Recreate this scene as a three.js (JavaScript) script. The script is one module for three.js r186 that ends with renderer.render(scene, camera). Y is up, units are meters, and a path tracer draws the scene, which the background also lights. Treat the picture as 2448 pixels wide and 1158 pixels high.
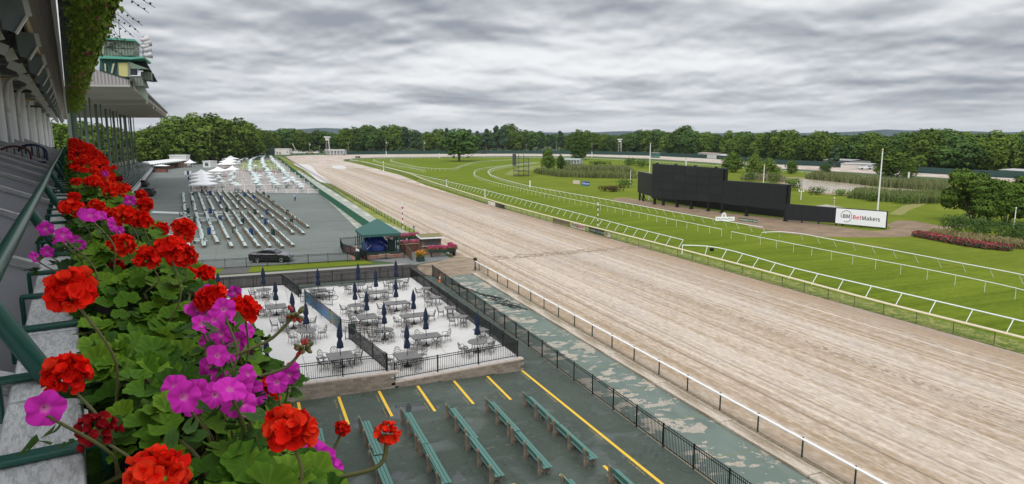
import * as THREE from 'three';
import { mergeGeometries } from 'three/addons/utils/BufferGeometryUtils.js';
import { RoundedBoxGeometry } from 'three/addons/geometries/RoundedBoxGeometry.js';
import { MarchingCubes } from 'three/addons/objects/MarchingCubes.js';

// ---------------------------------------------------------------- camera, sky, sun, exposure
const scene = new THREE.Scene();
const EYE = new THREE.Vector3(0, 15, 0), PITCH = Math.atan(252 / 1600), TURN = 0.37416, FOC = 1600;
const camera = new THREE.PerspectiveCamera(2 * Math.atan(579 / 1600) * 180 / Math.PI, 2448 / 1158, 0.1, 20000);
camera.position.copy(EYE);
const FW = new THREE.Vector3(Math.sin(TURN) * Math.cos(PITCH), -Math.sin(PITCH), -Math.cos(TURN) * Math.cos(PITCH));
const RT = new THREE.Vector3(Math.cos(TURN), 0, Math.sin(TURN));
const UPV = new THREE.Vector3().crossVectors(RT, FW);
camera.lookAt(EYE.clone().add(FW));
camera.userData.fStop = 0;
const renderer = new THREE.WebGLRenderer({ antialias: true });
renderer.toneMapping = THREE.LinearToneMapping;
renderer.toneMappingExposure = 1.12;
renderer.shadowMap.enabled = true;

// random numbers and tileable noise
function rng(s) { return () => { s = (s + 0x6d2b79f5) | 0; let t = Math.imul(s ^ (s >>> 15), 1 | s); t = (t + Math.imul(t ^ (t >>> 7), 61 | t)) ^ t; return ((t ^ (t >>> 14)) >>> 0) / 4294967296; }; }
const R = rng(7);
const rr = (a, b) => a + (b - a) * R();
const TAB = new Float32Array(65536); { const r = rng(99); for (let i = 0; i < 65536; i++) TAB[i] = r(); }
const hsh = (x, y, s) => TAB[((x * 73 + y * 157 + s * 1013) ^ (x * 7919 + y * 104729)) & 65535];
const sm = (t) => t * t * (3 - 2 * t);
function vn(x, y, px, py, s) {
  const xi = Math.floor(x), yi = Math.floor(y), fx = sm(x - xi), fy = sm(y - yi);
  const x0 = ((xi % px) + px) % px, x1 = (x0 + 1) % px, y0 = ((yi % py) + py) % py, y1 = (y0 + 1) % py;
  const a = hsh(x0, y0, s), b = hsh(x1, y0, s), c = hsh(x0, y1, s), d = hsh(x1, y1, s);
  return a + (b - a) * fx + (c - a + (a - b - c + d) * fx) * fy;
}
function fb(u, v, fu, fv, o, s = 0) {   // 0..1, repeats with period 1 in u and v
  let a = 0, w = 0.5, t = 0;
  for (let i = 0; i < o; i++) { a += w * vn(u * fu, v * fv, fu, fv, s + i * 17); t += w; w *= 0.5; fu *= 2; fv *= 2; }
  return a / t;
}
const ss = (a, b, x) => { const t = Math.min(1, Math.max(0, (x - a) / (b - a))); return t * t * (3 - 2 * t); };
const mix = (a, b, t) => a + (b - a) * t;
const mix3 = (a, b, t) => [mix(a[0], b[0], t), mix(a[1], b[1], t), mix(a[2], b[2], t)];

{ // overcast sky: layers of stratocumulus seen from below, brighter towards the zenith as overcast skies are
  const W = 3072, H = 1536, d = new Float32Array(W * H * 4), r2 = 1 << 14;
  const cn = (x, y, o, s) => { let a = 0, w = 0.5, t = 0; for (let i = 0; i < o; i++) { a += w * vn(x, y, r2, r2, s + i * 31); t += w; w *= 0.54; x = x * 2.03 + 5.1; y = y * 2.03 + 1.7; } return a / t; };
  for (let j = 0; j < H; j++) {
    const el = ((j + 0.5) / H - 0.5) * Math.PI, y = Math.sin(el), ce = Math.cos(el);
    for (let i = 0; i < W; i++) {
      const k = (j * W + i) * 4;
      if (el < -0.01) { d[k] = 0.30; d[k + 1] = 0.31; d[k + 2] = 0.29; d[k + 3] = 1; continue; }
      const az = ((i + 0.5) / W - 0.5) * 2 * Math.PI, dx = Math.cos(az) * ce, dz = Math.sin(az) * ce;
      const q = 1 / (Math.max(y, 0) + 0.115), X = dx * q * 1.15 + 40, Z = dz * q * 1.15 + 40;
      const wx = cn(X * 0.7 + 9, Z * 0.7, 3, 5) - 0.5, fx = dx / ce * 0.16, fz = dz / ce * 0.16;
      const cl = (x, z) => cn(x * 0.95 + wx * 0.45, z * 0.95 - wx * 0.3, 6, 23);
      const big = cn(X * 0.36 + wx * 0.8, Z * 0.36 - wx * 0.6, 3, 11), mid = cl(X, Z), rel = cl(X + fx, Z + fz) - mid;
      let n = 0.525 + (big - 0.5) * 0.72 + (mid - 0.5) * 1.1 - rel * 1.35;
      n = ss(-0.02, 1.02, n);
      const low = 1 - ss(0.0, 0.10, y);                          // towards the horizon everything evens out
      n = mix(n, 0.30 + 0.55 * n, low * 0.8);
      n = mix(n, 0.70, ss(0.045, 0.0, y) * 0.55);
      const dark = [0.225, 0.25, 0.30], md = [0.49, 0.515, 0.55], br = [0.80, 0.815, 0.83];
      const c = n < 0.5 ? mix3(dark, md, n * 2) : mix3(md, br, (n - 0.5) * 2);
      const up = 1 + 1.5 * ss(0.19, 0.95, y);
      d[k] = c[0] * up; d[k + 1] = c[1] * up; d[k + 2] = c[2] * up; d[k + 3] = 1;
    }
  }
  const t = new THREE.DataTexture(d, W, H, THREE.RGBAFormat, THREE.FloatType);
  t.mapping = THREE.EquirectangularReflectionMapping; t.magFilter = THREE.LinearFilter; t.minFilter = THREE.LinearFilter; t.needsUpdate = true;
  scene.background = t; scene.environment = t; scene.environmentIntensity = 1;
}
const sun = new THREE.DirectionalLight(new THREE.Color(1, 0.975, 0.94), 1.5);
sun.position.set(-80, 150, 100);
sun.castShadow = true; sun.shadow.radius = 42; sun.shadow.mapSize.set(2048, 2048);
Object.assign(sun.shadow.camera, { left: -120, right: 120, top: 120, bottom: -120, near: 1, far: 500 });
scene.add(sun);
scene.fog = new THREE.FogExp2(new THREE.Color(0.70, 0.76, 0.84), 0.00004);

// ---------------------------------------------------------------- helpers
const V = (x, y, z) => new THREE.Vector3(x, y, z);
function ray(px, py) { return FW.clone().addScaledVector(RT, (px - 1224) / FOC).addScaledVector(UPV, (579 - py) / FOC); }
function G(px, py, h = 0) { const d = ray(px, py); return EYE.clone().addScaledVector(d, (h - EYE.y) / d.y); }   // where the ground (height h) lies in a photograph's pixel
function depthOf(p) { return p.clone().sub(EYE).dot(FW); }
const names = {};
function numbered(n) { const k = names[n] = (names[n] ?? -1) + 1; return k ? n + '_' + String(k).padStart(3, '0') : n; }
function tag(o, label, category, group) { o.userData.label = label; if (category) o.userData.category = category; if (group) o.userData.group = group; return o; }
function T(name, label, category, p = V(0, 0, 0), turn = 0, group) {
  const o = new THREE.Group(); o.name = numbered(name); o.position.copy(p); o.rotation.y = turn; scene.add(o); return tag(o, label, category, group);
}
function part(name, geo, m, parent, x, y, z) {
  const o = new THREE.Mesh(Array.isArray(geo) ? mg(geo) : geo, m); o.name = parent ? name : numbered(name); o.castShadow = o.receiveShadow = true;
  if (x !== undefined) o.position.set(x, y, z); (parent ?? scene).add(o); return o;
}
function struct(name, geo, m) { const o = part(name, geo, m); o.userData.kind = 'structure'; return o; }
function stuff(o) { o.userData.kind = 'stuff'; return o; }
function dup(root, p, turn, label, sx = 1, sy = sx) {
  const r = root.clone(); r.name = numbered(root.name.replace(/_\d{3}$/, '')); scene.add(r); if (p) r.position.copy(p); if (turn !== undefined) r.rotation.y = turn; r.scale.set(sx, sy, sx);
  r.userData = { ...root.userData }; if (label) r.userData.label = label; return r;
}
function mg(list) {
  const a = list.map((g) => { const q = g.index ? g.toNonIndexed() : g; for (const k of Object.keys(q.attributes)) if (!['position', 'normal', 'uv', 'color'].includes(k)) q.deleteAttribute(k);
    if (!q.attributes.uv) q.setAttribute('uv', new THREE.BufferAttribute(new Float32Array(q.attributes.position.count * 2), 2)); if (!q.attributes.normal) q.computeVertexNormals(); q.morphAttributes = {}; return q; });
  if (a.some((q) => q.attributes.color)) for (const q of a) if (!q.attributes.color) q.setAttribute('color', new THREE.BufferAttribute(new Float32Array(q.attributes.position.count * 3).fill(1), 3));
  return a.length === 1 ? a[0] : mergeGeometries(a);
}
function tri(pos, uv, col) {            // a geometry from loose triangles
  const g = new THREE.BufferGeometry(); g.setAttribute('position', new THREE.Float32BufferAttribute(pos, 3));
  g.setAttribute('uv', new THREE.Float32BufferAttribute(uv ?? new Array(pos.length / 3 * 2).fill(0), 2));
  if (col) g.setAttribute('color', new THREE.Float32BufferAttribute(col, 3)); g.computeVertexNormals(); return g;
}
const bx = (w, h, d, x = 0, y = 0, z = 0, ry = 0, rx = 0, rz = 0) => { const g = new THREE.BoxGeometry(w, h, d); if (rz) g.rotateZ(rz); if (rx) g.rotateX(rx); if (ry) g.rotateY(ry); return g.translate(x, y, z); };
const rb = (w, h, d, r, x = 0, y = 0, z = 0, s = 2) => new RoundedBoxGeometry(w, h, d, s, r).translate(x, y, z);
const cy = (r0, r1, h, n = 10, x = 0, y = 0, z = 0) => new THREE.CylinderGeometry(r0, r1, h, n).translate(x, y + h / 2, z);   // stands on y
const sp = (r, x = 0, y = 0, z = 0, a = 10, b = 7) => new THREE.SphereGeometry(r, a, b).translate(x, y, z);
function rod(a, b, r, n = 6, r2 = r) {
  const d = b.clone().sub(a), g = new THREE.CylinderGeometry(r2, r, d.length(), n);
  g.applyQuaternion(new THREE.Quaternion().setFromUnitVectors(V(0, 1, 0), d.normalize())); const m = a.clone().add(b).multiplyScalar(0.5); return g.translate(m.x, m.y, m.z);
}
function beam(a, b, w, h) {             // a bar of w by h between two points
  const d = b.clone().sub(a), L = d.length(), g = new THREE.BoxGeometry(w, h, L), o = new THREE.Object3D(); o.position.copy(a.clone().add(b).multiplyScalar(0.5)); o.lookAt(b); o.updateMatrix(); return g.applyMatrix4(o.matrix);
}
const tube = (pts, r, n = 24, k = 6) => new THREE.TubeGeometry(new THREE.CatmullRomCurve3(pts), n, r, k, false);
function poly(ptsXZ, y, holes = []) {   // a flat sheet from points on the ground, uv in metres
  const f = (l) => l.map((p) => new THREE.Vector2(p.x, -p.z)), s = new THREE.Shape(f(ptsXZ)); for (const h of holes) s.holes.push(new THREE.Path(f(h)));
  return new THREE.ShapeGeometry(s).rotateX(-Math.PI / 2).translate(0, y, 0);
}
const rect = (x0, x1, z0, z1, y) => poly([V(x0, 0, z0), V(x1, 0, z0), V(x1, 0, z1), V(x0, 0, z1)], y);
const P = (l, h = 0) => l.map(([x, y]) => G(x, y, h));
function smooth(pts, n) { return new THREE.CatmullRomCurve3(pts, false, 'centripetal').getSpacedPoints(n); }

// materials
const srgb = (h) => new THREE.Color(h);
function mat(color, roughness = 0.8, o = {}) { return new THREE.MeshStandardMaterial({ color: Array.isArray(color) ? new THREE.Color().setRGB(...color) : srgb(color), roughness, metalness: 0, side: THREE.DoubleSide, ...o }); }
const soft = (o) => new THREE.MeshPhysicalMaterial({ roughness: 1, specularIntensity: 0.1, side: THREE.DoubleSide, ...o });
function dataTex(w, h, fn, sx, sy, colour = true) {
  const d = new Uint8Array(w * h * 4), enc = (x) => { x = Math.min(1, Math.max(0, x)); return Math.round(255 * (colour ? (x <= 0.0031308 ? 12.92 * x : 1.055 * Math.pow(x, 1 / 2.4) - 0.055) : x)); };
  for (let j = 0; j < h; j++) for (let i = 0; i < w; i++) { const c = fn((i + 0.5) / w, (j + 0.5) / h), k = (j * w + i) * 4; d[k] = enc(c[0]); d[k + 1] = enc(c[1]); d[k + 2] = enc(c[2]); d[k + 3] = 255; }
  const t = new THREE.DataTexture(d, w, h); t.wrapS = t.wrapT = THREE.RepeatWrapping; t.magFilter = THREE.LinearFilter; t.colorSpace = colour ? THREE.SRGBColorSpace : THREE.NoColorSpace; t.repeat.set(1 / sx, 1 / sy); t.needsUpdate = true; return t;
}
function canvasTex(w, h, draw) { const c = document.createElement('canvas'); c.width = w; c.height = h; draw(c.getContext('2d'), w, h); const t = new THREE.CanvasTexture(c); t.colorSpace = THREE.SRGBColorSpace; return t; }
const g1 = (x) => [x, x, x];
const bumpT = dataTex(512, 512, (u, v) => g1(fb(u, v, 24, 24, 4, 3)), 1, 1, false);
const grainT = (m) => { const t = bumpT.clone(); t.repeat.set(1 / m, 1 / m); return t; };
// ---------------------------------------------------------------- ground
const grassC = (u, v) => {
  const a = fb(u, v, 5, 5, 4, 1), b = fb(u, v, 60, 60, 3, 9), c = fb(u, v, 14, 90, 3, 4);
  let q = mix3([0.086, 0.122, 0.010], [0.200, 0.232, 0.028], 0.55 * a + 0.25 * b + 0.35 * (c - 0.5));
  return mix3(q, [0.20, 0.20, 0.03], ss(0.56, 0.8, fb(u, v, 7, 7, 4, 31)) * 0.45);
};
const turfC = (u, v) => {
  const a = fb(u, v, 4, 10, 4, 2), b = fb(u, v, 90, 160, 2, 8), c = fb(u, v, 3, 48, 3, 5);
  return mix3([0.070, 0.108, 0.008], [0.180, 0.222, 0.022], 0.55 * a + 0.45 * b + 0.6 * (c - 0.45) - 0.05);
};
const grass1 = soft({ map: dataTex(1024, 1024, grassC, 34, 34), bumpMap: grainT(3), bumpScale: 0.05 });
const turfM = soft({ map: dataTex(1024, 1024, turfC, 41, 29), bumpMap: grainT(2), bumpScale: 0.06 });
const _fg = mat([0.075, 0.13, 0.022], 0.95);
struct('ground', rect(-4000, 9000, -9000, 700, -0.03), mat([0.05, 0.085, 0.022], 1));

// track of wet sand, harrowed along its length
const trackFn = (u, v) => {
  const w = (fb(u, v, 3, 3, 2, 40) - 0.5) * 0.004, x = u + w;
  const band = fb(x, 0.37, 9, 1, 4, 3), fineB = fb(x + (fb(u, v, 40, 30, 2, 66) - 0.5) * 0.004, 0.11, 60, 1, 4, 6);
  const mot = fb(x, v, 160, 150, 4, 12), blot = fb(x, v, 16, 9, 4, 19), pk = fb(x, v, 200, 330, 2, 29);
  let t = 0.44 * band + 0.40 * fineB + 0.33 * mot + 0.12 * blot - 0.145;      // pale where the sand has dried
  t = ss(0.27, 0.72, t);
  let c = mix3([0.300, 0.210, 0.126], [0.480, 0.392, 0.305], t);
  const comb = Math.sin(x * Math.PI * 2 * 92); c = c.map((q) => q * (1 + 0.05 * comb * (mot)));
  const hoof = Math.exp(-Math.pow((x - 0.545) / 0.022, 2)) + 0.5 * Math.exp(-Math.pow((x - 0.66) / 0.012, 2)) + 0.4 * Math.exp(-Math.pow((x - 0.80) / 0.02, 2));
  c = mix3(c, [0.20, 0.135, 0.085], Math.min(1, hoof * ss(0.45, 0.66, pk) * 0.9));
  c = mix3(c, [0.30, 0.205, 0.128], 0.75 * ss(0.86, 0.93, x) * (1 - ss(0.985, 1.0, x)) * (0.5 + mot));     // brown, by the inner rail
  for (const [p, k] of [[0.155, 0.95], [0.22, 0.8], [0.50, 0.4], [0.415, 0.35]]) c = mix3(c, [0.13, 0.08, 0.045], k * Math.exp(-Math.pow((x - p) / 0.0030, 2)) * (0.5 + 0.6 * mot));
  for (const [p, k] of [[0.07, 0.4], [0.11, 0.3], [0.185, 0.4], [0.255, 0.5], [0.30, 0.55], [0.335, 0.5], [0.375, 0.4], [0.40, 0.5], [0.45, 0.45], [0.48, 0.4], [0.59, 0.6], [0.615, 0.4], [0.64, 0.5], [0.685, 0.4], [0.70, 0.5], [0.735, 0.45], [0.76, 0.5], [0.79, 0.4], [0.855, 0.75], [0.91, 0.3]]) c = mix3(c, [0.58, 0.50, 0.42], k * Math.exp(-Math.pow((x - p) / 0.0036, 2)) * (0.75 + blot));
  c = mix3(c, [0.20, 0.15, 0.10], ss(0.035, 0.0, u) * 0.6 * (0.5 + mot));
  return c.map((q) => q * (0.70 + 0.34 * pk + 0.24 * mot));
};
const trackMap = dataTex(2048, 2048, trackFn, 1, 1), TL = 64;
trackMap.wrapT = THREE.MirroredRepeatWrapping;
const trackRough = dataTex(512, 512, (u, v) => g1(mix(0.35, 0.85, ss(0.35, 0.62, 0.5 * fb(u, v, 12, 5, 4, 71) + 0.5 * fb(u, v, 40, 40, 3, 72)))), 1, 1, false);
const trackM = mat('#ffffff', 0.9, { map: trackMap, roughnessMap: trackRough, bumpMap: bumpT, bumpScale: 0.02 });
function trackSheet(x0, x1, z0, z1, y) {      // uv: 0..1 across, metres along over TL
  const g = rect(x0, x1, z0, z1, y), p = g.attributes.position, uv = g.attributes.uv;
  for (let i = 0; i < p.count; i++) uv.setXY(i, (p.getX(i) - 23.5) / 26, -p.getZ(i) / TL); return g;
}
const homeTrack = struct('dirt_track', trackSheet(23.5, 49.6, -330, 30, 0.004), trackM);
const outerPx = [[681, 375], [700, 372.5], [760, 371], [830, 370], [1000, 369], [1222, 368], [1416, 369.5], [1561, 373], [1700, 380], [1867, 394], [1976, 398.5], [2182, 413], [2448, 428], [2800, 449]];
const innerPx = [[2800, 460], [2448, 438], [2182, 421], [1976, 408.6], [1867, 403], [1700, 389], [1561, 380], [1416, 374], [1222, 373.3], [1000, 375], [900, 376.5], [845, 378.5], [820, 382], [823, 386], [850, 391], [905, 405], [960, 420]];
const farTrackM = mat('#ffffff', 0.75, { map: dataTex(1024, 512, (u, v) => { const t = fb(u, v, 10, 30, 4, 55), s = fb(u, v, 40, 60, 3, 57); return mix3([0.33, 0.255, 0.19], [0.52, 0.44, 0.38], ss(0.35, 0.65, t * 0.6 + s * 0.4)); }, 60, 90) });
struct('dirt_track', poly([V(23.5, 0, -330), ...P(outerPx), ...P(innerPx), ...P([[1017, 443], [1080, 463]]), V(49.4, 0, -140), V(40, 0, -140), V(40, 0, -330)], 0.0), farTrackM);
const wetT = mat([0.60, 0.565, 0.53], 0.35);
for (const [i, l] of [[0, [[700, 392], [722, 392], [760, 415], [790, 441], [770, 437], [735, 412]]], [1, [[795, 396], [812, 396], [822, 404], [800, 403]]]]) { const o = struct('wet_sand', poly(smooth([...P(l), G(...l[0])], 24).slice(0, -1), 0.012), wetT); tag(o, i ? 'small wet patch on the dirt track before the far turn' : 'long pale wet strip on the dirt track beside the outer rail'); }

// turf course and infield lawn
const lawnPx = [[2900, 455], [2448, 444], [2182, 427], [1976, 414], [1867, 407.5], [1700, 393], [1561, 384], [1416, 377.5], [1222, 376.5], [1000, 378], [900, 379.5], [853, 381.5], [842, 384], [862, 391], [920, 406], [980, 420]];
struct('turf_course', poly([...P(lawnPx.slice(0, 12)), ...P([[842, 384], [820, 384]]), V(51, 0, -270), V(49.8, 0, -160), V(50.4, 0, -130), V(50.2, 0, 20), V(330, 0, 20)], -0.004), turfM);
struct('grass_verge', poly([V(49.7, 0, 20), V(52.6, 0, 20), V(52.6, 0, -130), V(54.5, 0, -190), V(58, 0, -240), V(54, 0, -228), V(51.6, 0, -170), V(50.0, 0, -135), V(49.7, 0, -110)], 0.006), mat('#ffffff', 1, { map: dataTex(512, 512, (u, v) => mix3([0.10, 0.15, 0.012], [0.27, 0.25, 0.07], ss(0.40, 0.70, 0.5 * fb(u, v, 16, 16, 4, 61) + 0.5 * fb(u, v, 60, 60, 2, 62))), 9, 9), bumpMap: grainT(1), bumpScale: 0.05 }));
struct('infield_lawn', poly(smooth(P([[1166, 412], [1180, 402], [1225, 395], [1293, 389], [1400, 388], [1560, 396], [1700, 402], [1900, 417], [2150, 436], [2448, 455], [2700, 470], [2800, 560], [2448, 664], [2127, 602], [1883, 558], [1822, 552], [1715, 528], [1600, 507], [1460, 482], [1266, 449], [1200, 428], [1170, 417]]), 90).slice(0, -1), 0.004), grass1);
const soilM = mat('#ffffff', 0.95, { map: dataTex(512, 512, (u, v) => mix3([0.125, 0.08, 0.045], [0.33, 0.235, 0.15], 0.7 * fb(u, v, 6, 9, 4, 81) + 0.45 * fb(u, v, 60, 60, 3, 83) - 0.1), 14, 14), bumpMap: grainT(2), bumpScale: 0.06 });
const soilPx = [[1462, 478], [1480, 473], [1520, 476], [1560, 484], [1640, 494], [1760, 512], [1880, 524], [2000, 541], [2080, 552], [2130, 548], [2122, 538], [2160, 527], [2200, 531], [2248, 540], [2300, 536], [2330, 541], [2260, 548], [2235, 556], [2170, 566], [2080, 568], [1960, 566], [1890, 560], [1850, 552], [1822, 549], [1740, 527], [1640, 511], [1540, 494]];
struct('soil_track', poly(smooth(P([...soilPx, soilPx[0]]), 120).slice(0, -1), 0.012), soilM);
struct('dry_grass', poly(smooth(P([[2125, 512], [2180, 487], [2230, 483], [2215, 488], [2175, 503], [2150, 515], [2125, 512]]), 30).slice(0, -1), 0.010), mat([0.20, 0.19, 0.05], 1));
struct('dry_grass', poly(smooth(P([[1205, 418], [1230, 405], [1290, 396], [1330, 398], [1300, 405], [1250, 408], [1225, 420], [1205, 418]]), 30).slice(0, -1), 0.010), mat([0.17, 0.185, 0.035], 1));
const pondPx = [[1868, 432], [1905, 428], [1940, 430], [1990, 434], [2050, 441], [2110, 449], [2190, 452], [2260, 454], [2265, 460], [2150, 462], [2060, 458], [2040, 462], [1990, 462], [1940, 456], [1905, 446], [1868, 438], [1868, 432]];
const water = struct('pond_water', poly(smooth(P(pondPx), 60).slice(0, -1), 0.014), mat([0.50, 0.41, 0.32], 0.15, { bumpMap: grainT(6), bumpScale: 0.02 }));
struct('pond_bank', poly(smooth(P(pondPx.map(([x, y]) => [x + (x - 2060) * 0.05, y + (y - 446) * 0.25])), 60).slice(0, -1), 0.009), mat([0.26, 0.19, 0.11], 1));

// painted asphalt of the apron
const asphaltFn = (u, v) => {
  const a = fb(u, v, 4, 4, 5, 90), b = fb(u, v, 120, 120, 2, 92), c = fb(u, v, 9, 22, 4, 94), k = fb(u, v, 5, 5, 4, 97);
  let q = mix3([0.033, 0.046, 0.034], [0.072, 0.090, 0.070], 0.7 * a + 0.5 * (b - 0.3));
  q = mix3(q, [0.105, 0.125, 0.112], ss(0.56, 0.82, c) * 0.3);
  q = mix3(q, [0.17, 0.18, 0.155], ss(0.76, 0.83, fb(u, v, 34, 34, 3, 98)) * 0.3);
  return mix3(q, [0.012, 0.017, 0.015], ss(0.007, 0.0, Math.abs(k - 0.5)) * 0.5);
};
const asphaltR = dataTex(512, 512, (u, v) => g1(mix(0.90, 0.42, ss(0.56, 0.66, fb(u, v, 6, 6, 4, 101)))), 12, 12, false);
const apronM = mat('#ffffff', 1, { map: dataTex(1024, 1024, asphaltFn, 12, 12), roughnessMap: asphaltR, bumpMap: grainT(0.8), bumpScale: 0.008 });
const farApronM = mat('#ffffff', 0.9, { map: dataTex(1024, 1024, (u, v) => { const a = fb(u, v, 5, 12, 5, 110), b = fb(u, v, 130, 130, 2, 112), c = fb(u, v, 8, 60, 3, 113); let q = mix3([0.092, 0.110, 0.096], [0.175, 0.190, 0.170], a * 0.7 + (b - 0.5) * 0.4 + (c - 0.5) * 0.5 + 0.12); const ln = Math.min(Math.abs(((v * 6) % 1) - 0.5), Math.abs(((u * 4) % 1) - 0.5)); return mix3(q, [0.09, 0.10, 0.095], ss(0.012, 0.002, ln) * 0.5); }, 36, 36), bumpMap: grainT(2), bumpScale: 0.01 });
const apron = struct('painted_asphalt', rect(-30, 18.15, -70.5, 20, 0.0), apronM);
const farEdge = P([[880, 563], [763, 462], [715, 424], [656, 378]]);
struct('asphalt_apron', poly([V(-60, 0, -82), ...[V(17.5, 0, -83)], ...farEdge, V(0, 0, -560), V(-230, 0, -560)], 0.0), farApronM);
const whiteLine = mat([0.55, 0.57, 0.56], 0.8);
const lineG = (l) => poly(P(l), 0.008);
struct('painted_line', mg([lineG([[365, 505], [440, 508], [440, 512], [360, 509]])]), whiteLine);
for (const l of [[[492, 505.5], [560, 508], [560, 509.5], [492, 507]], [[455, 520], [605, 521.5], [605, 523], [455, 521.5]], [[470, 510], [580, 514], [580, 515.5], [470, 511.5]]]) struct('painted_line', lineG(l), whiteLine);
struct('painted_line', lineG([[370, 560], [445, 562], [445, 563], [370, 561]]), whiteLine);

// strip between the track fence and the outer rail: old green paint peeling off concrete
const peelFn = (u, v) => {
  const p = 0.55 * fb(u, v, 3, 26, 5, 120) + 0.45 * fb(u, v, 9, 60, 4, 122) + 0.10 * (0.5 - Math.abs(u - 0.45)) - 0.03 * Math.sin(v * 12.57), f = fb(u, v, 100, 300, 2, 124);
  let g = mix3([0.088, 0.118, 0.098], [0.150, 0.188, 0.160], fb(u, v, 6, 12, 4, 126)), b = mix3([0.28, 0.235, 0.18], [0.46, 0.40, 0.33], f * 0.6 + fb(u, v, 8, 20, 3, 128) * 0.4);
  let q = mix3(g, b, ss(0.555, 0.60, p + 0.09 * (f - 0.5)) * (0.6 + 0.5 * f)); q = mix3(q, [0.28, 0.24, 0.16], 0.7 * ss(0.06, 0.0, u) + 0.3 * ss(0.10, 0.0, u));
  const jn = Math.abs(((v * 5 + u * 0.05) % 1) - 0.5); q = mix3(q, [0.16, 0.17, 0.06], ss(0.012, 0.003, jn) * (0.3 + f));
  return mix3(q, [0.12, 0.115, 0.07], ss(0.006, 0.0, Math.abs(fb(u, v, 3, 8, 4, 130) - 0.5)) * 0.55);
};
const peelT = dataTex(512, 2048, peelFn, 1, 1), peelM = mat('#ffffff', 0.85, { map: peelT, bumpMap: grainT(1), bumpScale: 0.006 });
{ const g = rect(18.15, 22.35, -69.5, 20, 0.004), p = g.attributes.position, uv = g.attributes.uv; for (let i = 0; i < p.count; i++) uv.setXY(i, (p.getX(i) - 18.15) / 4.2, -p.getZ(i) / 22); struct('concrete_strip', g, peelM); }
const kerbM = mat('#ffffff', 0.9, { map: dataTex(256, 1024, (u, v) => { const a = fb(u, v, 4, 14, 5, 140), b = fb(u, v, 60, 200, 2, 141); return mix3(mix3([0.26, 0.20, 0.135], [0.50, 0.43, 0.35], ss(0.3, 0.65, a)), [0.10, 0.10, 0.05], ss(0.60, 0.75, b) * 0.6); }, 1, 8), bumpMap: grainT(0.7), bumpScale: 0.012 });
{ const k = T('concrete_kerb', 'long low beige concrete kerb between the peeling green strip and the white outer rail', 'kerb'); const r2 = rng(5);
  for (let z = -69; z < 8; z += 6) { const w = rb(0.86, 0.16, 5.95, 0.03, 22.78 + (r2() - 0.5) * 0.03, 0.075, z + 3); part('kerb_stone', w, kerbM, k); } k.userData.kind = 'structure'; }
struct('sand_margin', rect(23.2, 23.75, -69, 20, 0.012), mat('#ffffff', 1, { map: dataTex(128, 512, (u, v) => mix3([0.12, 0.09, 0.05], [0.36, 0.28, 0.19], 0.8 * fb(u, v, 4, 40, 4, 150)), 1, 6), bumpMap: grainT(0.5), bumpScale: 0.05 }));
tag(struct('weeds', mg(Array.from({ length: 900 }, () => { const z = rr(-69, 4), side = R() < 0.5, x = side ? 23.22 + rr(-0.03, 0.05) : 18.22 + rr(-0.05, 0.12), h = rr(0.02, 0.09) * (Math.sin(z * 0.7 + (side ? 0 : 2)) > -0.2 ? 1 : 0.3); return new THREE.ConeGeometry(0.03, h, 3).rotateX(rr(-0.6, 0.6)).translate(x, h / 2 + (side ? 0.05 : 0), z); })), mat([0.10, 0.14, 0.03], 1)), 'small weeds growing along the kerb and the track fence').userData.kind = 'stuff';

// beyond the horse crossing: pale concrete strip, grass, lane
struct('concrete_path', poly(P([[858, 552], [880, 562], [985, 556], [905, 526], [820, 472], [758, 435], [715, 408], [700, 408], [720, 424], [763, 462], [800, 495]]), 0.004), mat('#ffffff', 0.85, { map: dataTex(512, 512, (u, v) => mix3([0.27, 0.29, 0.24], [0.46, 0.44, 0.37], ss(0.35, 0.65, fb(u, v, 8, 8, 5, 160))), 16, 16) }));
struct('grass_verge', poly(P([[985, 558], [1000, 553], [916, 510], [837, 466], [792, 441], [738, 412], [681, 377], [656, 372], [664, 382], [706, 407], [742, 414], [790, 447], [860, 497], [905, 527]]), 0.008), mat('#ffffff', 1, { map: dataTex(512, 512, (u, v) => mix3([0.09, 0.145, 0.008], [0.235, 0.235, 0.045], ss(0.3, 0.7, fb(u, v, 10, 20, 4, 165))), 14, 14) }));
const laneM = mat('#ffffff', 0.95, { map: dataTex(512, 512, (u, v) => mix3([0.020, 0.017, 0.015], [0.085, 0.075, 0.062], fb(u, v, 8, 40, 5, 170) * 0.9), 18, 18), bumpMap: grainT(1.5), bumpScale: 0.04 });
const sandM = mat('#ffffff', 0.95, { map: dataTex(512, 512, (u, v) => mix3([0.17, 0.12, 0.075], [0.38, 0.295, 0.21], fb(u, v, 10, 10, 5, 175)), 8, 8), bumpMap: grainT(1), bumpScale: 0.07 });
struct('horse_lane', rect(-40, 17.6, -77.6, -70.6, 0.006), laneM);
struct('lane_edge', poly([V(-40, 0, -78.6), V(17.5, 0, -78.2), V(17.6, 0, -77.2), V(-40, 0, -77.4)], 0.010), mat([0.26, 0.24, 0.21], 0.95));
struct('lane_edge', poly(P([[520, 656], [590, 654], [600, 640], [540, 639]]), 0.016), mat([0.085, 0.08, 0.075], 0.9));
struct('grass_strip', poly([V(-40, 0, -83.5), V(12.6, 0, -82.2), V(13.4, 0, -79.2), V(-40, 0, -78.6)], 0.012), grass1);
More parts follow.
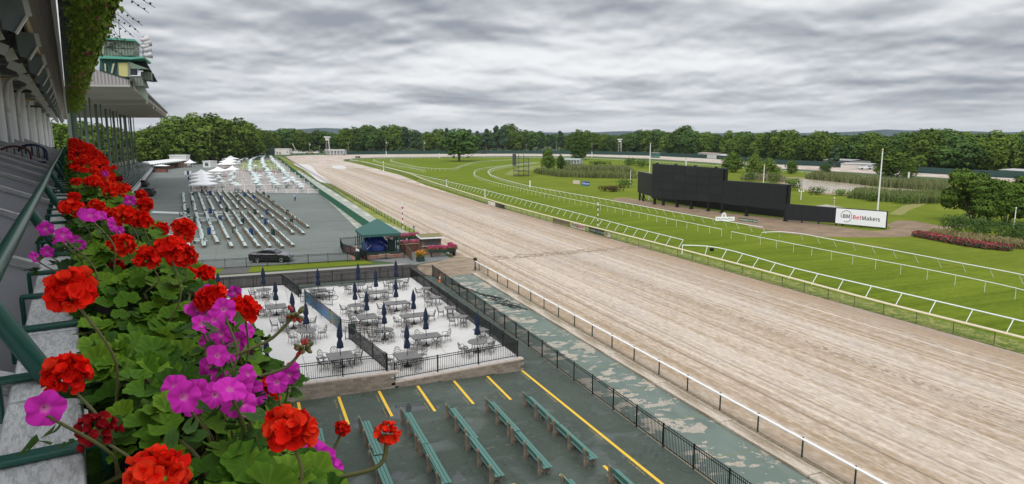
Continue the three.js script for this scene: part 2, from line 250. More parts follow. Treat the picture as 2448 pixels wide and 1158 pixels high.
struct('sand_crossing', poly(smooth([V(17.6, 0, -69.6), V(17.5, 0, -74), V(18.2, 0, -76.4), V(21.2, 0, -78.0), V(23.2, 0, -79.6), V(25.0, 0, -79.4), V(25.4, 0, -74), V(24.6, 0, -70.2), V(22.0, 0, -68.8), V(19, 0, -69.2), V(17.6, 0, -69.6)], 40).slice(0, -1), 0.016), sandM);
struct('asphalt_path', poly([V(12.6, 0, -82.3), V(17.8, 0, -76.6), V(19.2, 0, -77.4), V(22.9, 0, -79.0), V(23.2, 0, -104), V(17.6, 0, -103), V(12.8, 0, -92)], 0.010), mat([0.15, 0.155, 0.15], 0.85));
const puddleM = mat([0.05, 0.058, 0.055], 0.04);
for (const l of [[[905, 985], [930, 975], [985, 965], [1010, 968], [1020, 980], [985, 985], [970, 1000], [940, 1002]], [[840, 1010], [856, 996], [868, 1005], [880, 1020], [850, 1025]], [[935, 1135], [955, 1128], [965, 1138], [950, 1150], [938, 1146]], [[1080, 1140], [1100, 1134], [1106, 1146], [1088, 1152]]]) struct('puddle', poly(smooth(P([...l, l[0]]), 40).slice(0, -1), 0.004), puddleM);

// horse prints across the track and the outer hills
{ const hp = []; const r2 = rng(15); for (let i = 0; i < 420; i++) { const t = r2(), a = G(1180, 618).lerp(G(1560, 588), t); const x = a.x + (r2() - 0.5) * 0.6, z = a.z + (r2() - 0.5) * 2.4; hp.push(new THREE.CircleGeometry(0.07 + 0.12 * r2(), 7).rotateX(-Math.PI / 2).scale(1.5, 1, 0.8).translate(x, 0.014 + i * 0.00002, z)); }
  stuff(tag(part('hoof_prints', mg(hp), mat([0.30, 0.22, 0.15], 1)), 'dark hoof prints in a line across the sand track', 'hoof prints')); }
{ const pts = []; const r2 = rng(3); for (let i = 0; i <= 60; i++) pts.push(0); const pos = [], D = 5600;
  const pr = (a) => 38 + 34 * Math.max(0, vn(a * 9, 3, 64, 64, 2) - 0.35) * 2 + 10 * vn(a * 40, 1, 256, 64, 4); let q = null;
  for (let i = 0; i <= 160; i++) { const a = -0.75 + i / 160 * 1.9, x = Math.sin(a) * D, z = -Math.cos(a) * D, h = pr(a + 2); if (q) { pos.push(q[0], -5, q[2], x, -5, z, x, h, z, q[0], -5, q[2], x, h, z, q[0], q[1], q[2]); const k = 1.12; pos.push(q[0], q[1], q[2], x, h, z, x * k, h * 1.15, z * k, q[0], q[1], q[2], x * k, h * 1.15, z * k, q[0] * k, q[1] * 1.15, q[2] * k); } q = [x, h, z]; }
  struct('hills', tri(pos), mat([0.07, 0.11, 0.12], 1)); }
// ---------------------------------------------------------------- fences and rails
const blackMetal = mat('#0b0c0d', 0.45), greenMetal = mat([0.012, 0.085, 0.055], 0.5), darkGreen = mat([0.010, 0.035, 0.025], 0.6), whitePaint = mat([0.80, 0.81, 0.80], 0.5), woodRail = mat('#ffffff', 0.9, { map: dataTex(256, 512, (u, v) => mix3([0.46, 0.39, 0.26], [0.70, 0.61, 0.45], 0.6 * fb(u, v, 30, 4, 3, 200) + 0.4 * fb(u, v, 4, 40, 3, 201)), 0.4, 4) }), concreteM = mat('#ffffff', 0.9, { map: dataTex(512, 512, (u, v) => mix3([0.30, 0.28, 0.25], [0.46, 0.44, 0.41], fb(u, v, 6, 6, 5, 205)), 3, 3), bumpMap: grainT(0.6), bumpScale: 0.006 });
const unitBox = new THREE.BoxGeometry(1, 1, 1), unitRod = new THREE.CylinderGeometry(1, 1, 1, 6).translate(0, 0.5, 0);
// a railing of posts, rails and pickets from a to b (points on the ground, heights may differ)
function fence(name, label, a, b, o = {}) {
  const h = o.h ?? 1.1, t = T(name, label, o.category ?? 'fence', a, 0, o.group), d = b.clone().sub(a), L = Math.hypot(d.x, d.z), n = Math.max(1, Math.round(L / (o.step ?? 2.4))), m = o.m ?? blackMetal, pw = o.post ?? 0.06, ang = Math.atan2(-d.z, d.x);
  for (let i = 0; i <= n; i++) { if ((i === 0 && o.skipA) || (i === n && o.skipB)) continue; const p = part('post', unitBox, o.postM ?? m, t, d.x * i / n, d.y * i / n + (h + 0.04) / 2, d.z * i / n); p.scale.set(pw, h + 0.04, pw); p.rotation.y = ang; }
  for (const y of o.rails ?? [h - 0.02, h - 0.16, 0.12]) part('rail', beam(V(0, y, 0), V(d.x, d.y + y, d.z), o.rw ?? 0.03, o.rh ?? 0.035), m, t);
  if (o.pick !== 0) { const g = [], k = Math.round(L / (o.pick ?? 0.12)), w = o.pickW ?? 0.020, y0 = 0.06, y1 = h - 0.02; for (let i = 1; i < k; i++) g.push(bx(w, y1 - y0, w, d.x * i / k, d.y * i / k + (y0 + y1) / 2, d.z * i / k, ang)); stuff(part('picket', g, m, t)); }
  if (o.sheet) { const s = o.sheet, e = 0.03, nx = -d.z / L * e, nz = d.x / L * e; part('screen', beam(V(nx, (s.y0 + s.y1) / 2, nz), V(d.x + nx, d.y + (s.y0 + s.y1) / 2, d.z + nz), 0.006, s.y1 - s.y0), s.m, t); }
  return t;
}
fence('track_fence', 'long black picket fence beside the peeling green concrete strip along the benches', V(18.2, 0, 3), V(18.05, 0, -69.4), { h: 1.2 });
fence('crossing_fence', 'black picket fence closing the corridor end at the sand crossing', V(14.9, 0.0, -70.2), V(18.0, 0, -69.5), { h: 1.25 });
fence('lane_fence', 'black picket fence between the dark horse lane and the back of the patio', V(-22, 0, -71.3), V(14.9, 0, -70.2), { h: 1.25 });
fence('car_fence', 'long low black picket fence in front of the parked dark car', V(-26, 0, -83.7), V(12.9, 0, -81.4), { h: 1.15, step: 2.35, group: undefined });
// outer rail: white pipe on green posts
{ const t = T('outer_rail', 'white pipe rail on short green posts along the near edge of the dirt track', 'rail'); part('rail', rod(V(23.3, 1.1, 4), V(23.3, 1.1, -70.6), 0.055, 10), whitePaint, t);
  for (let z = -70.3; z < 3; z += 2.98) { const p = part('post', unitRod, darkGreen, t, 23.62, 0, z); p.scale.set(0.042, 1.02, 0.042); part('bracket', rod(V(23.62, 1.0, z), V(23.3, 1.07, z), 0.028), darkGreen, t); }
  const f = T('film_camera', 'small dark green camera box on its stand at the end of the white outer rail', 'camera', V(23.35, 0, -70.9)); part('stand', [cy(0.05, 0.09, 1.1, 8), rod(V(0, 0.6, 0), V(0.25, 0, 0.1), 0.02), rod(V(0, 0.6, 0), V(-0.25, 0, 0.1), 0.02)], darkGreen, f); part('housing', [rb(0.3, 0.32, 0.5, 0.04, 0, 1.3, 0)], darkGreen, f); part('lens', cy(0.09, 0.09, 0.1, 12).rotateX(Math.PI / 2).translate(0, 1.32, 0.25), mat('#050505', 0.1), f); }
{ const a = V(22.95, 0, -93.5), b = G(681, 377.5); const t = T('outer_rail', 'long dark outer rail with many thin posts beyond the sand crossing, edging the grass verge', 'rail', V(0, 0, 0)); const dk = mat([0.06, 0.055, 0.05], 0.7);
  const L = a.distanceTo(b); part('rail', rod(a.clone().setY(1.02), b.clone().setY(1.0), 0.06, 6), mat([0.52, 0.50, 0.46], 0.7), t); for (let s = 0; s < L; s += 3) { const p = a.clone().lerp(b, s / L), q = part('post', unitRod, dk, t, p.x, 0, p.z); q.scale.set(0.05, 1, 0.05); } }
// inner rail: broad wooden cover on curved posts
{ const pl = [V(50.0, 0, 2), V(49.95, 0, -29), V(49.6, 0, -39), V(49.9, 0, -54), V(49.9, 0, -70), V(49.7, 0, -85), V(49.4, 0, -100), V(49.3, 0, -115), V(49.6, 0, -132), V(51.6, 0, -175), V(53.9, 0, -214), V(57.5, 0, -252), ...P([[960, 416], [905, 401], [850, 388], [822, 383]])];
  const t = T('inner_rail', 'beige wooden topped rail on thin dark posts along the inner track edge', 'rail'), c = new THREE.CatmullRomCurve3(pl, false, 'centripetal'), L = c.getLength(), n = Math.round(L / 3), q = c.getSpacedPoints(n), dk = mat([0.07, 0.06, 0.05], 0.6);
  const postG = mg([tube([V(0, 0, 0), V(0, 0.7, 0), V(-0.03, 0.95, 0), V(-0.14, 1.08, 0)], 0.028, 8, 5)]), uv = [];
  for (let i = 0; i < n; i++) { const a = q[i].clone().setY(1.12), b = q[i + 1].clone().setY(1.12).lerp(a, 0.004); a.x -= 0.15; b.x -= 0.15; const g = beam(a, b, 0.42, 0.06); part('plank', g, woodRail, t); if (i < 90) part('post', postG, dk, t, q[i].x, 0, q[i].z); }
  stuff(part('post', Array.from({ length: Math.max(0, n - 90) }, (_, k) => rod(V(q[k + 90].x, 0, q[k + 90].z), V(q[k + 90].x, 1.1, q[k + 90].z), 0.05, 5)), dk, t)); }
// white turf rails: a pipe on posts that lean out under it
function turfRail(label, pts, o = {}) {
  const c = new THREE.CatmullRomCurve3(pts, false, 'centripetal'), L = c.getLength(), st = o.step ?? 3, n = Math.max(2, Math.round(L / st)), q = c.getSpacedPoints(n), h = o.h ?? 1.1, t = T('turf_rail', label, 'rail');
  part('rail', tube(q.map((p) => p.clone().setY(h)), (o.r ?? 0.055) * 0.8, n * 2, 8), o.m ?? whitePaint, t);
  const lean = o.lean ?? 0, rest = [];
  for (let i = o.first ?? 0; i <= n; i++) { const p = q[i], e = q[Math.min(n, i + 1)].clone().sub(q[Math.max(0, i - 1)]).setY(0).normalize(), s = V(-e.z, 0, e.x).multiplyScalar(lean), far = depthOf(p) > (o.cut ?? 260); const g = rod(V(p.x + s.x, 0, p.z + s.z), V(p.x, h, p.z), far ? 0.035 : (o.pr ?? 0.032) * 0.8, 5); if (far) rest.push(g); else part('post', g, o.m ?? whitePaint, t); }
  if (rest.length) stuff(part('post', rest, o.m ?? whitePaint, t)); return t;
}
const H1 = 1.1;
turfRail('thick white turf rail in the foreground with posts leaning to the track', [V(53.9, 0, 2), V(54.3, 0, -31.9), V(54.0, 0, -45), V(53.8, 0, -54), G(1700, 590, H1), G(1632, 586.5, H1)], { lean: -0.75, r: 0.075, pr: 0.05, step: 3.1 });
turfRail('white turf rail along the dirt track that curves round the far turn', [...P([[1634, 574], [1520, 546], [1400, 515], [1268, 482], [1130, 448], [1000, 418], [920, 399], [870, 387], [842, 383.2], [842, 380], [880, 378], [960, 376.5], [1056, 375.2], [1240, 376.2], [1384, 378], [1556, 386], [1700, 395], [1869, 407], [2005, 417], [2150, 428], [2284, 438], [2448, 449]], H1)], { lean: -0.75, r: 0.065, pr: 0.045 });
turfRail('thin white temporary rail across the turf nearest to the camera', P([[2560, 729], [2448, 694], [2250, 651], [2050, 613], [1850, 574], [1749, 554]], H1), { lean: 0, r: 0.05, pr: 0.025 });
turfRail('thin white temporary rail on the turf that bends away before the scaffold', P([[1726, 548.5], [1600, 523], [1480, 499], [1350, 473], [1230, 447], [1165, 431], [1138, 420], [1133, 412], [1145, 404], [1185, 398.5], [1230, 393.4], [1280, 388]], H1), { lean: 0, r: 0.05, pr: 0.03 });
turfRail('white inner turf rail sloping down past the flower bed at the right', P([[2560, 687], [2448, 658], [2290, 628], [2127, 597], [1990, 573], [1883, 555], [1822, 556]], H1), { lean: 0.75, r: 0.065, pr: 0.04 });
turfRail('white inner turf rail in front of the big screen curving behind the scaffold', P([[1824, 544], [1715, 525.6], [1600, 505], [1460, 479], [1350, 460], [1266, 445], [1210, 431], [1178, 420], [1166, 411], [1178, 403], [1225, 394.5], [1293, 388.5]], H1), { lean: 0.75, r: 0.07, pr: 0.045 });
turfRail('white chute rail round the lawn of the lone tree', P([[1240, 381], [1150, 386], [1105, 395], [1071, 404], [1017, 401.5], [965, 391.5], [938, 385], [934, 381.5], [950, 378.8], [1000, 376.6], [1056, 375.6]], H1), { r: 0.06 });
turfRail('short white rail curving on the turf before the far turn', P([[1017, 408], [950, 396], [905, 386.5], [892, 382], [900, 379.5], [940, 377.5]], H1), { r: 0.055 });
turfRail('white outer rail of the back stretch in front of the dark hedge', P([[880, 371.8], [1000, 371], [1222, 370], [1416, 371.5], [1561, 375], [1700, 382], [1867, 396]], H1), { r: 0.05 });

// ---------------------------------------------------------------- patio: two terraces behind a block wall
const XL = 7.55, XR = 15.75, ZF = -38.75, ZB = -66.2, LTOP = 0.98;
const rTop = (x) => 0.36 + 0.44 * (x - XL) / (XR - XL);
const patioM = mat('#ffffff', 0.75, { map: dataTex(1024, 1024, (u, v) => { const a = fb(u, v, 4, 4, 5, 220), b = fb(u, v, 90, 90, 2, 222), c = fb(u, v, 7, 7, 4, 224); let q = mix3([0.45, 0.43, 0.40], [0.60, 0.585, 0.56], 0.7 * a + 0.3 * b); q = mix3(q, [0.40, 0.36, 0.30], ss(0.60, 0.74, c) * 0.4); return mix3(q, [0.33, 0.29, 0.22], ss(0.012, 0, Math.abs(fb(u, v, 3, 3, 3, 226) - 0.5)) * ss(0.5, 0.7, fb(u, v, 5, 5, 2, 228)) * 0.7); }, 11, 11), bumpMap: grainT(1), bumpScale: 0.003 });
const slabSide = concreteM;
function slab(t, x0, x1, z0, z1, y, g = 0.012) {   // one cast slab with a tilted top
  x0 += g; x1 -= g; z0 -= g; z1 += g; const a = y(x0), b = y(x1), e = 0.13;
  const c = [[x0, a, z0], [x1, b, z0], [x1, b, z1], [x0, a, z1]], p = [], uv = []; const f = (...k) => { for (const i of [0, 1, 2, 0, 2, 3]) { p.push(...k[i]); uv.push(k[i][0] + k[i][1], -k[i][2]); } };
  const d = c.map(([x, yy, z]) => [x, yy - e, z]); f(...c); f(c[0], c[1], d[1], d[0]); f(c[1], c[2], d[2], d[1]); f(c[2], c[3], d[3], d[2]); f(c[3], c[0], d[0], d[3]);
  part('concrete_slab', tri(p, uv), patioM, t);
}
{ const t = T('right_terrace', 'lower pale concrete patio terrace beside the track fence', 'terrace'); t.name = 'patio_terrace'; names.patio_terrace = 0; t.userData.kind = 'structure';
  for (let i = 0; i < 2; i++) for (let j = 0; j < 6; j++) slab(t, XL + 0.05 + i * 4.1, XL + 0.05 + (i + 1) * 4.1, ZF - j * 4.58, ZF - (j + 1) * 4.58, rTop);
  const body = new THREE.Shape([new THREE.Vector2(XL, 0), new THREE.Vector2(XR, 0), new THREE.Vector2(XR, rTop(XR) - 0.14), new THREE.Vector2(XL, rTop(XL) - 0.14)]);
  part('foundation', new THREE.ExtrudeGeometry(body, { depth: 27.1, bevelEnabled: false }).translate(0, 0, ZB + 0.05), concreteM, t); }
const LX0 = -13;
const divX = (z) => 7.1 - (z + 39.2) / (-60.8 + 39.2) * 3.6;      // the edge between the terraces runs askew
{ const t = T('patio_terrace', 'higher pale concrete patio terrace behind the red flowers', 'terrace'); t.userData.kind = 'structure';
  for (let j = 0; j < 6; j++) { const z0 = ZF - j * 4.58, z1 = ZF - (j + 1) * 4.58, xe = divX((z0 + z1) / 2) + 0.1; for (const [a, b] of [[LX0, -6.5], [-6.5, -1.2], [-1.2, 2.6], [2.6, Math.max(xe, 3.2)]]) slab(t, a, b, z0, z1, () => LTOP); }
  for (let j = 0; j < 6; j++) { const z0 = ZF - j * 4.58, z1 = ZF - (j + 1) * 4.58, xe = divX((z0 + z1) / 2) + 0.1; slab(t, Math.max(xe, 3.2), XL + 0.04, z0, z1, () => 0.37 + 0.02 * j, 0.006); }
  part('foundation', [bx(2.4 - LX0, 0.82, 27.1, (2.4 + LX0) / 2, 0.42, (ZF + ZB) / 2), bx(0.7, 0.82, 12, 2.75, 0.42, ZB + 6.4), bx(4.3, 0.82, 9, 5.0, 0.42, ZF - 4.6)], concreteM, t); }
const blockMs = [0, 1, 2, 3].map((k) => mat([0.225 + 0.028 * k, 0.185 + 0.024 * k, 0.145 + 0.02 * k], 0.95, { bumpMap: grainT(0.12), bumpScale: 0.014 })), blockG = [0.012, 0.016, 0.02].map((r) => rb(0.405, 0.186, 0.3, r, 0, 0, 0, 1));
const capM = mat('#ffffff', 0.85, { map: dataTex(128, 128, (u, v) => mix3([0.34, 0.28, 0.235], [0.47, 0.40, 0.345], fb(u, v, 12, 12, 3, 230)), 1, 1) });
{ const t = T('retaining_wall', 'brown split block retaining wall with pale cap holding up the patio terraces', 'wall'); const r2 = rng(8);
  const course = (x0, x1, topF, n) => { for (let k = 0; k < n; k++) for (let x = x0 + (k % 2 ? 0.205 : 0); x < x1 - 0.1; x += 0.41) { const y = topF(x + 0.2) - 0.10 - 0.19 * k - 0.095; if (y < -0.06) continue; const o = part('block', blockG[Math.floor(r2() * 3)], blockMs[Math.floor(r2() * 4)], t, x + 0.2, y, ZF + 0.10 + k * 0.012 + (r2() - 0.5) * 0.012); o.rotation.z = topF === rTop ? 0.053 : 0; } };
  course(XL, XR, rTop, 5); course(-6, 7.3, () => LTOP, 5);
  for (let x = XL; x < XR; x += 0.6) { const o = part('cap_stone', rb(0.59, 0.10, 0.42, 0.015, 0, 0, 0, 1), capM, t, x + 0.3, rTop(x + 0.3) - 0.052, ZF + 0.05); o.rotation.z = 0.053; }
  for (let x = -6; x < 7.3; x += 0.6) part('cap_stone', rb(0.59, 0.10, 0.42, 0.015, 0, 0, 0, 1), capM, t, x + 0.3, LTOP - 0.052, ZF + 0.05);
  for (let k = 0; k < 5; k++) for (let z = 0; z < 66; z++) { if (k * 0.19 > rTop(XR) - 0.2) continue; if (z % 1 === 0 && z < 64) part('block', blockG[z % 3], blockMs[(z * 7 + k * 3) % 4], t, XR + 0.02, rTop(XR) - 0.10 - 0.19 * k - 0.095, ZF - 0.2 - z * 0.41 - (k % 2) * 0.2).rotation.y = Math.PI / 2; }
  part('core', bx(13, 0.8, 0.12, 0.6, 0.4, ZF - 0.13), concreteM, t); }
// patio railings
const PF = { h: 1.08, post: 0.07 };
fence('patio_fence', 'black picket railing on the front edge of the lower terrace', V(XL + 0.05, rTop(XL), ZF - 0.12), V(XR - 0.1, rTop(XR), ZF - 0.12), PF);
fence('patio_fence', 'black picket railing on the front edge of the higher terrace behind the flowers', V(-6, LTOP, ZF - 0.12), V(7.15, LTOP, ZF - 0.12), PF);
const banner = mat('#ffffff', 0.7, { map: canvasTex(512, 128, (c, w, h) => { const g = c.createLinearGradient(0, 0, w, 0); g.addColorStop(0, '#14201c'); g.addColorStop(0.4, '#22364a'); g.addColorStop(0.62, '#5a5f88'); g.addColorStop(0.82, '#9a6b3c'); g.addColorStop(1, '#1d2a22'); c.fillStyle = g; c.fillRect(0, 0, w, h); const r = rng(4); for (let i = 0; i < 160; i++) { c.fillStyle = `rgba(${r() * 60 | 0},${80 + r() * 90 | 0},${120 + r() * 110 | 0},0.25)`; c.fillRect(r() * w, r() * h, 10 + r() * 50, 4 + r() * 20); } }) });
const darkMesh = mat([0.018, 0.02, 0.021], 0.8, { transparent: true, opacity: 0.38 });
fence('patio_fence', 'black railing with dark mesh beside the corridor along the lower terrace', V(XR - 0.1, rTop(XR), ZF - 0.16), V(14.85, 0.72, ZB), { ...PF, sheet: { y0: 0.1, y1: 1.0, m: darkMesh } });
fence('patio_fence', 'black picket railing along the back of the lower terrace beside the horse lane', V(3.4, 0.5, ZB), V(14.85, 0.72, ZB), { ...PF, skipB: 1 });
fence('patio_fence', 'black picket railing along the back of the higher terrace beside the horse lane', V(LX0, LTOP, ZB), V(2.4, LTOP, ZB), { ...PF, skipB: 1 });
fence('divider_fence', 'black railing from the back corner of the higher terrace down to the far steps', V(2.4, LTOP, ZB), V(3.5, LTOP, -60.6), { ...PF, sheet: { y0: 0.1, y1: 1.0, m: darkMesh } });
fence('divider_fence', 'black railing with a coloured banner between the two flights of steps', V(3.9, LTOP, -58.6), V(5.6, LTOP, -48.4), { ...PF, sheet: { y0: 0.12, y1: 0.98, m: banner } });
fence('divider_fence', 'black railing with dark mesh from the near steps to the front of the terraces', V(5.9, LTOP, -46.2), V(7.12, LTOP, ZF - 0.2), { ...PF, sheet: { y0: 0.1, y1: 1.0, m: darkMesh } });
for (const [i, z0, x0, w] of [[0, -60.5, 3.55, 'far'], [1, -48.2, 5.65, 'near']]) {
  const st = T('steps', i ? 'short concrete steps between the terraces next to the green bin, nearer the front' : 'short concrete steps between the terraces near the horse lane', 'steps');
  for (let k = 0; k < 3; k++) part('step', rb(0.42, LTOP - 0.16 * (k + 1) - 0.02, 1.8, 0.02, x0 + 0.25 + 0.4 * k, (LTOP - 0.16 * (k + 1)) / 2, z0 + 1.0, 1), concreteM, st);
  for (const dz of [0, 2.0]) { const z = z0 + dz - 0.02, t = fence('stair_railing', `black stair railing ${dz ? 'on the front side' : 'on the back side'} of the ${w} steps between the terraces`, V(x0, LTOP, z), V(x0 + 2.6, 0.42, z + 0.05), { h: 0.95, post: 0.05, step: 1.3, category: 'railing' });
    part('handrail_loop', tube([V(2.55, -0.56 + 0.9, 0), V(2.95, -0.56 + 0.92, 0), V(3.12, -0.56 + 0.75, 0), V(2.95, -0.56 + 0.55, 0), V(2.6, -0.56 + 0.55, 0)], 0.022, 16, 6), blackMetal, t); }
}
function bin(name, label, p, m, s = 1, group) { const t = T(name, label, 'trash bin', p, 0, group); part('barrel', new THREE.LatheGeometry([[0.0, 0], [0.25, 0], [0.27, 0.03], [0.275, 0.3], [0.29, 0.31], [0.29, 0.35], [0.275, 0.36], [0.28, 0.62], [0.295, 0.63], [0.295, 0.67], [0.28, 0.68], [0.285, 0.9], [0.30, 0.92], [0.29, 0.94], [0.26, 0.93], [0.25, 0.5], [0, 0.48]].map(([x, y]) => new THREE.Vector2(x, y)), 18), m, t); part('bin_liner', new THREE.TorusGeometry(0.285, 0.02, 6, 18).rotateX(Math.PI / 2).translate(0, 0.93, 0), mat([0.03, 0.03, 0.03], 0.3), t); t.scale.setScalar(s); return t; }
const binGreen = mat([0.012, 0.045, 0.03], 0.5), binBlue = mat([0.010, 0.045, 0.17], 0.45);
bin('trash_bin', 'dark green bin beside the near steps of the patio', G(842, 806, 0.4), binGreen, 1.0); bin('trash_bin', 'dark green bin beside the far steps of the patio', G(715, 715, 0.5), binGreen, 0.9);

// patio furniture
const castM = mat([0.105, 0.095, 0.088], 0.5, { metalness: 0.35 }), topM = mat('#ffffff', 0.45, { metalness: 0.3, map: dataTex(256, 256, (u, v) => { const k = Math.sin(u * 50.27) * Math.sin(v * 50.27), w = Math.sin((u + v) * 75.4) * Math.sin((u - v) * 75.4); return mix3([0.045, 0.042, 0.04], [0.30, 0.285, 0.27], ss(-0.25, 0.35, k * 0.6 + w * 0.6)); }, 0.8, 0.8) });
const navy = mat([0.008, 0.018, 0.05], 0.8);
function makeChair() {
  const t = T('patio_chair', '', 'chair'), s = [];
  part('seat', [rb(0.46, 0.035, 0.44, 0.015, 0, 0.43, 0, 1)], topM, t);
  const bk = []; const arch = []; for (let i = 0; i <= 10; i++) { const a = i / 10 * Math.PI; arch.push(V(-0.22 * Math.cos(a), 0.62 + 0.30 * Math.sin(a), -0.24 - 0.10 * Math.sin(a))); } arch.unshift(V(-0.21, 0.42, -0.20)); arch.push(V(0.21, 0.42, -0.20));
  bk.push(tube(arch, 0.016, 22, 5)); for (const x of [-0.11, 0, 0.11]) bk.push(tube([V(x * 0.6, 0.45, -0.21), V(x * 1.3, 0.62, -0.26), V(x * 0.7, 0.78, -0.31), V(x * 1.1, 0.88, -0.33)], 0.011, 8, 4)); for (const y of [0.55, 0.68, 0.80]) bk.push(tube([V(-0.2, y, -0.24 - (y - 0.5) * 0.25), V(0, y + 0.05, -0.25 - (y - 0.5) * 0.28), V(0.2, y, -0.24 - (y - 0.5) * 0.25)], 0.010, 8, 4));
  part('backrest', bk, castM, t);
  for (const x of [-1, 1]) { part('armrest', tube([V(x * 0.22, 0.64, -0.26), V(x * 0.27, 0.67, -0.05), V(x * 0.27, 0.66, 0.16), V(x * 0.24, 0.55, 0.2), V(x * 0.21, 0.43, 0.18)], 0.016, 14, 5), castM, t); for (const z of [-1, 1]) part('leg', tube([V(x * 0.20, 0.43, z * 0.19), V(x * 0.22, 0.22, z * 0.21), V(x * 0.25, 0, z * 0.25)], 0.016, 6, 5), castM, t); }
  scene.remove(t); names.patio_chair = -1; return t;
}
const chairProto = makeChair();
function makeTable(kind) {
  const t = T('patio_table', '', 'table'), w = kind === 'rect' ? 2.0 : kind === 'square' ? 1.5 : kind === 'small' ? 0.85 : 1.3, d = kind === 'rect' ? 1.1 : w;
  if (kind === 'round') { part('tabletop', cy(0.64, 0.64, 0.03, 28, 0, 0.71, 0), topM, t); part('rim', new THREE.TorusGeometry(0.64, 0.022, 6, 28).rotateX(Math.PI / 2).translate(0, 0.725, 0), castM, t); }
  else { part('tabletop', rb(w, 0.03, d, 0.012, 0, 0.725, 0, 1), topM, t); part('rim', [bx(w + 0.02, 0.05, 0.03, 0, 0.70, d / 2), bx(w + 0.02, 0.05, 0.03, 0, 0.70, -d / 2), bx(0.03, 0.05, d - 0.05, w / 2, 0.70, 0), bx(0.03, 0.05, d - 0.05, -w / 2, 0.70, 0)], castM, t); }
  const lx = kind === 'round' ? 0.36 : w / 2 - 0.15, lz = kind === 'round' ? 0.36 : d / 2 - 0.15;
  for (const x of [-1, 1]) for (const z of [-1, 1]) part('leg', tube([V(x * lx, 0.71, z * lz), V(x * lx * 0.75, 0.35, z * lz * 0.75), V(x * (lx + 0.02), 0, z * (lz + 0.02))], 0.026, 8, 5), castM, t);
  scene.remove(t); names.patio_table = -1; return t;
}
const tableProto = Object.fromEntries(['round', 'square', 'rect', 'small'].map((k) => [k, makeTable(k)]));
function makeParasol() {
  const t = T('closed_parasol', '', 'parasol'); part('pole', cy(0.022, 0.022, 2.75, 8), mat([0.03, 0.03, 0.032], 0.4, { metalness: 0.5 }), t);
  const pr = [[0.03, 1.18], [0.17, 1.22], [0.15, 1.5], [0.085, 1.75], [0.095, 1.82], [0.15, 1.95], [0.12, 2.3], [0.06, 2.66], [0.02, 2.74]], g = new THREE.LatheGeometry(pr.map(([x, y]) => new THREE.Vector2(x, y)), 32), p = g.attributes.position;
  for (let i = 0; i < p.count; i++) { const a = Math.atan2(p.getZ(i), p.getX(i)), k = 1 + 0.28 * Math.cos(a * 8) * (p.getY(i) < 2.6 ? 1 : 0.2); p.setX(i, p.getX(i) * k); p.setZ(i, p.getZ(i) * k); } g.computeVertexNormals();
  part('canopy', g, navy, t); part('strap', new THREE.TorusGeometry(0.095, 0.016, 5, 18).rotateX(Math.PI / 2).translate(0, 1.78, 0), mat([0.02, 0.03, 0.07], 0.7), t); part('finial', sp(0.03, 0, 2.78, 0), blackMetal, t);
  part('base', new THREE.LatheGeometry([[0, 0], [0.27, 0], [0.27, 0.04], [0.1, 0.09], [0.04, 0.3], [0, 0.3]].map(([x, y]) => new THREE.Vector2(x, y)), 20), mat([0.05, 0.042, 0.036], 0.6), t);
  scene.remove(t); names.closed_parasol = -1; return t;
}
const parasolProto = makeParasol();
const Zr = (x, y) => [500 + x / 3.221, 620 + y / 3.221];
const NTH = ['first', 'second', 'third', 'fourth', 'fifth', 'sixth', 'seventh', 'eighth', 'ninth', 'tenth', 'eleventh', 'twelfth', 'thirteenth', 'fourteenth', 'fifteenth', 'sixteenth', 'seventeenth', 'eighteenth', 'nineteenth', 'twentieth'];
const nth = (i) => NTH[i] ?? `${i + 1}${['th', 'st', 'nd', 'rd'][(i + 1) % 10] ?? 'th'}`;
const dims = { round: 0.95, square: 1.05, small: 0.72, rect: 1.3 };
